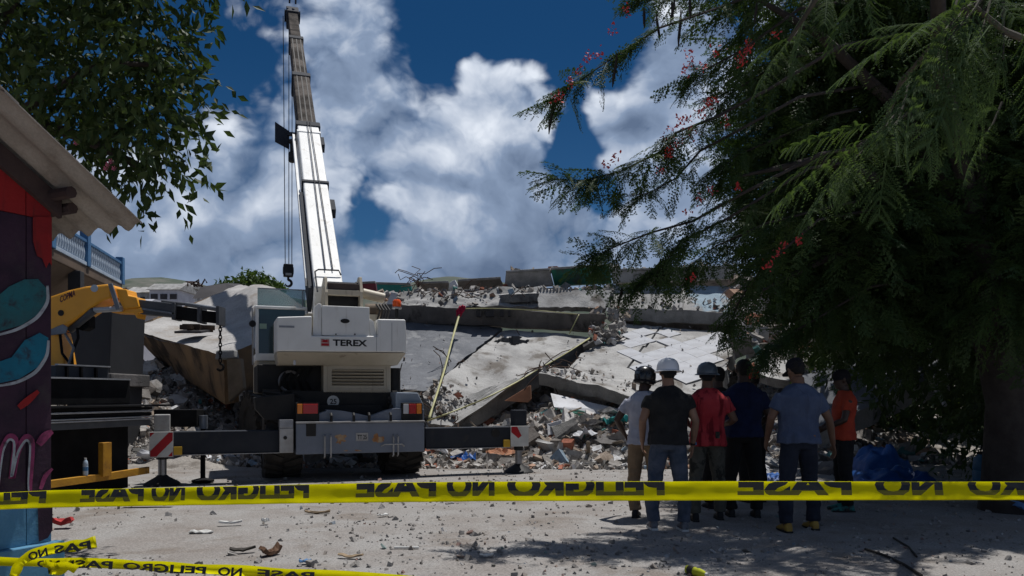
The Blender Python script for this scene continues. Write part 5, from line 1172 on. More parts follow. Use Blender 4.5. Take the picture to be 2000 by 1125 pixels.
# ------------------------------------------------------------------ people
mk('skin_brown', (0.16, 0.085, 0.052), (0.12, 0.062, 0.038), 6, 0.55, 0.1, 60, spec=0.4)
mk('skin_tan', (0.26, 0.145, 0.095), (0.20, 0.11, 0.07), 6, 0.55, 0.1, 60, spec=0.4)
mk('skin_dark', (0.055, 0.030, 0.020), (0.04, 0.022, 0.015), 6, 0.5, 0.1, 60, spec=0.4)
mk('hair_black', (0.008, 0.007, 0.006), (0.014, 0.012, 0.011), 20, 0.7, 0.6, 90)
def cloth(n, a, b, sc=6, **k): return mk(n, a, b, sc, 0.9, 0.55, 14, **k)
cloth('shirt_white', (0.42, 0.43, 0.50), (0.33, 0.34, 0.40)); cloth('shirt_black', (0.012, 0.012, 0.013), (0.022, 0.022, 0.022))
cloth('shirt_red', (0.44, 0.045, 0.055), (0.34, 0.022, 0.03), 3, stain=(0.16, 0.008, 0.014), sscale=4.5, slo=0.50, shi=0.62, streak=True); cloth('shirt_navy', (0.006, 0.010, 0.035), (0.010, 0.018, 0.06))
cloth('shirt_slate', (0.075, 0.10, 0.165), (0.055, 0.075, 0.13), 5, stain=(0.05, 0.065, 0.11), sscale=3.5, slo=0.55, shi=0.68, streak=True); cloth('shirt_orange', (0.42, 0.055, 0.025), (0.32, 0.04, 0.02))
cloth('jeans_blue', (0.045, 0.06, 0.085), (0.085, 0.10, 0.135), 9, stain=(0.03, 0.05, 0.09), sscale=3); cloth('jeans_dark', (0.012, 0.015, 0.025), (0.02, 0.025, 0.04))
cloth('trousers_khaki', (0.24, 0.165, 0.10), (0.19, 0.13, 0.08)); cloth('trousers_black', (0.008, 0.008, 0.009), (0.013, 0.013, 0.014))
cloth('trousers_olive', (0.07, 0.068, 0.055), (0.115, 0.11, 0.09), 5, stain=(0.03, 0.03, 0.026), sscale=5, slo=0.5, shi=0.6)
mk('shoe_grey', (0.20, 0.20, 0.21), (0.10, 0.10, 0.11), 14, 0.7); mk('shoe_black', (0.012, 0.012, 0.013), None, rough=0.6); mk('shoe_tan', (0.42, 0.26, 0.05), (0.30, 0.18, 0.04), 10, 0.7); mk('shoe_teal', (0.03, 0.22, 0.20), (0.02, 0.02, 0.02), 16, 0.6)
mk('helmet_white', (0.74, 0.75, 0.78), None, rough=0.28, spec=0.55); mk('helmet_grey', (0.085, 0.105, 0.13), (0.07, 0.09, 0.11), 4, 0.3, spec=0.55); mk('helmet_black', (0.010, 0.010, 0.012), None, rough=0.25, spec=0.6)
mk('cap_black', (0.010, 0.010, 0.014), None, rough=0.9); mk('cap_red', (0.45, 0.012, 0.015), None, rough=0.9)
mk('belt', (0.02, 0.016, 0.013), None, rough=0.5); mk('leather', (0.22, 0.10, 0.04), None, rough=0.6)

def rings(mb, rs, seg=18, p=2.3):
    """closed loft through horizontal rings (cx, cy, z, half width, half depth)"""
    vs = []
    for (cx_, cy_, z, a, b) in rs:
        for k in range(seg):
            g = 2 * math.pi * k / seg; c, s_ = math.cos(g), math.sin(g)
            vs.append((cx_ + a * math.copysign(abs(c) ** (2 / p), c), cy_ + b * math.copysign(abs(s_) ** (2 / p), s_), z))
    n = len(rs); fs = [(i * seg + k, i * seg + (k + 1) % seg, (i + 1) * seg + (k + 1) % seg, (i + 1) * seg + k) for i in range(n - 1) for k in range(seg)]
    fs += [tuple(range(seg - 1, -1, -1)), tuple((n - 1) * seg + k for k in range(seg))]
    return mb.add(vs, fs)

def fuse(mb, name, m, voxel=0.011, it=4, folds=None):
    """one continuous surface out of overlapping closed lofts"""
    o = mb.build('tmp', m)
    r = o.modifiers.new('r', 'REMESH'); r.mode = 'VOXEL'; r.voxel_size = voxel
    s_ = o.modifiers.new('s', 'SMOOTH'); s_.factor = 0.5; s_.iterations = it
    dg = bpy.context.evaluated_depsgraph_get(); me = bpy.data.meshes.new_from_object(o.evaluated_get(dg)); me.name = name
    old = o.data; bpy.data.objects.remove(o); bpy.data.meshes.remove(old)
    if folds:
        nrm = [v.normal.copy() for v in me.vertices]
        for v, n in zip(me.vertices, nrm): v.co += n * folds(v.co)
    me.materials.clear(); me.materials.append(m)
    me.polygons.foreach_set('use_smooth', [True] * len(me.polygons)); me.update(); return me

def person(label, X, Y, H, heading, shirt, pants, skin, shoe, hat=None, hatmat=None, arms=None, sleeve=0.55, stance=0.12, long_shirt=0.0, bulk=1.0, hair=True, head_tilt=0.0, head_turn=0.0, lean=0.0, watch=False, belt=False, bag=False, step=(0.0, 0.0)):
    k = H / 1.78; t = thing('person', label, 'person', (X, Y, ground_z(X, Y)), heading); t.scale = (k, k, k)
    seed = X * 7.3 + Y
    def sh(x, y, z): return Vector((x, y + lean * max(0, z - .95) * .5, z))
    if arms is None: arms = (((-.27, -.03, 1.15), (-.29, .07, .91)), ((.27, -.03, 1.15), (.29, .07, .91)))
    w = bulk
    torso = [(0, 0, .84, .155, .105), (0, -.005, .93, .172 * w, .122 * w), (0, 0, 1.03, .158 * w, .110 * w), (0, .005, 1.15, .165 * w, .112 * w), (0, -.005, 1.28, .188 * w, .120 * w), (0, -.012, 1.38, .196 * w, .115 * w), (0, -.015, 1.44, .172, .095), (0, -.012, 1.485, .105, .075), (0, -.005, 1.53, .058, .060)]
    torso = [(a, sh(a, b, z).y, z, c, d) for a, b, z, c, d in torso]
    legs = []
    for s_, st in ((-1, step[0]), (1, step[1])):
        legs.append([Vector((s_ * .088, -.005, .90)), Vector((s_ * (.095 + stance * .12), .01 + st * .3, .70)), Vector((s_ * (.09 + stance * .3), .015 + st * .55, .49)), Vector((s_ * (.075 + stance * .6), -.01 + st * .8, .33)), Vector((s_ * stance, -.02 + st, .085))])
    shoulders = [sh(-.178 * (w * .5 + .5), -.012, 1.388), sh(.178 * (w * .5 + .5), -.012, 1.388)]
    A = [[shoulders[i], sh(*arms[i][0]), sh(*arms[i][1])] for i in (0, 1)]
    # ---- body
    b = MB(); rings(b, [(x, y, z, a * .93, d * .93) for x, y, z, a, d in torso])
    hy = sh(0, 0, 1.6).y; c0 = Vector((0, hy + .005, 1.545)); Mh = Matrix.Rotation(head_turn, 3, 'Z') @ Matrix.Rotation(-head_tilt, 3, 'X')
    b.tube([sh(0, -.012, 1.45), c0 + Vector((0, -.002, .03))], [.068, .062], 14)
    hb = MB(); rings(hb, [(0, .045, 0.0, .030, .035), (0, .03, .012, .050, .062), (0, .015, .05, .062, .083), (0, .006, .09, .070, .093), (0, .0, .13, .076, .098), (0, -.004, .165, .075, .096), (0, -.006, .195, .062, .080), (0, -.006, .215, .036, .048), (0, -.006, .222, .010, .014)], 20, 2.1)
    hb.add([(-.012, .094, .07), (.012, .094, .07), (.010, .094, .115), (-.010, .094, .115), (0, .125, .074), (0, .10, .112)], [(0, 1, 4), (1, 2, 5, 4), (3, 0, 4, 5), (2, 3, 5), (3, 2, 1, 0)])
    for s_ in (-1, 1): rings(hb, [(s_ * .079, -.005, .075, .007, .012), (s_ * .083, -.008, .10, .010, .020), (s_ * .083, -.010, .125, .010, .020), (s_ * .079, -.008, .14, .006, .012)], 10)
    rings(hb, [(0, .088, .032, .022, .010), (0, .092, .042, .026, .012), (0, .088, .050, .020, .010)], 12)
    HV = lambda p: Mh @ Vector(p) + c0
    b.add([HV(p) for p in hb.v], hb.f)
    for i, s_ in ((0, -1), (1, 1)):
        S_, E, Wr = A[i]
        b.tube([S_, S_.lerp(E, .35), E, E.lerp(Wr, .3), Wr], [.056 * w, .050 * w, .041, .041, .027], 12)
        d = (Wr - E).normalized(); side = Vector((0, 1, 0)); pn = d.cross(side).normalized() * -s_; ac = pn.cross(d).normalized()
        if ac.y < 0: ac = -ac
        hand = [(Wr - d * .01, .026, .020), (Wr + d * .03, .034, .018), (Wr + d * .075, .042, .015), (Wr + d * .095, .040, .013)]
        vs = []
        for c, ra, rb in hand:
            for q in range(10):
                g = 2 * math.pi * q / 10; vs.append(c + ac * ra * math.cos(g) + pn * rb * math.sin(g))
        b.add(vs, [(r_ * 10 + q, r_ * 10 + (q + 1) % 10, (r_ + 1) * 10 + (q + 1) % 10, (r_ + 1) * 10 + q) for r_ in range(3) for q in range(10)] + [tuple(range(9, -1, -1)), tuple(30 + q for q in range(10))])
        for f, (o_, L) in enumerate(((-.031, .062), (-.010, .076), (.011, .080), (.031, .072))):
            p = Wr + d * .085 + ac * o_; b.tube([p, p + d * L * .45 + pn * .006, p + d * L * .80 + pn * .024, p + d * L * .95 + pn * .044], [.0098, .0095, .0088, .0075], 8)
        p = Wr + d * .025 + ac * .026; b.tube([p, p + d * .03 + ac * .022 + pn * .008, p + d * .065 + ac * .026 + pn * .022], [.0125, .011, .009], 8)
    for L in legs:
        b.tube(L, [.088, .080, .056, .056, .040], 12); f = L[-1]; b.tube([f, f + Vector((0, .0, -.05)), f + Vector((0, .09, -.06))], [.040, .042, .035], 10)
    bo = np_obj('body', fuse(b, 'body', MT[skin], .0088, 3), t)
    # ---- trousers
    b = MB(); rings(b, [(x, y, z, a * 1.045 + .004, d * 1.05 + .004) for x, y, z, a, d in torso[:2]] + [(0, torso[2][1], 1.0, .168 * w, .120 * w)])
    for L in legs: b.tube([L[0] + Vector((0, 0, .02)), L[1], L[2], L[3], L[4] + Vector((0, .0, .0))], [.101, .096, .078, .074, .070], 14)
    fp = lambda co: .006 * noise.noise(Vector((co.x * 11, co.y * 11, co.z * 7 + seed))) + .009 * noise.noise(Vector((co.x * 6, co.y * 6, co.z * 20 + seed))) * (1 if co.z < .34 or .42 < co.z < .60 else .35)
    np_obj('trousers', fuse(b, 'trousers', MT[pants], .011, 4, fp), t)
    # ---- shirt
    b = MB(); hem = .90 - long_shirt; hr = [(0, torso[1][1], hem, .200 * w, .152 * w), (0, torso[1][1], .97, .193 * w, .144 * w)]
    rings(b, hr + [(x, y, z, a * 1.06 + .012, d * 1.07 + .012) for x, y, z, a, d in torso[2:6]] + [(0, torso[6][1], 1.440, .178, .108), (0, torso[7][1], 1.488, .115, .086), (0, torso[8][1], 1.512, .074, .073)])
    for i in (0, 1):
        S_, E, Wr = A[i]; e = S_.lerp(E, sleeve if sleeve <= 1 else 1.0)
        pts = [S_ + Vector((0, 0, .012)), S_.lerp(e, .5), e]; rr = [.050 * w, .064 * w, .066 * w]
        if sleeve > 1: pts.append(E.lerp(Wr, .92)); rr[2] = .058; rr.append(.042)
        b.tube(pts, rr, 14)
    fs_ = lambda co: .009 * noise.noise(Vector((co.x * 15, co.y * 15, co.z * 2.6 + seed))) + .007 * noise.noise(Vector((co.x * 9, co.y * 9, co.z * 5 + seed))) + .006 * noise.noise(Vector((co.x * 22, co.y * 14, co.z * 8 + seed))) + .010 * noise.noise(Vector((co.x * 5, co.y * 5, co.z * 22 + seed))) * (1 if co.z < 1.10 else .25)
    so = np_obj('shirt', fuse(b, 'shirt', MT[shirt], .011, 4, fs_), t)
    # ---- shoes
    for i, L in enumerate(legs):
        f = L[-1]; m = MB(); vs = []
        prof = [(-.075, .030, .075), (-.06, .037, .105), (-.01, .039, .105), (.05, .043, .085), (.11, .048, .062), (.165, .042, .048), (.195, .022, .035)]
        for (y, hw, h) in prof:
            for q in range(12):
                g = 2 * math.pi * q / 12; vs.append((f.x + hw * math.cos(g) * (1 if math.sin(g) > -.2 else 1.05), f.y + y, max(0.0, h / 2 + h / 2 * math.sin(g)) if math.sin(g) > -.55 else 0.0))
        n = len(prof); m.add(vs, [(r_ * 12 + q, r_ * 12 + (q + 1) % 12, (r_ + 1) * 12 + (q + 1) % 12, (r_ + 1) * 12 + q) for r_ in range(n - 1) for q in range(12)] + [tuple(range(11, -1, -1)), tuple((n - 1) * 12 + q for q in range(12))])
        shoe_o = m.build('shoe', MT[shoe], t, 0, True)
        MB().prism([(f.x + a, f.y + c) for a, c in ((-.034, -.085), (.034, -.085), (.046, .0), (.052, .11), (.036, .19), (-.036, .19), (-.052, .11), (-.046, .0))], -.005, .018, 'xy').build('sole', MT['hazard_white' if shoe == 'shoe_grey' else 'shoe_black'], shoe_o)
    # ---- hair and headgear
    if hair:
        h = MB(); rings(h, [(0, -.020, .085, .072, .080), (0, -.016, .12, .082, .096), (0, -.012, .165, .083, .100), (0, -.012, .20, .068, .086), (0, -.012, .225, .040, .054), (0, -.012, .234, .010, .014)], 20, 2.1)
        rings(h, [(0, -.055, .045, .050, .040), (0, -.050, .09, .066, .052)], 14)
        h2 = MB().add([HV(p) for p in h.v], h.f); np_obj('hair', fuse(h2, 'hair', MT['hair_black'], .009, 2, lambda co: .004 * noise.noise(co * 60)), t)
    def dome(prof, nm, m, par, sx=.94, sy=1.10, dz=0.0, seg=28, cy=-.004):
        q = MB().lathe(prof, (0, cy, dz), 'z', seg, sx, sy); return MB().add([HV(p) for p in q.v], q.f).build(nm, m, par, 0, True)
    if hat == 'hard':
        hm = dome([(.118, .128), (.124, .128), (.126, .15), (.120, .19), (.104, .225), (.075, .250), (.035, .263), (.004, .266)], 'hard_hat', MT[hatmat], t)
        dome([(.116, .120), (.150, .114), (.152, .119), (.122, .134)], 'brim', MT[hatmat], hm)
        q = MB(); 
        for o_ in (-.018, .018): q.tube([(o_, .11 * math.cos(g) * 1.05 - .004, .165 + .098 * math.sin(g)) for g in np.linspace(.25, math.pi - .25, 12)], .007, 6)
        MB().add([HV(p) for p in q.v], q.f).build('ridge', MT[hatmat], hm, 0, True)
        dome([(.086, .085), (.094, .085), (.094, .11), (.086, .11)], 'head_band', MT['cap_black'], hm)
    elif hat == 'round':
        hm = dome([(.100, .045), (.112, .05), (.122, .09), (.128, .14), (.124, .19), (.104, .23), (.07, .256), (.03, .268), (.004, .27)], 'helmet', MT[hatmat], t)
        dome([(.118, .07), (.132, .072), (.134, .088), (.124, .095)], 'rim_band', MT['cap_black'], hm)
        q = MB().box((0, -.135, .17), (.07, .02, .03)); MB().add([HV(p) for p in q.v], q.f).build('clip', MT['helmet_grey'], hm)
    elif hat == 'cap':
        hm = dome([(.092, .11), (.098, .115), (.099, .15), (.092, .195), (.070, .225), (.035, .240), (.004, .243)], 'cap', MT[hatmat], t, .90, 1.08)
        q = MB().prism([(-.075, .06), (.075, .06), (.07, .15), (.04, .185), (-.04, .185), (-.07, .15)], .118, .126, 'xy'); MB().add([HV(p) for p in q.v], q.f).build('visor', MT[hatmat], hm)
    if watch:
        E, Wr = A[1][1], A[1][2]; d = (Wr - E).normalized(); wb = MB().tube([Wr - d * .035, Wr - d * .012], .031, 14).build('watch_strap', MT['belt'], t)
        MB().box(Wr - d * .023 + Vector((.03, -.005, 0)), (.012, .03, .03)).build('watch_face', MT['paint_blue'], wb)
    if belt:
        q = MB(); rings(q, [(0, -.005, .952, .184 * w, .134 * w), (0, -.004, .985, .182 * w, .132 * w)], 28); q.build('belt', MT['belt'], so, 0, True).parent = t
        MB().box((.085, -.142, .968), (.05, .012, .036)).build('leather_patch', MT['leather'], t)
    if bag: MB().box((.085, -.150, .98), (.045, .035, .075)).build('pouch', MT['trousers_olive'], t, .008)
    return t

def pX(px, Y): return (px - CX) / FPX * Y
person('man in a pale shirt, khaki trousers and black helmet, leftmost of the group', pX(1258, 9.1), 9.1, 1.70, R(-18), 'shirt_white', 'trousers_khaki', 'skin_dark', 'shoe_black', 'round', 'helmet_black',
       (((-.33, .02, 1.16), (-.27, .20, .98)), ((.27, -.02, 1.15), (.25, .14, .95))), hair=False, stance=.10, head_turn=R(-35), head_tilt=R(8), long_shirt=.02)
person('man in a black T-shirt and jeans wearing a white hard hat', pX(1305, 8.35), 8.35, 1.77, R(2), 'shirt_black', 'jeans_blue', 'skin_tan', 'shoe_grey', 'hard', 'helmet_white',
       (((-.275, -.02, 1.15), (-.25, .12, .92)), ((.285, -.03, 1.14), (.275, .06, .88))), sleeve=.50, stance=.15, bulk=1.10, watch=True, head_tilt=R(4), step=(.05, -.04))
person('man in a red T-shirt and grey hard hat', pX(1382, 8.9), 8.9, 1.74, R(-4), 'shirt_red', 'trousers_olive', 'skin_brown', 'shoe_black', 'hard', 'helmet_grey',
       (((-.26, .0, 1.16), (-.18, .22, 1.08)), ((.30, -.03, 1.14), (.20, .20, 1.08))), stance=.15, long_shirt=.05, bulk=1.05, bag=True, sleeve=.62, head_turn=R(-12), step=(-.05, .10), lean=.05)
person('dark figure with black hair mostly hidden between red and navy shirts', pX(1402, 9.9), 9.9, 1.76, R(10), 'shirt_black', 'trousers_black', 'skin_dark', 'shoe_black', None, None, stance=.11)
person('man in a dark navy shirt and black trousers, bare-headed with short black hair', pX(1452, 9.2), 9.2, 1.82, R(-6), 'shirt_navy', 'trousers_black', 'skin_dark', 'shoe_black', None, None,
       (((-.27, .03, 1.16), (-.15, .24, 1.10)), ((.28, .0, 1.14), (.22, .20, 1.02))), stance=.14, bulk=1.10, sleeve=.7)
person('figure with a bright red cap peeking from behind the navy shirt', pX(1470, 10.5), 10.5, 1.74, R(20), 'shirt_black', 'trousers_black', 'skin_dark', 'shoe_black', 'cap', 'cap_red', hair=True, stance=.11)
person('man in a slate blue T-shirt, dark belted trousers and black cap', pX(1560, 8.3), 8.3, 1.80, R(4), 'shirt_slate', 'jeans_dark', 'skin_brown', 'shoe_tan', 'cap', 'cap_black',
       (((-.29, .0, 1.15), (-.28, .14, .93)), ((.32, -.02, 1.13), (.40, .07, .88))), stance=.17, bulk=1.12, sleeve=.62, belt=True, head_tilt=R(22), head_turn=R(8), lean=.06, step=(-.08, .06))
person('man in an orange red shirt standing in profile at the right of the group', pX(1648, 9.6), 9.6, 1.70, R(82), 'shirt_orange', 'trousers_black', 'skin_dark', 'shoe_teal', 'cap', 'cap_black',
       (((-.25, .06, 1.15), (-.18, .26, 1.05)), ((.25, .04, 1.15), (.20, .24, 1.02))), stance=.11, bulk=.96, head_tilt=R(10))
# ------------------------------------------------------------------ trees
def leaf_mat(name, c1, c2, tr=0.25, scale=3.0, rough=0.6):
    m = mat(name, c1, c2, scale, rough, spec=0.25); t = NT(m.node_tree); b = m.node_tree.nodes['Principled BSDF']; o = m.node_tree.nodes['Material Output']
    tl = t.new('ShaderNodeBsdfTranslucent'); src = b.inputs['Base Color'].links[0].from_socket
    t.put(tl.inputs[0], t.mix(1.0, src, (1.3, 1.35, 0.5) if 'tape' not in name else (1, 1, 1), 'MULTIPLY')); mx = t.new('ShaderNodeMixShader'); mx.inputs[0].default_value = tr
    t.L.new(b.outputs[0], mx.inputs[1]); t.L.new(tl.outputs[0], mx.inputs[2]); t.L.new(mx.outputs[0], o.inputs[0]); MT[name] = m; return m
leaf_mat('poinciana_leaf', (0.032, 0.058, 0.018), (0.052, 0.088, 0.025), 0.28)
leaf_mat('frond_leaf', (0.060, 0.100, 0.045), (0.085, 0.130, 0.050), 0.30, 3.0, 0.9)
leaf_mat('broad_leaf', (0.032, 0.055, 0.018), (0.055, 0.085, 0.024), 0.22)
leaf_mat('far_leaf', (0.05, 0.09, 0.02), (0.08, 0.13, 0.03), 0.2, 1.0)
mk('bark', (0.035, 0.028, 0.024), (0.055, 0.046, 0.04), 5, 0.9, 0.6, 16); mk('twig', (0.05, 0.042, 0.03), (0.08, 0.07, 0.05), 8, 0.85)
mk('pod', (0.014, 0.010, 0.008), (0.03, 0.022, 0.015), 6, 0.6); mk('petal', (0.52, 0.03, 0.02), (0.42, 0.05, 0.06), 12, 0.6)

def frond_template(pairs, leaflets, seed, quad=False, droop=0.35, pinna=0.20, ll0=0.050):
    """feathery twice-pinnate leaf of unit length along +x, irregular; returns verts and triangles"""
    q = random.Random(seed); V, F = [], []; side = q.uniform(-.10, .10)
    def bend(p, dz=0.0): x, y, z = p; return (x, y + side * x * x, z - droop * x * x * 0.6 - dz)
    def tri(a, b, c): n = len(V); V.extend((a, b, c)); F.append((n, n + 1, n + 2))
    steps = 5; w = .006
    for i in range(steps):
        x0, x1 = i / steps, (i + 1) / steps; a, b = bend((x0, -w, 0)), bend((x1, -w * .7, 0)); c, d = bend((x1, w * .7, 0)), bend((x0, w, 0)); tri(a, b, c); tri(a, c, d)
    for j in range(pairs):
        for s_ in (-1, 1):
            if q.random() < .07: continue
            tt = .12 + .86 * (j + q.uniform(-.25, .25)) / (pairs - 1); pl = pinna * (max(.1, math.sin(math.pi * (tt * .78 + .12))) ** .7) * q.uniform(.75, 1.15); an = R(q.uniform(34, 62))
            dx, dy = math.cos(an), math.sin(an) * s_; kd = q.uniform(.4, 3.2); tw = q.uniform(-.25, .25)
            for k in range(leaflets):
                u = (k + .6) / leaflets; bx, by = tt + dx * pl * u, dy * pl * u; ll = ll0 * (1 - .45 * u) * q.uniform(.75, 1.15)
                for s2 in (-1, 1):
                    g = q.uniform(.75, 1.1); ex, ey = (dx * .55 - dy * s2 * .85 * g), (dy * .55 + dx * s2 * .85 * g); e = pl / leaflets * .50
                    dz = kd * (pl * u) ** 2 - s2 * tw * ll; p0, p1 = (bx - dx * e, by - dy * e, 0), (bx + dx * e, by + dy * e, 0); tip = (bx + ex * ll, by + ey * ll, 0)
                    if quad:
                        m1 = (p0[0] * .35 + p1[0] * .65 + ex * ll * .6, p0[1] * .35 + p1[1] * .65 + ey * ll * .6, 0); tri(bend(p0, dz), bend(p1, dz), bend(m1, dz)); tri(bend(p0, dz), bend(m1, dz), bend(tip, dz + .3 * ll))
                    else: tri(bend(p0, dz), bend(p1, dz), bend(tip, dz + .3 * ll))
    return np.array(V), np.array(F)

def frames(dirs, up, scale):
    X = dirs / np.linalg.norm(dirs, axis=1)[:, None]; Yv = np.cross(up, X); Yv /= np.linalg.norm(Yv, axis=1)[:, None] + 1e-9; Z = np.cross(X, Yv)
    return np.stack([X, Yv, Z], -1) * np.asarray(scale)[:, None, None]

LOWS = [frond_template(12, 3, k, pinna=.24, ll0=.062) for k in range(6)]
HIGHS = [frond_template(15, 14, 40 + k, True, .25 + .12 * k, .27, .036) for k in range(4)]

def ellipsoid_pts(c, r, n, q, hollow=0.25):
    d = q.normal(size=(n, 3)); d /= np.linalg.norm(d, axis=1)[:, None]; rad = (hollow + (1 - hollow) * q.uniform(0, 1, n)) ** (1 / 2.2)
    return np.array(c) + d * rad[:, None] * np.array(r), d

def make_poinciana():
    q = np.random.default_rng(21); base = Vector((6.0, 9.6, 0))
    t = thing('poinciana_tree', 'huge dark flame tree with feathery leaves and red flowers on the right', 'tree', base)
    bv = np.array(base)
    tr = MB(); tr.tube([Vector(p) - base for p in ((6.05, 9.6, -.1), (6.0, 9.6, .4), (5.95, 9.55, 1.3), (5.7, 9.5, 2.3), (5.4, 9.3, 3.3))], [.40, .30, .24, .22, .17], 14)
    tr.tube([Vector(p) - base for p in ((6.7, 9.9, -.1), (6.6, 9.9, .8), (6.8, 9.8, 2.2), (7.2, 9.6, 4.0))], [.32, .24, .20, .14], 12)
    tr.build('trunk', MT['bark'], t, 0, True)
    limbs = [((5.4, 9.3, 3.3), (4.4, 9.0, 4.6), (3.3, 8.6, 5.3), (2.3, 8.2, 5.6)), ((5.4, 9.3, 3.3), (4.5, 9.2, 3.8), (3.4, 8.8, 4.0), (2.4, 8.4, 3.7)), ((5.5, 9.4, 3.2), (4.4, 8.2, 4.8), (3.3, 6.2, 5.4), (2.4, 4.4, 4.6)), ((5.4, 9.3, 3.3), (5.2, 8.8, 5.5), (4.6, 8.4, 7.0)), ((5.5, 9.4, 3.0), (4.8, 9.6, 3.2), (3.7, 9.4, 3.0), (2.9, 9.2, 2.6))]
    for l in limbs: MB().tube([Vector(p) - base for p in l], ([.12, .08, .05, .012] if len(l) == 4 else [.12, .07, .015]), 9).build('limb', MT['bark'], t, 0, True)
    # outlying branches that show against the sky: pixels and distance
    paths = [([(1600, -60), (1420, 12), (1290, 52), (1200, 112), (1120, 168), (1086, 196)], 8.2, 63), ([(1640, 90), (1500, 175), (1400, 228), (1320, 262), (1290, 292), (1210, 336), (1140, 352), (1075, 350)], 8.0, 97),
             ([(1560, 190), (1440, 255), (1370, 295), (1320, 350), (1270, 380), (1222, 384)], 8.1, 33), ([(1600, 300), (1450, 378), (1350, 432), (1270, 455), (1200, 482), (1160, 500)], 7.8, 71), ([(1580, 330), (1420, 430), (1330, 470), (1290, 520), (1250, 556)], 8.0, 55),
             ([(1560, 20), (1450, 96), (1390, 130), (1345, 152)], 8.4, 42), ([(1600, 430), (1490, 520), (1440, 590), (1425, 640)], 8.3, 55), ([(1620, 400), (1500, 430), (1400, 480), (1345, 520)], 8.6, 55), ([(1600, -120), (1450, -40), (1330, -10), (1250, 0)], 8.6, 55),
             ([(1700, 560), (1600, 620), (1540, 650), (1490, 680)], 8.9, 63), ([(1620, 220), (1530, 260), (1440, 300), (1390, 340)], 8.6, 63), ([(1640, 100), (1540, 110), (1460, 160), (1400, 200)], 8.9, 63)]
    paths = [([(p[0][0] + 170, p[0][1] - 30)] + p, Y, n) for p, Y, n in paths]
    P0, D0 = [], []; tips = []
    for pts, Y, n in paths:
        w = [P(x + 7 * noise.noise((x * .05, Y, 3)), y + 9 * noise.noise((x * .04, Y, 8)), Y + .5 * noise.noise((x * .01, y * .01, Y)) + (1.5 if i == 0 else 0)) for i, (x, y) in enumerate(pts)]; k = len(w)
        MB().tube([p - base for p in w], [.020 - .016 * i / (k - 1) for i in range(k)], 6).build('branch', MT['bark'], t, 0, True)
        for i in range(n):
            u = (.22 + .78 * q.random() ** .75) * (k - 1); j = min(int(u), k - 2); p = w[j].lerp(w[j + 1], u - j); d = (w[j + 1] - w[j]).normalized()
            dd = np.array(d) * .9 + q.normal(size=3) * np.array((.55, .55, .40)) + np.array((0, 0, -.18)); P0.append(np.array(p)); D0.append(dd)
    P0, D0 = np.array(P0), np.array(D0); n = len(P0)
    # fronds along those branches: parts of their own, as far as the photograph shows them singly
    lo_mes = [np_mesh('frond', a, b, MT['poinciana_leaf']) for a, b in LOWS]; hi_mes = [np_mesh('frond', a, b, MT['frond_leaf']) for a, b in HIGHS]
    def place(me, p, d, s_, roll):
        X = Vector(d).normalized(); up = Vector((roll[0], roll[1], 1)).normalized(); Yv = up.cross(X).normalized(); Z = X.cross(Yv)
        o = bpy.data.objects.new('frond', me); COL.objects.link(o); o.parent = t
        M = Matrix((X, Yv, Z)).transposed().to_4x4(); o.matrix_local = Matrix.Translation(Vector(p) - base) @ M @ Matrix.Diagonal((s_, s_, s_, 1)); return o
    for i in range(0, n, 2): place(lo_mes[i // 2 % 6], P0[i], D0[i], q.uniform(.26, .46), q.normal(size=2) * .4)
    rest = np.arange(1, n, 2)
    # near fronds hanging over the camera's right: base pixel, tip pixel, distances
    near = [((1935, -30, 4.0), (1655, 195, 3.7)), ((1900, 10, 3.9), (1640, 120, 3.8)), ((1905, 15, 3.8), (1725, 235, 3.6)), ((1860, 40, 3.9), (1790, 240, 3.6)), ((1850, 60, 4.0), (1660, 80, 4.1)), ((1930, 20, 4.1), (1880, 190, 3.8)), ((1960, 60, 4.2), (1960, 250, 4.0)), ((1745, 245, 4.6), (1500, 395, 4.3)), ((1720, 260, 4.6), (1560, 400, 4.3)), ((1700, 270, 4.5), (1520, 330, 4.6)), ((1760, 220, 4.6), (1700, 380, 4.3)),
            ((1590, -10, 5.4), (1530, 130, 5.2)), ((1560, 60, 5.6), (1470, 170, 5.4)), ((1700, -40, 5.2), (1610, 80, 5.2)), ((1680, 300, 5.8), (1580, 400, 5.6)), ((1940, 240, 5.6), (1870, 350, 5.5))]
    for a, b in near:
        a, b = P(*a), P(*b); d = b - a; L = d.length
        for k in range(2 if L > .45 else 1):
            aa = a + Vector(q.normal(size=3) * .05) * (k > 0); dd = d + Vector(q.normal(size=3) * .28 * L) * (k > 0); o = place(hi_mes[int(q.integers(4))], aa, dd + Vector((0, 0, L * .12)), L * (1 if k == 0 else q.uniform(.6, .9)), q.normal(size=2) * .35)
        MB().tube([a - base - d * .25 + Vector((0, 0, .05)), a - base, a - base + d * .3], [.009, .007, .004], 5).build('leaf_stalk', MT['twig'], t)
    for pts in (((2030, -60, 4.2), (1935, -25, 4.0), (1850, 60, 3.95), (1760, 160, 4.3), (1720, 260, 4.5), (1600, 330, 4.5)), ((1760, -60, 4.8), (1600, -10, 4.8), (1540, 80, 5.0)), ((2060, 100, 4.6), (1960, 60, 4.2), (1900, 10, 3.9))):
        w = [P(*p) for p in pts]; MB().tube([p - base for p in w], [.022 - .015 * i / len(w) for i in range(len(w))], 6).build('branch', MT['twig'], t, 0, True)
    # the dense crown, with one clump added before the trunk to shade it
    Ps, Ds, Ss = [P0[rest]], [D0[rest]], [q.uniform(.26, .46, len(rest))]
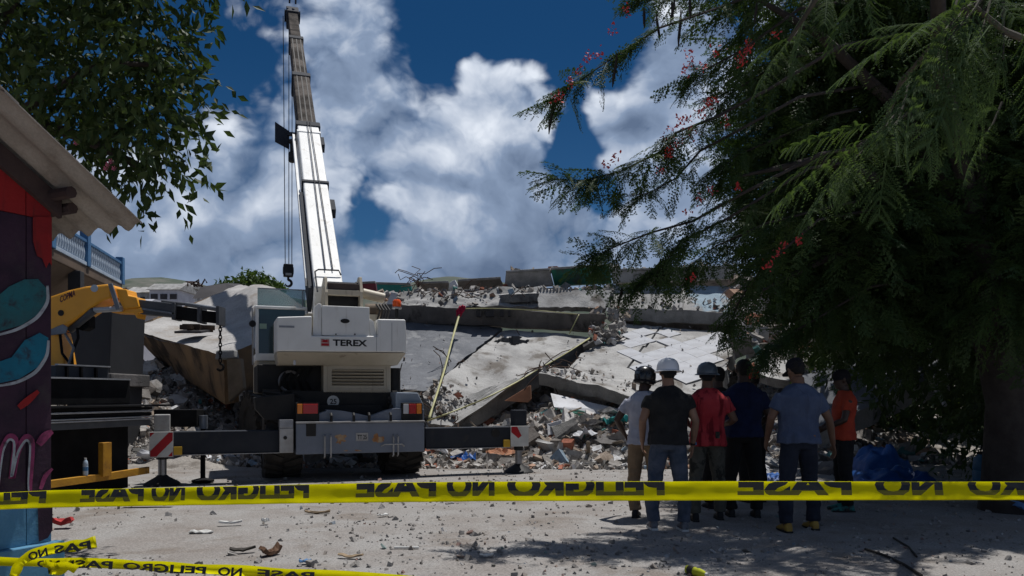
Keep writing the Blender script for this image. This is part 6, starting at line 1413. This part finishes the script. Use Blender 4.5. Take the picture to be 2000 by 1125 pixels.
    for c, r, m, hol in (((5.2, 10.9, 4.5), (2.1, 2.1, 2.6), 4000, .2), ((3.95, 9.6, 3.3), (.85, 1.2, 1.2), 420, .0), ((7.8, 11.1, 4.6), (2.4, 2.4, 3.4), 1800, .2), ((5.5, 9.5, 5.2), (1.6, .9, 2.2), 520, .0), ((5.75, 8.9, 2.9), (.9, .45, .9), 260, .0), ((3.5, 9.2, 6.3), (1.2, 1.4, 1.4), 420, .0)):
        p, d = ellipsoid_pts(c, r, m, q, hol); d = d * np.array((.9, .9, .35)) + q.normal(size=(m, 3)) * .45 + np.array((-.1, -.1, -.25)); Ps.append(p); Ds.append(d); Ss.append(q.uniform(.42, .72, m))
    Pn, Dn, Sn = np.concatenate(Ps), np.concatenate(Ds), np.concatenate(Ss); up = q.normal(size=(len(Pn), 3)) * .5 + np.array((0, 0, 1)); 
    ok = Pn[:, 2] > 1.75 + .25 * np.sin(Pn[:, 0] * 3); Pn, Dn, Sn, up = Pn[ok], Dn[ok], Sn[ok], up[ok]
    Fr = frames(Dn, up, Sn); VV, FF, o0 = [], [], 0
    for k, (a, b) in enumerate(LOWS):
        V, F = stamp(a, b, Fr[k::6], Pn[k::6] - bv); VV.append(V); FF.append(F + o0); o0 += len(V)
    V, F = np.concatenate(VV), np.concatenate(FF); cr = np_obj('crown', np_mesh('crown', V, F, MT['poinciana_leaf']), t); cr['kind'] = 'stuff'
    # flat seed pods
    for px, py, L in ((1205, 104, .34), (1081, 192, .36), (1330, 22, .36), (1282, 28, .26), (1318, -5, .26), (1347, -10, .24), (1312, 2, .20), (1478, 5, .20), (1258, 15, .2), (1290, 505, .30), (1300, 500, .36), (1215, 560, .2)):
        a = P(px, py, 8.1) - base; bx = random.uniform(-.05, .05); MB().tube([a, a + Vector((bx * .3, 0, -L * .35)), a + Vector((bx, .02, -L * .75)), a + Vector((bx * 1.2, .02, -L))], [.010, .024, .022, .006], 8, flat=.35).build('seed_pod', MT['pod'], t, 0, True)
    # flower clusters
    fl = [(1086, 193), (1092, 185), (1112, 158), (1128, 140), (1148, 118), (1152, 110), (1168, 106), (1196, 60), (1222, 18), (1300, 268), (1312, 250), (1330, 238), (1308, 292), (1306, 300), (1345, 242), (1388, 198), (1396, 194), (1380, 205), (1350, 118), (1370, 130), (1400, 100), (1345, 102), (1450, 112), (1458, 98), (1462, 86), (1445, 122), (1202, 308), (1184, 320), (1392, 372), (1366, 388), (1345, 415), (1440, 368), (1512, 70), (1530, 480), (1500, 520), (1512, 500), (1560, 470), (1340, 135), (1418, 240), (1355, 262), (1325, 280), (1290, 330), (1352, 545), (1335, 230), (1365, 222)]
    pv, pf = [], []; n0 = 0; r = np.random.default_rng(3)
    TVp = np.array([(0, 0, 0), (.5, .28, .05), (1, .1, .0), (1, -.1, 0), (.5, -.28, .05)]); cen, M = [], []
    for x, y in fl:
        c = np.array(P(x, y, 7.85)) - bv
        for k in range(16): cen.append(c + r.normal(size=3) * .026)
    cen = np.array(cen); M = rand_rot(len(cen), r) * r.uniform(.022, .042, (len(cen), 1, 1)); V, F = stamp(TVp, np.array([(0, 1, 2, 3, 4)]), M, cen)
    fo = np_obj('flowers', np_mesh('flowers', V, F, MT['petal']), t); fo['kind'] = 'stuff'
make_poinciana()

# leaf: folded blade of unit length along +x
LEAF_V = np.array([(0, 0, 0), (.42, .23, .04), (1, 0, -.06), (.42, -.23, .04), (.45, 0, -.03)]); LEAF_F = np.array([(0, 4, 1), (1, 4, 2), (2, 4, 3), (3, 4, 0)])
def leafy(parent, base, centres, n_tw, n_lf, size, q, m, name='crown', droop=.5, tw=.5):
    """twigs with drooping leaves spread through ellipsoids; one part"""
    Pp, Dd, Ss = [], [], []
    for (c, r, share) in centres:
        k = int(n_tw * share); p, d = ellipsoid_pts(c, r, k, q, .0); td = d * .8 + q.normal(size=(k, 3)) * .5 + np.array((0, 0, -.2)); td /= np.linalg.norm(td, axis=1)[:, None]
        for j in range(n_lf):
            u = j / n_lf; pos = p + td * (u * tw) + np.array((0, 0, -1)) * (u * u * tw * .3)
            Pp.append(pos); Dd.append(td * .5 + q.normal(size=(k, 3)) * .6 + np.array((0, 0, -droop))); Ss.append(q.uniform(.7, 1.3, k) * size)
    Pp, Dd, Ss = np.concatenate(Pp), np.concatenate(Dd), np.concatenate(Ss); V, F = stamp(LEAF_V, LEAF_F, frames(Dd, q.normal(size=Dd.shape) + np.array((0, 0, .6)), Ss), Pp - np.array(base))
    o = np_obj(name, np_mesh(name, V, F, m), parent); o['kind'] = 'stuff'; return o

def make_left_tree():
    q = np.random.default_rng(5); base = Vector((-6.3, 8.6, 0)); t = thing('broadleaf_tree', 'leafy broadleaf tree rising behind the painted shed roof', 'tree', base)
    MB().tube([Vector(p) - base for p in ((-6.3, 8.6, -.1), (-6.25, 8.6, 1.5), (-6.0, 8.4, 3.2), (-5.6, 8.2, 4.6))], [.28, .22, .18, .12], 12).build('trunk', MT['bark'], t, 0, True)
    for l in (((-6.0, 8.4, 3.2), (-5.0, 8.0, 4.2), (-4.0, 7.7, 4.6), (-3.2, 7.5, 4.5)), ((-5.6, 8.2, 4.6), (-4.8, 7.9, 5.6), (-3.7, 7.6, 6.0), (-2.9, 7.4, 6.1)), ((-5.8, 8.3, 4.0), (-5.4, 7.0, 5.0), (-4.8, 6.6, 5.6)), ((-5.6, 8.2, 4.6), (-5.5, 8.1, 6.6)), ((-5.0, 8.0, 4.2), (-4.2, 7.7, 3.9), (-3.6, 7.6, 3.6))):
        MB().tube([Vector(p) - base for p in l], [.07, .05, .035, .015][:len(l)], 7).build('limb', MT['bark'], t, 0, True)
    leafy(t, base, [((-4.9, 8.0, 5.0), (1.25, 1.0, 1.5), .34), ((-3.75, 7.6, 4.55), (.75, .6, .75), .15), ((-3.5, 7.5, 5.9), (.8, .7, .75), .15), ((-3.45, 7.5, 3.75), (.38, .4, .38), .05), ((-5.6, 8.2, 6.4), (1.4, 1.2, 1.2), .20), ((-6.6, 8.6, 4.6), (1.3, 1.2, 1.5), .11)], 1500, 8, .125, q, MT['broad_leaf'])
    for k, (px, py) in enumerate(((218, 316), (212, 322), (224, 330), (208, 330), (150, 280))):        # few pink blossoms by the roof edge
        c = P(px, py, 7.0) - base; mb = MB()
        for j in range(6): g = j * 1.05; mb.add([c, c + Vector((.022 * math.cos(g) - .005 * math.sin(g), -.01, .022 * math.sin(g) + .005)), c + Vector((.026 * math.cos(g + .5), -.01, .026 * math.sin(g + .5)))], [(0, 1, 2)])
        mb.build('blossom', mat('blossom', (0.5, 0.12, 0.2)) if k == 0 else bpy.data.materials['blossom'], t)
make_left_tree()

def make_back_trees():
    q = np.random.default_rng(9)
    base = Vector((-17.0, 50, 0)); t = thing('round_green_tree', 'round sunlit green tree behind the tilted block', 'tree', base)
    MB().tube([(0, 0, 0), (0.1, 0, 3), (0, 0, 6)], [.4, .3, .2], 8).build('trunk', MT['bark'], t)
    leafy(t, base, [((-17.6, 50, 7.6), (1.1, 1.2, .9), .3), ((-16.2, 50, 8.1), (1.2, 1.2, .9), .4), ((-15.2, 50, 7.6), (.8, 1, .9), .3), ((-16.4, 50, 6.4), (2.2, 1.2, 1.2), .4)], 1000, 6, .30, q, MT['far_leaf'], tw=.6)
    base = Vector((9.6, 15.0, 0)); t = thing('added_shade_tree', 'dense dark tree added to shade and close the view behind the slab', 'tree', base)  # tree added to shade this corner and hide the bright background
    MB().tube([(0, 0, -.1), (.1, 0, 2), (-.2, 0, 5)], [.35, .28, .2], 10).build('trunk', MT['bark'], t, 0, True)
    leafy(t, base, [((9.0, 15.5, 4.0), (3.2, 2.2, 3.4), .45), ((12.5, 14.0, 3.6), (3.0, 2.4, 3.4), .25), ((8.6, 16.6, 6.5), (3.0, 2.4, 2.6), .30), ((7.6, 14.2, 5.4), (2.0, 2.6, 1.4), .30), ((9.0, 12.0, 4.5), (2.4, 1.6, 2.0), .2)], 2800, 6, .24, q, MT['broad_leaf'], tw=.6)
    base = Vector((7.6, 11.6, 0)); t = thing('tangled_shrub', 'dark tangled shrub beside the flame tree trunk', 'shrub', base)
    for k in range(7): a = k * .9; MB().tube([(0, 0, 0), (.3 * math.cos(a), .3 * math.sin(a), .6), (.6 * math.cos(a), .5 * math.sin(a), 1.4)], [.03, .02, .01], 6).build('stem', MT['bark'], t)
    leafy(t, base, [((7.6, 11.8, 1.1), (1.3, .8, 1.1), 1.0)], 420, 6, .13, q, MT['broad_leaf'], tw=.4)
make_back_trees()
def make_hedge():
    q = np.random.default_rng(12)
    for k, (x, lab) in enumerate(((9.2, 'low dark bush added to darken the gap behind the shaded slanting slab'), (12.6, 'dark bush added to darken the far right behind the flame tree trunk'))):
        base = Vector((x, 19.2, 0)); t = thing('added_dark_bush', lab, 'bush', base)  # bushes added to darken a bright gap in the background
        for j in range(6): a = j * 1.1; MB().tube([(0, 0, 0), (.5 * math.cos(a), .4 * math.sin(a), 1.0), (1.0 * math.cos(a), .7 * math.sin(a), 2.4)], [.05, .035, .015], 6).build('stem', MT['bark'], t)
        leafy(t, base, [((x, 19.2, 1.8), (2.3, 1.2, 2.2), 1.0)], 700, 6, .26, q, MT['broad_leaf'], tw=.5)
make_hedge()
# ------------------------------------------------------------------ barrier tape
leaf_mat('tape_yellow', (0.84, 0.81, 0.008), (0.76, 0.73, 0.008), 0.75, 5, 0.35)
mk('tape_black', (0.010, 0.010, 0.010), None, rough=0.4, spec=0.5); mk('tape_through', (0.16, 0.14, 0.012), None, rough=0.4)
mk('tape_old', (0.46, 0.44, 0.20), (0.36, 0.35, 0.18), 4, 0.5)

def cut(V, F, y0, y1):
    """keep the part of flat lettering between two heights"""
    bm = bmesh.new(); vs = [bm.verts.new(p) for p in V]
    for f in F:
        try: bm.faces.new([vs[i] for i in f])
        except ValueError: pass
    for co, no in (((0, y0, 0), (0, -1, 0)), ((0, y1, 0), (0, 1, 0))):
        bmesh.ops.bisect_plane(bm, geom=bm.verts[:] + bm.edges[:] + bm.faces[:], plane_co=co, plane_no=no, clear_outer=True)
    bm.verts.index_update(); r = [tuple(v.co) for v in bm.verts], [tuple(v.index for v in f.verts) for f in bm.faces]; bm.free(); return r

def main_tape():
    """folded tape seen from behind: mirrored lettering, only the lower part of each letter shows"""
    YT = lambda px: 3.30 - .16 * px / 2000
    top = lambda px: np.interp(px, (-200, 0, 100, 600, 800, 1000, 1500, 2000, 2200), (966, 962, 957.5, 946, 942, 940.5, 940, 941, 942))
    bot = lambda px: np.interp(px, (-200, 0, 100, 600, 800, 1000, 1500, 2000, 2200), (1000, 995, 991, 983, 980.5, 978.5, 977, 976, 976))
    wav = lambda px, v: .010 * noise.noise((px * .006, v * .6, 1)) + .004 * noise.noise((px * .03, v * 2, 4))
    t = thing('barrier_tape', 'taut yellow barrier tape with mirrored black lettering across the whole view', 'tape', P(1000, 960, YT(1000))); c = P(1000, 960, YT(1000))
    def pt(px, v, off=0.0): y = top(px) + (bot(px) - top(px)) * v; p = P(px, y, YT(px)); return p + Vector((0, wav(px, v) + off + .0035 * math.sin(6.2 * v + .4 + .8 * noise.noise((px * .004, 2, 2))), 0)) - c
    vs, fs = [], []; n, m = 300, 12
    for i in range(n + 1):
        for j in range(m + 1): vs.append(pt(-180 + 2380 * i / n, j / m))
    for i in range(n):
        for j in range(m): fs.append((i * (m + 1) + j, (i + 1) * (m + 1) + j, (i + 1) * (m + 1) + j + 1, i * (m + 1) + j + 1))
    o = MB().add(vs, fs).build('tape_band', MT['tape_yellow'], t); shade(o, 180); so = o.modifiers.new('s', 'SOLIDIFY'); so.thickness = .0015; so.offset = 1
    words = [('PASE', 695, 852), ('NO', 872, 966), ('PELIGRO', 990, 1298), ('PASE', 1440, 1662), ('NO', 1708, 1840), ('PELIGRO', 1890, 2196), ('PASE', 158, 282), ('NO', 296, 362), ('PELIGRO', 384, 604), ('PELIGRO', -180, 92)]
    for wd, x0, x1 in words:
        ls, a, b, _, _ = split_letters(wd, .05); h = .72
        for V, F in ls:
            for lo, hi, m, va, vb in ((.24, .60, 'tape_black', .46, .02), (.0, .24, 'tape_through', .72, .465)):
                v2, f2 = cut(V, F, lo * h, hi * h)
                if not f2: continue
                q = [pt(x1 - (p[0] - a) / (b - a) * (x1 - x0), va + (vb - va) * (p[1] / h - lo) / (hi - lo), -.0035) for p in v2]
                MB().add(q, f2).build('letter', MT[m], t)
main_tape()

def ribbon_tape(name, label, pts, w, m, twist=0.0, group=None, letters=None, cat='tape'):
    """loose tape through 3-D points, w wide"""
    pts = [Vector(p) for p in pts]; sm = []
    for i in range(len(pts) - 1):
        for k in range(6): sm.append(pts[i].lerp(pts[i + 1], k / 6))
    sm.append(pts[-1]); n = len(sm)
    for _ in range(4): sm = [sm[0]] + [(sm[i - 1] + sm[i] * 2 + sm[i + 1]) / 4 for i in range(1, n - 1)] + [sm[-1]]
    c = sm[0]; t = thing(name, label, cat, c); A, B_ = [], []; fr = []
    for i, p in enumerate(sm):
        d = (sm[min(i + 1, n - 1)] - sm[max(i - 1, 0)]).normalized(); s_ = d.cross(Vector((0, 1, 0))).normalized(); s_ = -s_ if s_.z < 0 else s_
        ang = twist * noise.noise((i * .22, c.x, 2)); s_ = (Matrix.Rotation(ang, 3, d) @ s_); ww = w * (.75 + .5 * abs(noise.noise((i * .15, c.y, 7)))) / 2
        A.append(p - c + s_ * ww); B_.append(p - c - s_ * ww); fr.append((p - c, s_, ww))
    o = MB().ribbon(A, B_).build('tape_band', MT[m], t); shade(o, 180); so = o.modifiers.new('s', 'SOLIDIFY'); so.thickness = .0012; so.offset = 1
    if letters:
        L = [0.0]
        for i in range(1, n): L.append(L[-1] + (sm[i] - sm[i - 1]).length)
        def at(l, v):
            l = max(0, min(L[-1] - 1e-4, l)); i = max(k for k in range(n) if L[k] <= l); i = min(i, n - 2); f = (l - L[i]) / max(1e-6, L[i + 1] - L[i]); p = fr[i][0].lerp(fr[i + 1][0], f); s_ = fr[i][1].lerp(fr[i + 1][1], f); ww = fr[i][2] * (1 - f) + fr[i + 1][2] * f
            return p + s_ * ww * v + Vector((0, -.006, 0))
        for wd, l0, l1 in letters:
            ls, a, b, _, _ = split_letters(wd, .035)
            for V, F in ls: MB().add([at(l1 - (p[0] - a) / (b - a) * (l1 - l0), -1.0 + 1.55 * p[1] / .72) for p in V], F).build('letter', MT['tape_black'], t)
    return t
YB = 5.25
ribbon_tape('barrier_tape', 'lower yellow barrier tape with black letters stretched from the shed foot', [P(-60, 1094, YB), P(60, 1099, YB), P(150, 1098, YB), P(240, 1102, YB), P(330, 1108, YB - .02), P(480, 1115, YB - .05), P(640, 1124, YB - .08), P(900, 1140, YB - .12)], .072, 'tape_yellow', .5,
            letters=[('PELIGRO', 1.02, 1.58), ('NO', 1.66, 1.82), ('PASE', 1.92, 2.3), ('NO', .45, .6), ('PASE', .62, .95)])
ribbon_tape('barrier_tape', 'loose twisted end of yellow tape knotted at the shed corner', [P(25, 1128, YB - .05), P(38, 1100, YB - .06), P(62, 1082, YB - .06), P(110, 1070, YB - .02), P(150, 1066, YB), P(188, 1058, YB + .05)], .078, 'tape_yellow', .6, letters=[('NO', .18, .30), ('PAS', .34, .56)])
ribbon_tape('barrier_tape', 'crumpled bow of yellow tape on the shed skirting', [P(85, 1100, YB - .04), P(110, 1108, YB - .10), P(140, 1094, YB - .05), P(118, 1118, YB - .09), P(92, 1112, YB - .05), P(128, 1104, YB - .12), P(150, 1112, YB - .06)], .06, 'tape_yellow', 1.6)

ribbon_tape('yellow_strap', 'yellow strap hanging from the red rag down the grey slab', [P(899, 608, 22.2), P(884, 660, 20.8), P(866, 730, 19.0), P(848, 785, 17.7), P(838, 818, 17.3)], .055, 'tape_old', .8)
ribbon_tape('yellow_strap', 'yellow tape running along the raised edge of the tilted slab', [P(834, 822, 17.3), P(880, 806, 17.5), P(940, 782, 18.1), P(1000, 752, 18.9), P(1050, 722, 19.6), P(1100, 694, 20.7), P(1152, 660, 21.9)], .04, 'tape_old', 1.2)
ribbon_tape('yellow_strap', 'yellow tape lying along the top of the long dark beam', [P(905, 603, 22.3), P(960, 602, 22.2), P(1050, 606, 22.2), P(1128, 614, 22.0)], .03, 'tape_old', 1.0)
ribbon_tape('yellow_strap', 'short yellow tape dangling from the right end of the dark beam', [P(1131, 614, 21.9), P(1122, 632, 21.8), P(1112, 652, 21.8)], .035, 'tape_old', .8)
def rag():
    c = P(899, 606, 22.1); mb = MB(); n = 9; vs = []
    for i in range(n):
        for j in range(n):
            u, v = i / (n - 1) - .5, j / (n - 1); vs.append(Vector((u * .26 * (1 - .75 * abs(v - .35)) + .10 * (.5 - v), -.10 * math.cos(u * 3) + .06 * noise.noise((u * 7, v * 5, 1)), .12 - .30 * v + .10 * noise.noise((u * 5, v * 3, 3)))))
    o = mb.add(vs, [(i * n + j, i * n + j + 1, (i + 1) * n + j + 1, (i + 1) * n + j) for i in range(n - 1) for j in range(n - 1)]).build('red_rag', mat('rag_red', (0.40, 0.012, 0.05), (0.30, 0.01, 0.04), 8, 0.9, 0.3, 20)); o.location = c; shade(o, 180)
    so = o.modifiers.new('s', 'SOLIDIFY'); so.thickness = .02; tag(o, 'crimson rag tied on the long dark beam where the yellow strap starts', 'rag')
rag()

# ------------------------------------------------------------------ shaded corner on the right
def tarp(label, px, py, Y, w, d, h, seed):
    n = 18; vs = []; x0 = (px - CX) / FPX * Y
    for i in range(n + 1):
        for j in range(n + 1):
            u, v = i / n * 2 - 1, j / n * 2 - 1; r = max(0, 1 - u * u) * max(0, 1 - v * v)
            z = h * r ** .5 * (.75 + .5 * noise.noise((u * 2.2 + seed, v * 2.2, 1))) + .06 * noise.noise((u * 6, v * 6, seed)); vs.append((u * w / 2 + .05 * noise.noise((v * 3, seed, 0)), v * d / 2, max(.0, z)))
    o = MB().add(vs, [(i * (n + 1) + j, i * (n + 1) + j + 1, (i + 1) * (n + 1) + j + 1, (i + 1) * (n + 1) + j) for i in range(n) for j in range(n)]).build('blue_tarp', MT['tarp_blue']); o.location = (x0, Y, max(ground_z(x0, Y), heap_z(x0, Y))); shade(o, 180); tag(o, label, 'tarp')
tarp('bunched blue tarpaulin on the rubble right of the orange shirt', 1718, 858, 14.2, .9, .9, .62, 2)
tarp('flat crumpled blue tarpaulin lying low beside the orange-shirted man', 1740, 915, 12.4, 1.2, 1.0, .30, 5)
tarp('small blue sheet scrap at the feet of the navy-shirted man', 1500, 930, 12.6, .8, .6, .18, 8)
def barrel():
    x = (1932 - CX) / FPX * 11; t = thing('blue_barrel', 'small blue plastic barrel standing in the dark under the flame tree', 'barrel', (x, 11, ground_z(x, 11)))
    MB().lathe([(.17, 0), (.19, .02), (.20, .12), (.19, .14), (.20, .16), (.205, .34), (.195, .36), (.205, .38), (.19, .52), (.15, .56), (.14, .58)], seg=22).build('drum', mat('barrel_blue', (0.02, 0.12, 0.22), (0.015, 0.09, 0.17), 4, 0.5), t, 0, True)
    MB().lathe([(.145, .58), (.145, .61), (.05, .615)], seg=22).build('lid', MT['truck_black'], t); MB().tube([(-.12, 0, .60), (-.10, 0, .70), (.10, 0, .70), (.12, 0, .60)], .012, 6).build('handle', MT['truck_black'], t)
barrel()
def prop_pole():
    a, b = P(1822, 748, 14.0), P(1846, 792, 13.6); o = MB().tube([a - a, b - a], .035, 8).build('wooden_pole', MT['concrete']); o.location = a; tag(o, 'thin pale pole leaning under the shaded slanting slab', 'pole')
prop_pole()

# ------------------------------------------------------------------ litter on the yard
def on_ground(px, py):
    Y = FPX * CAM_H / (py - HY); x = (px - CX) / FPX * Y; return Vector((x, Y, ground_z(x, Y)))
LM = {n: mat('litter_' + n, c, tuple(k * .8 for k in c), 12, .8) for n, c in dict(white=(.62, .62, .6), brown=(.13, .07, .04), blue=(.10, .22, .42), red=(.42, .04, .04), wood=(.30, .22, .14), dark=(.04, .035, .03), lime=(.45, .48, .03), pink=(.55, .3, .3)).items()}
def scrap(name, label, cat, px, py, L, w, h, rz, m, bent=0.3):
    n = 6; vs = []
    for i in range(n + 1):
        for j in range(4):
            u, v = i / n - .5, j / 3 - .5; vs.append((u * L, v * w * (1 - .3 * abs(u)), h + bent * L * .22 * (abs(u) * 2) ** 2 + .3 * w * noise.noise((u * 4 + px, v * 3, 1))))
    o = MB().add(vs, [(i * 4 + j, i * 4 + j + 1, (i + 1) * 4 + j + 1, (i + 1) * 4 + j) for i in range(n) for j in range(3)]).build(name, LM[m]); so = o.modifiers.new('s', 'SOLIDIFY'); so.thickness = max(.004, h); o.location = on_ground(px, py) + Vector((0, 0, .006)); o.rotation_euler = (0, 0, rz); return tag(o, label, cat)
def stick(name, label, cat, pts, r, m):
    w = [on_ground(*p) + Vector((0, 0, r * 1.3)) for p in pts]; o = MB().tube([p - w[0] for p in w], r, 7).build(name, LM[m], None, 0, True); o.location = w[0]; return tag(o, label, cat)
stick('white_stick', 'short white plastic stick lying in the middle of the yard', 'stick', ((770, 1071), (818, 1071)), .012, 'white')
scrap('paper_scrap', 'flat white paper scrap left of the gravel patch', 'paper', 393, 1043, .22, .10, .012, .1, 'white', .1)
scrap('paper_scrap', 'crumpled pale wrapper beyond the flat paper scrap', 'paper', 450, 1028, .24, .05, .02, .3, 'white')
scrap('dry_leaf', 'curled dead brown leaf standing up from the dirt', 'leaf', 529, 1086, .16, .09, .03, 1.0, 'brown', 1.6)
scrap('plastic_scrap', 'small blue plastic scrap near the bottom tape', 'plastic', 596, 1102, .10, .06, .015, .4, 'blue')
scrap('red_cloth_scrap', 'crumpled red cloth by the shed corner', 'cloth', 122, 1035, .20, .12, .04, .2, 'red', .8)
scrap('twig_pile', 'dark twig scrap left of the dead leaf', 'twig', 474, 1082, .22, .05, .02, .4, 'dark')
scrap('wood_chip', 'flat brown wood chip right of the dead leaf', 'wood', 685, 1090, .22, .05, .012, -.2, 'wood')
scrap('paper_scrap', 'tiny white scrap at the right of the white stick', 'paper', 950, 1087, .12, .05, .012, .2, 'white')
scrap('paper_scrap', 'white scrap near the middle of the gravel', 'paper', 748, 1010, .12, .06, .012, .8, 'white')
scrap('wood_chip', 'reddish chip beneath the crane bumper in the open yard', 'wood', 620, 1005, .28, .05, .02, .05, 'wood')
scrap('paper_scrap', 'white crumple just in front of the tape shadow', 'paper', 518, 1026, .08, .07, .03, .5, 'white', .7)
scrap('wood_chip', 'dark bent strip lying below the tape left of the crane', 'wood', 290, 992, .6, .12, .03, .03, 'brown', .1)  # long flat brown strip on the dirt
stick('dark_line', 'thin black line lying across the lower right dirt', 'branch', ((1690, 1072), (1730, 1085), (1765, 1102), (1800, 1124)), .012, 'dark')  # thin dark tube laid on the dirt
stick('dark_line', 'short dark line left of the long black line', 'branch', ((1745, 1050), (1775, 1068), (1790, 1086)), .010, 'dark')  # shorter dark tube beside it
scrap('blue_bag', 'pale blue bag at the right edge of the yard', 'bag', 1990, 1002, .30, .22, .06, .6, 'blue', .5)
def lime_bottle():
    p = on_ground(1340, 1117); t = thing('lime_bottle', 'squashed lime green bottle lying at the bottom edge', 'bottle', p + Vector((0, 0, .035)), R(-58)); 
    MB().lathe([(.02, 0), (.034, .01), (.035, .10), (.030, .12), (.034, .14), (.024, .19), (.012, .21)], (0, 0, 0), 'x', 14, .8, 1).build('bottle_body', LM['lime'], t, 0, True); MB().lathe([(.014, .212), (.014, .235)], (0, 0, 0), 'x', 12).build('cap', LM['white'], t); MB().lathe([(.036, .03), (.036, .09)], (0, 0, 0), 'x', 14, .8, 1).build('bottle_label', LM['dark'], t)
lime_bottle()
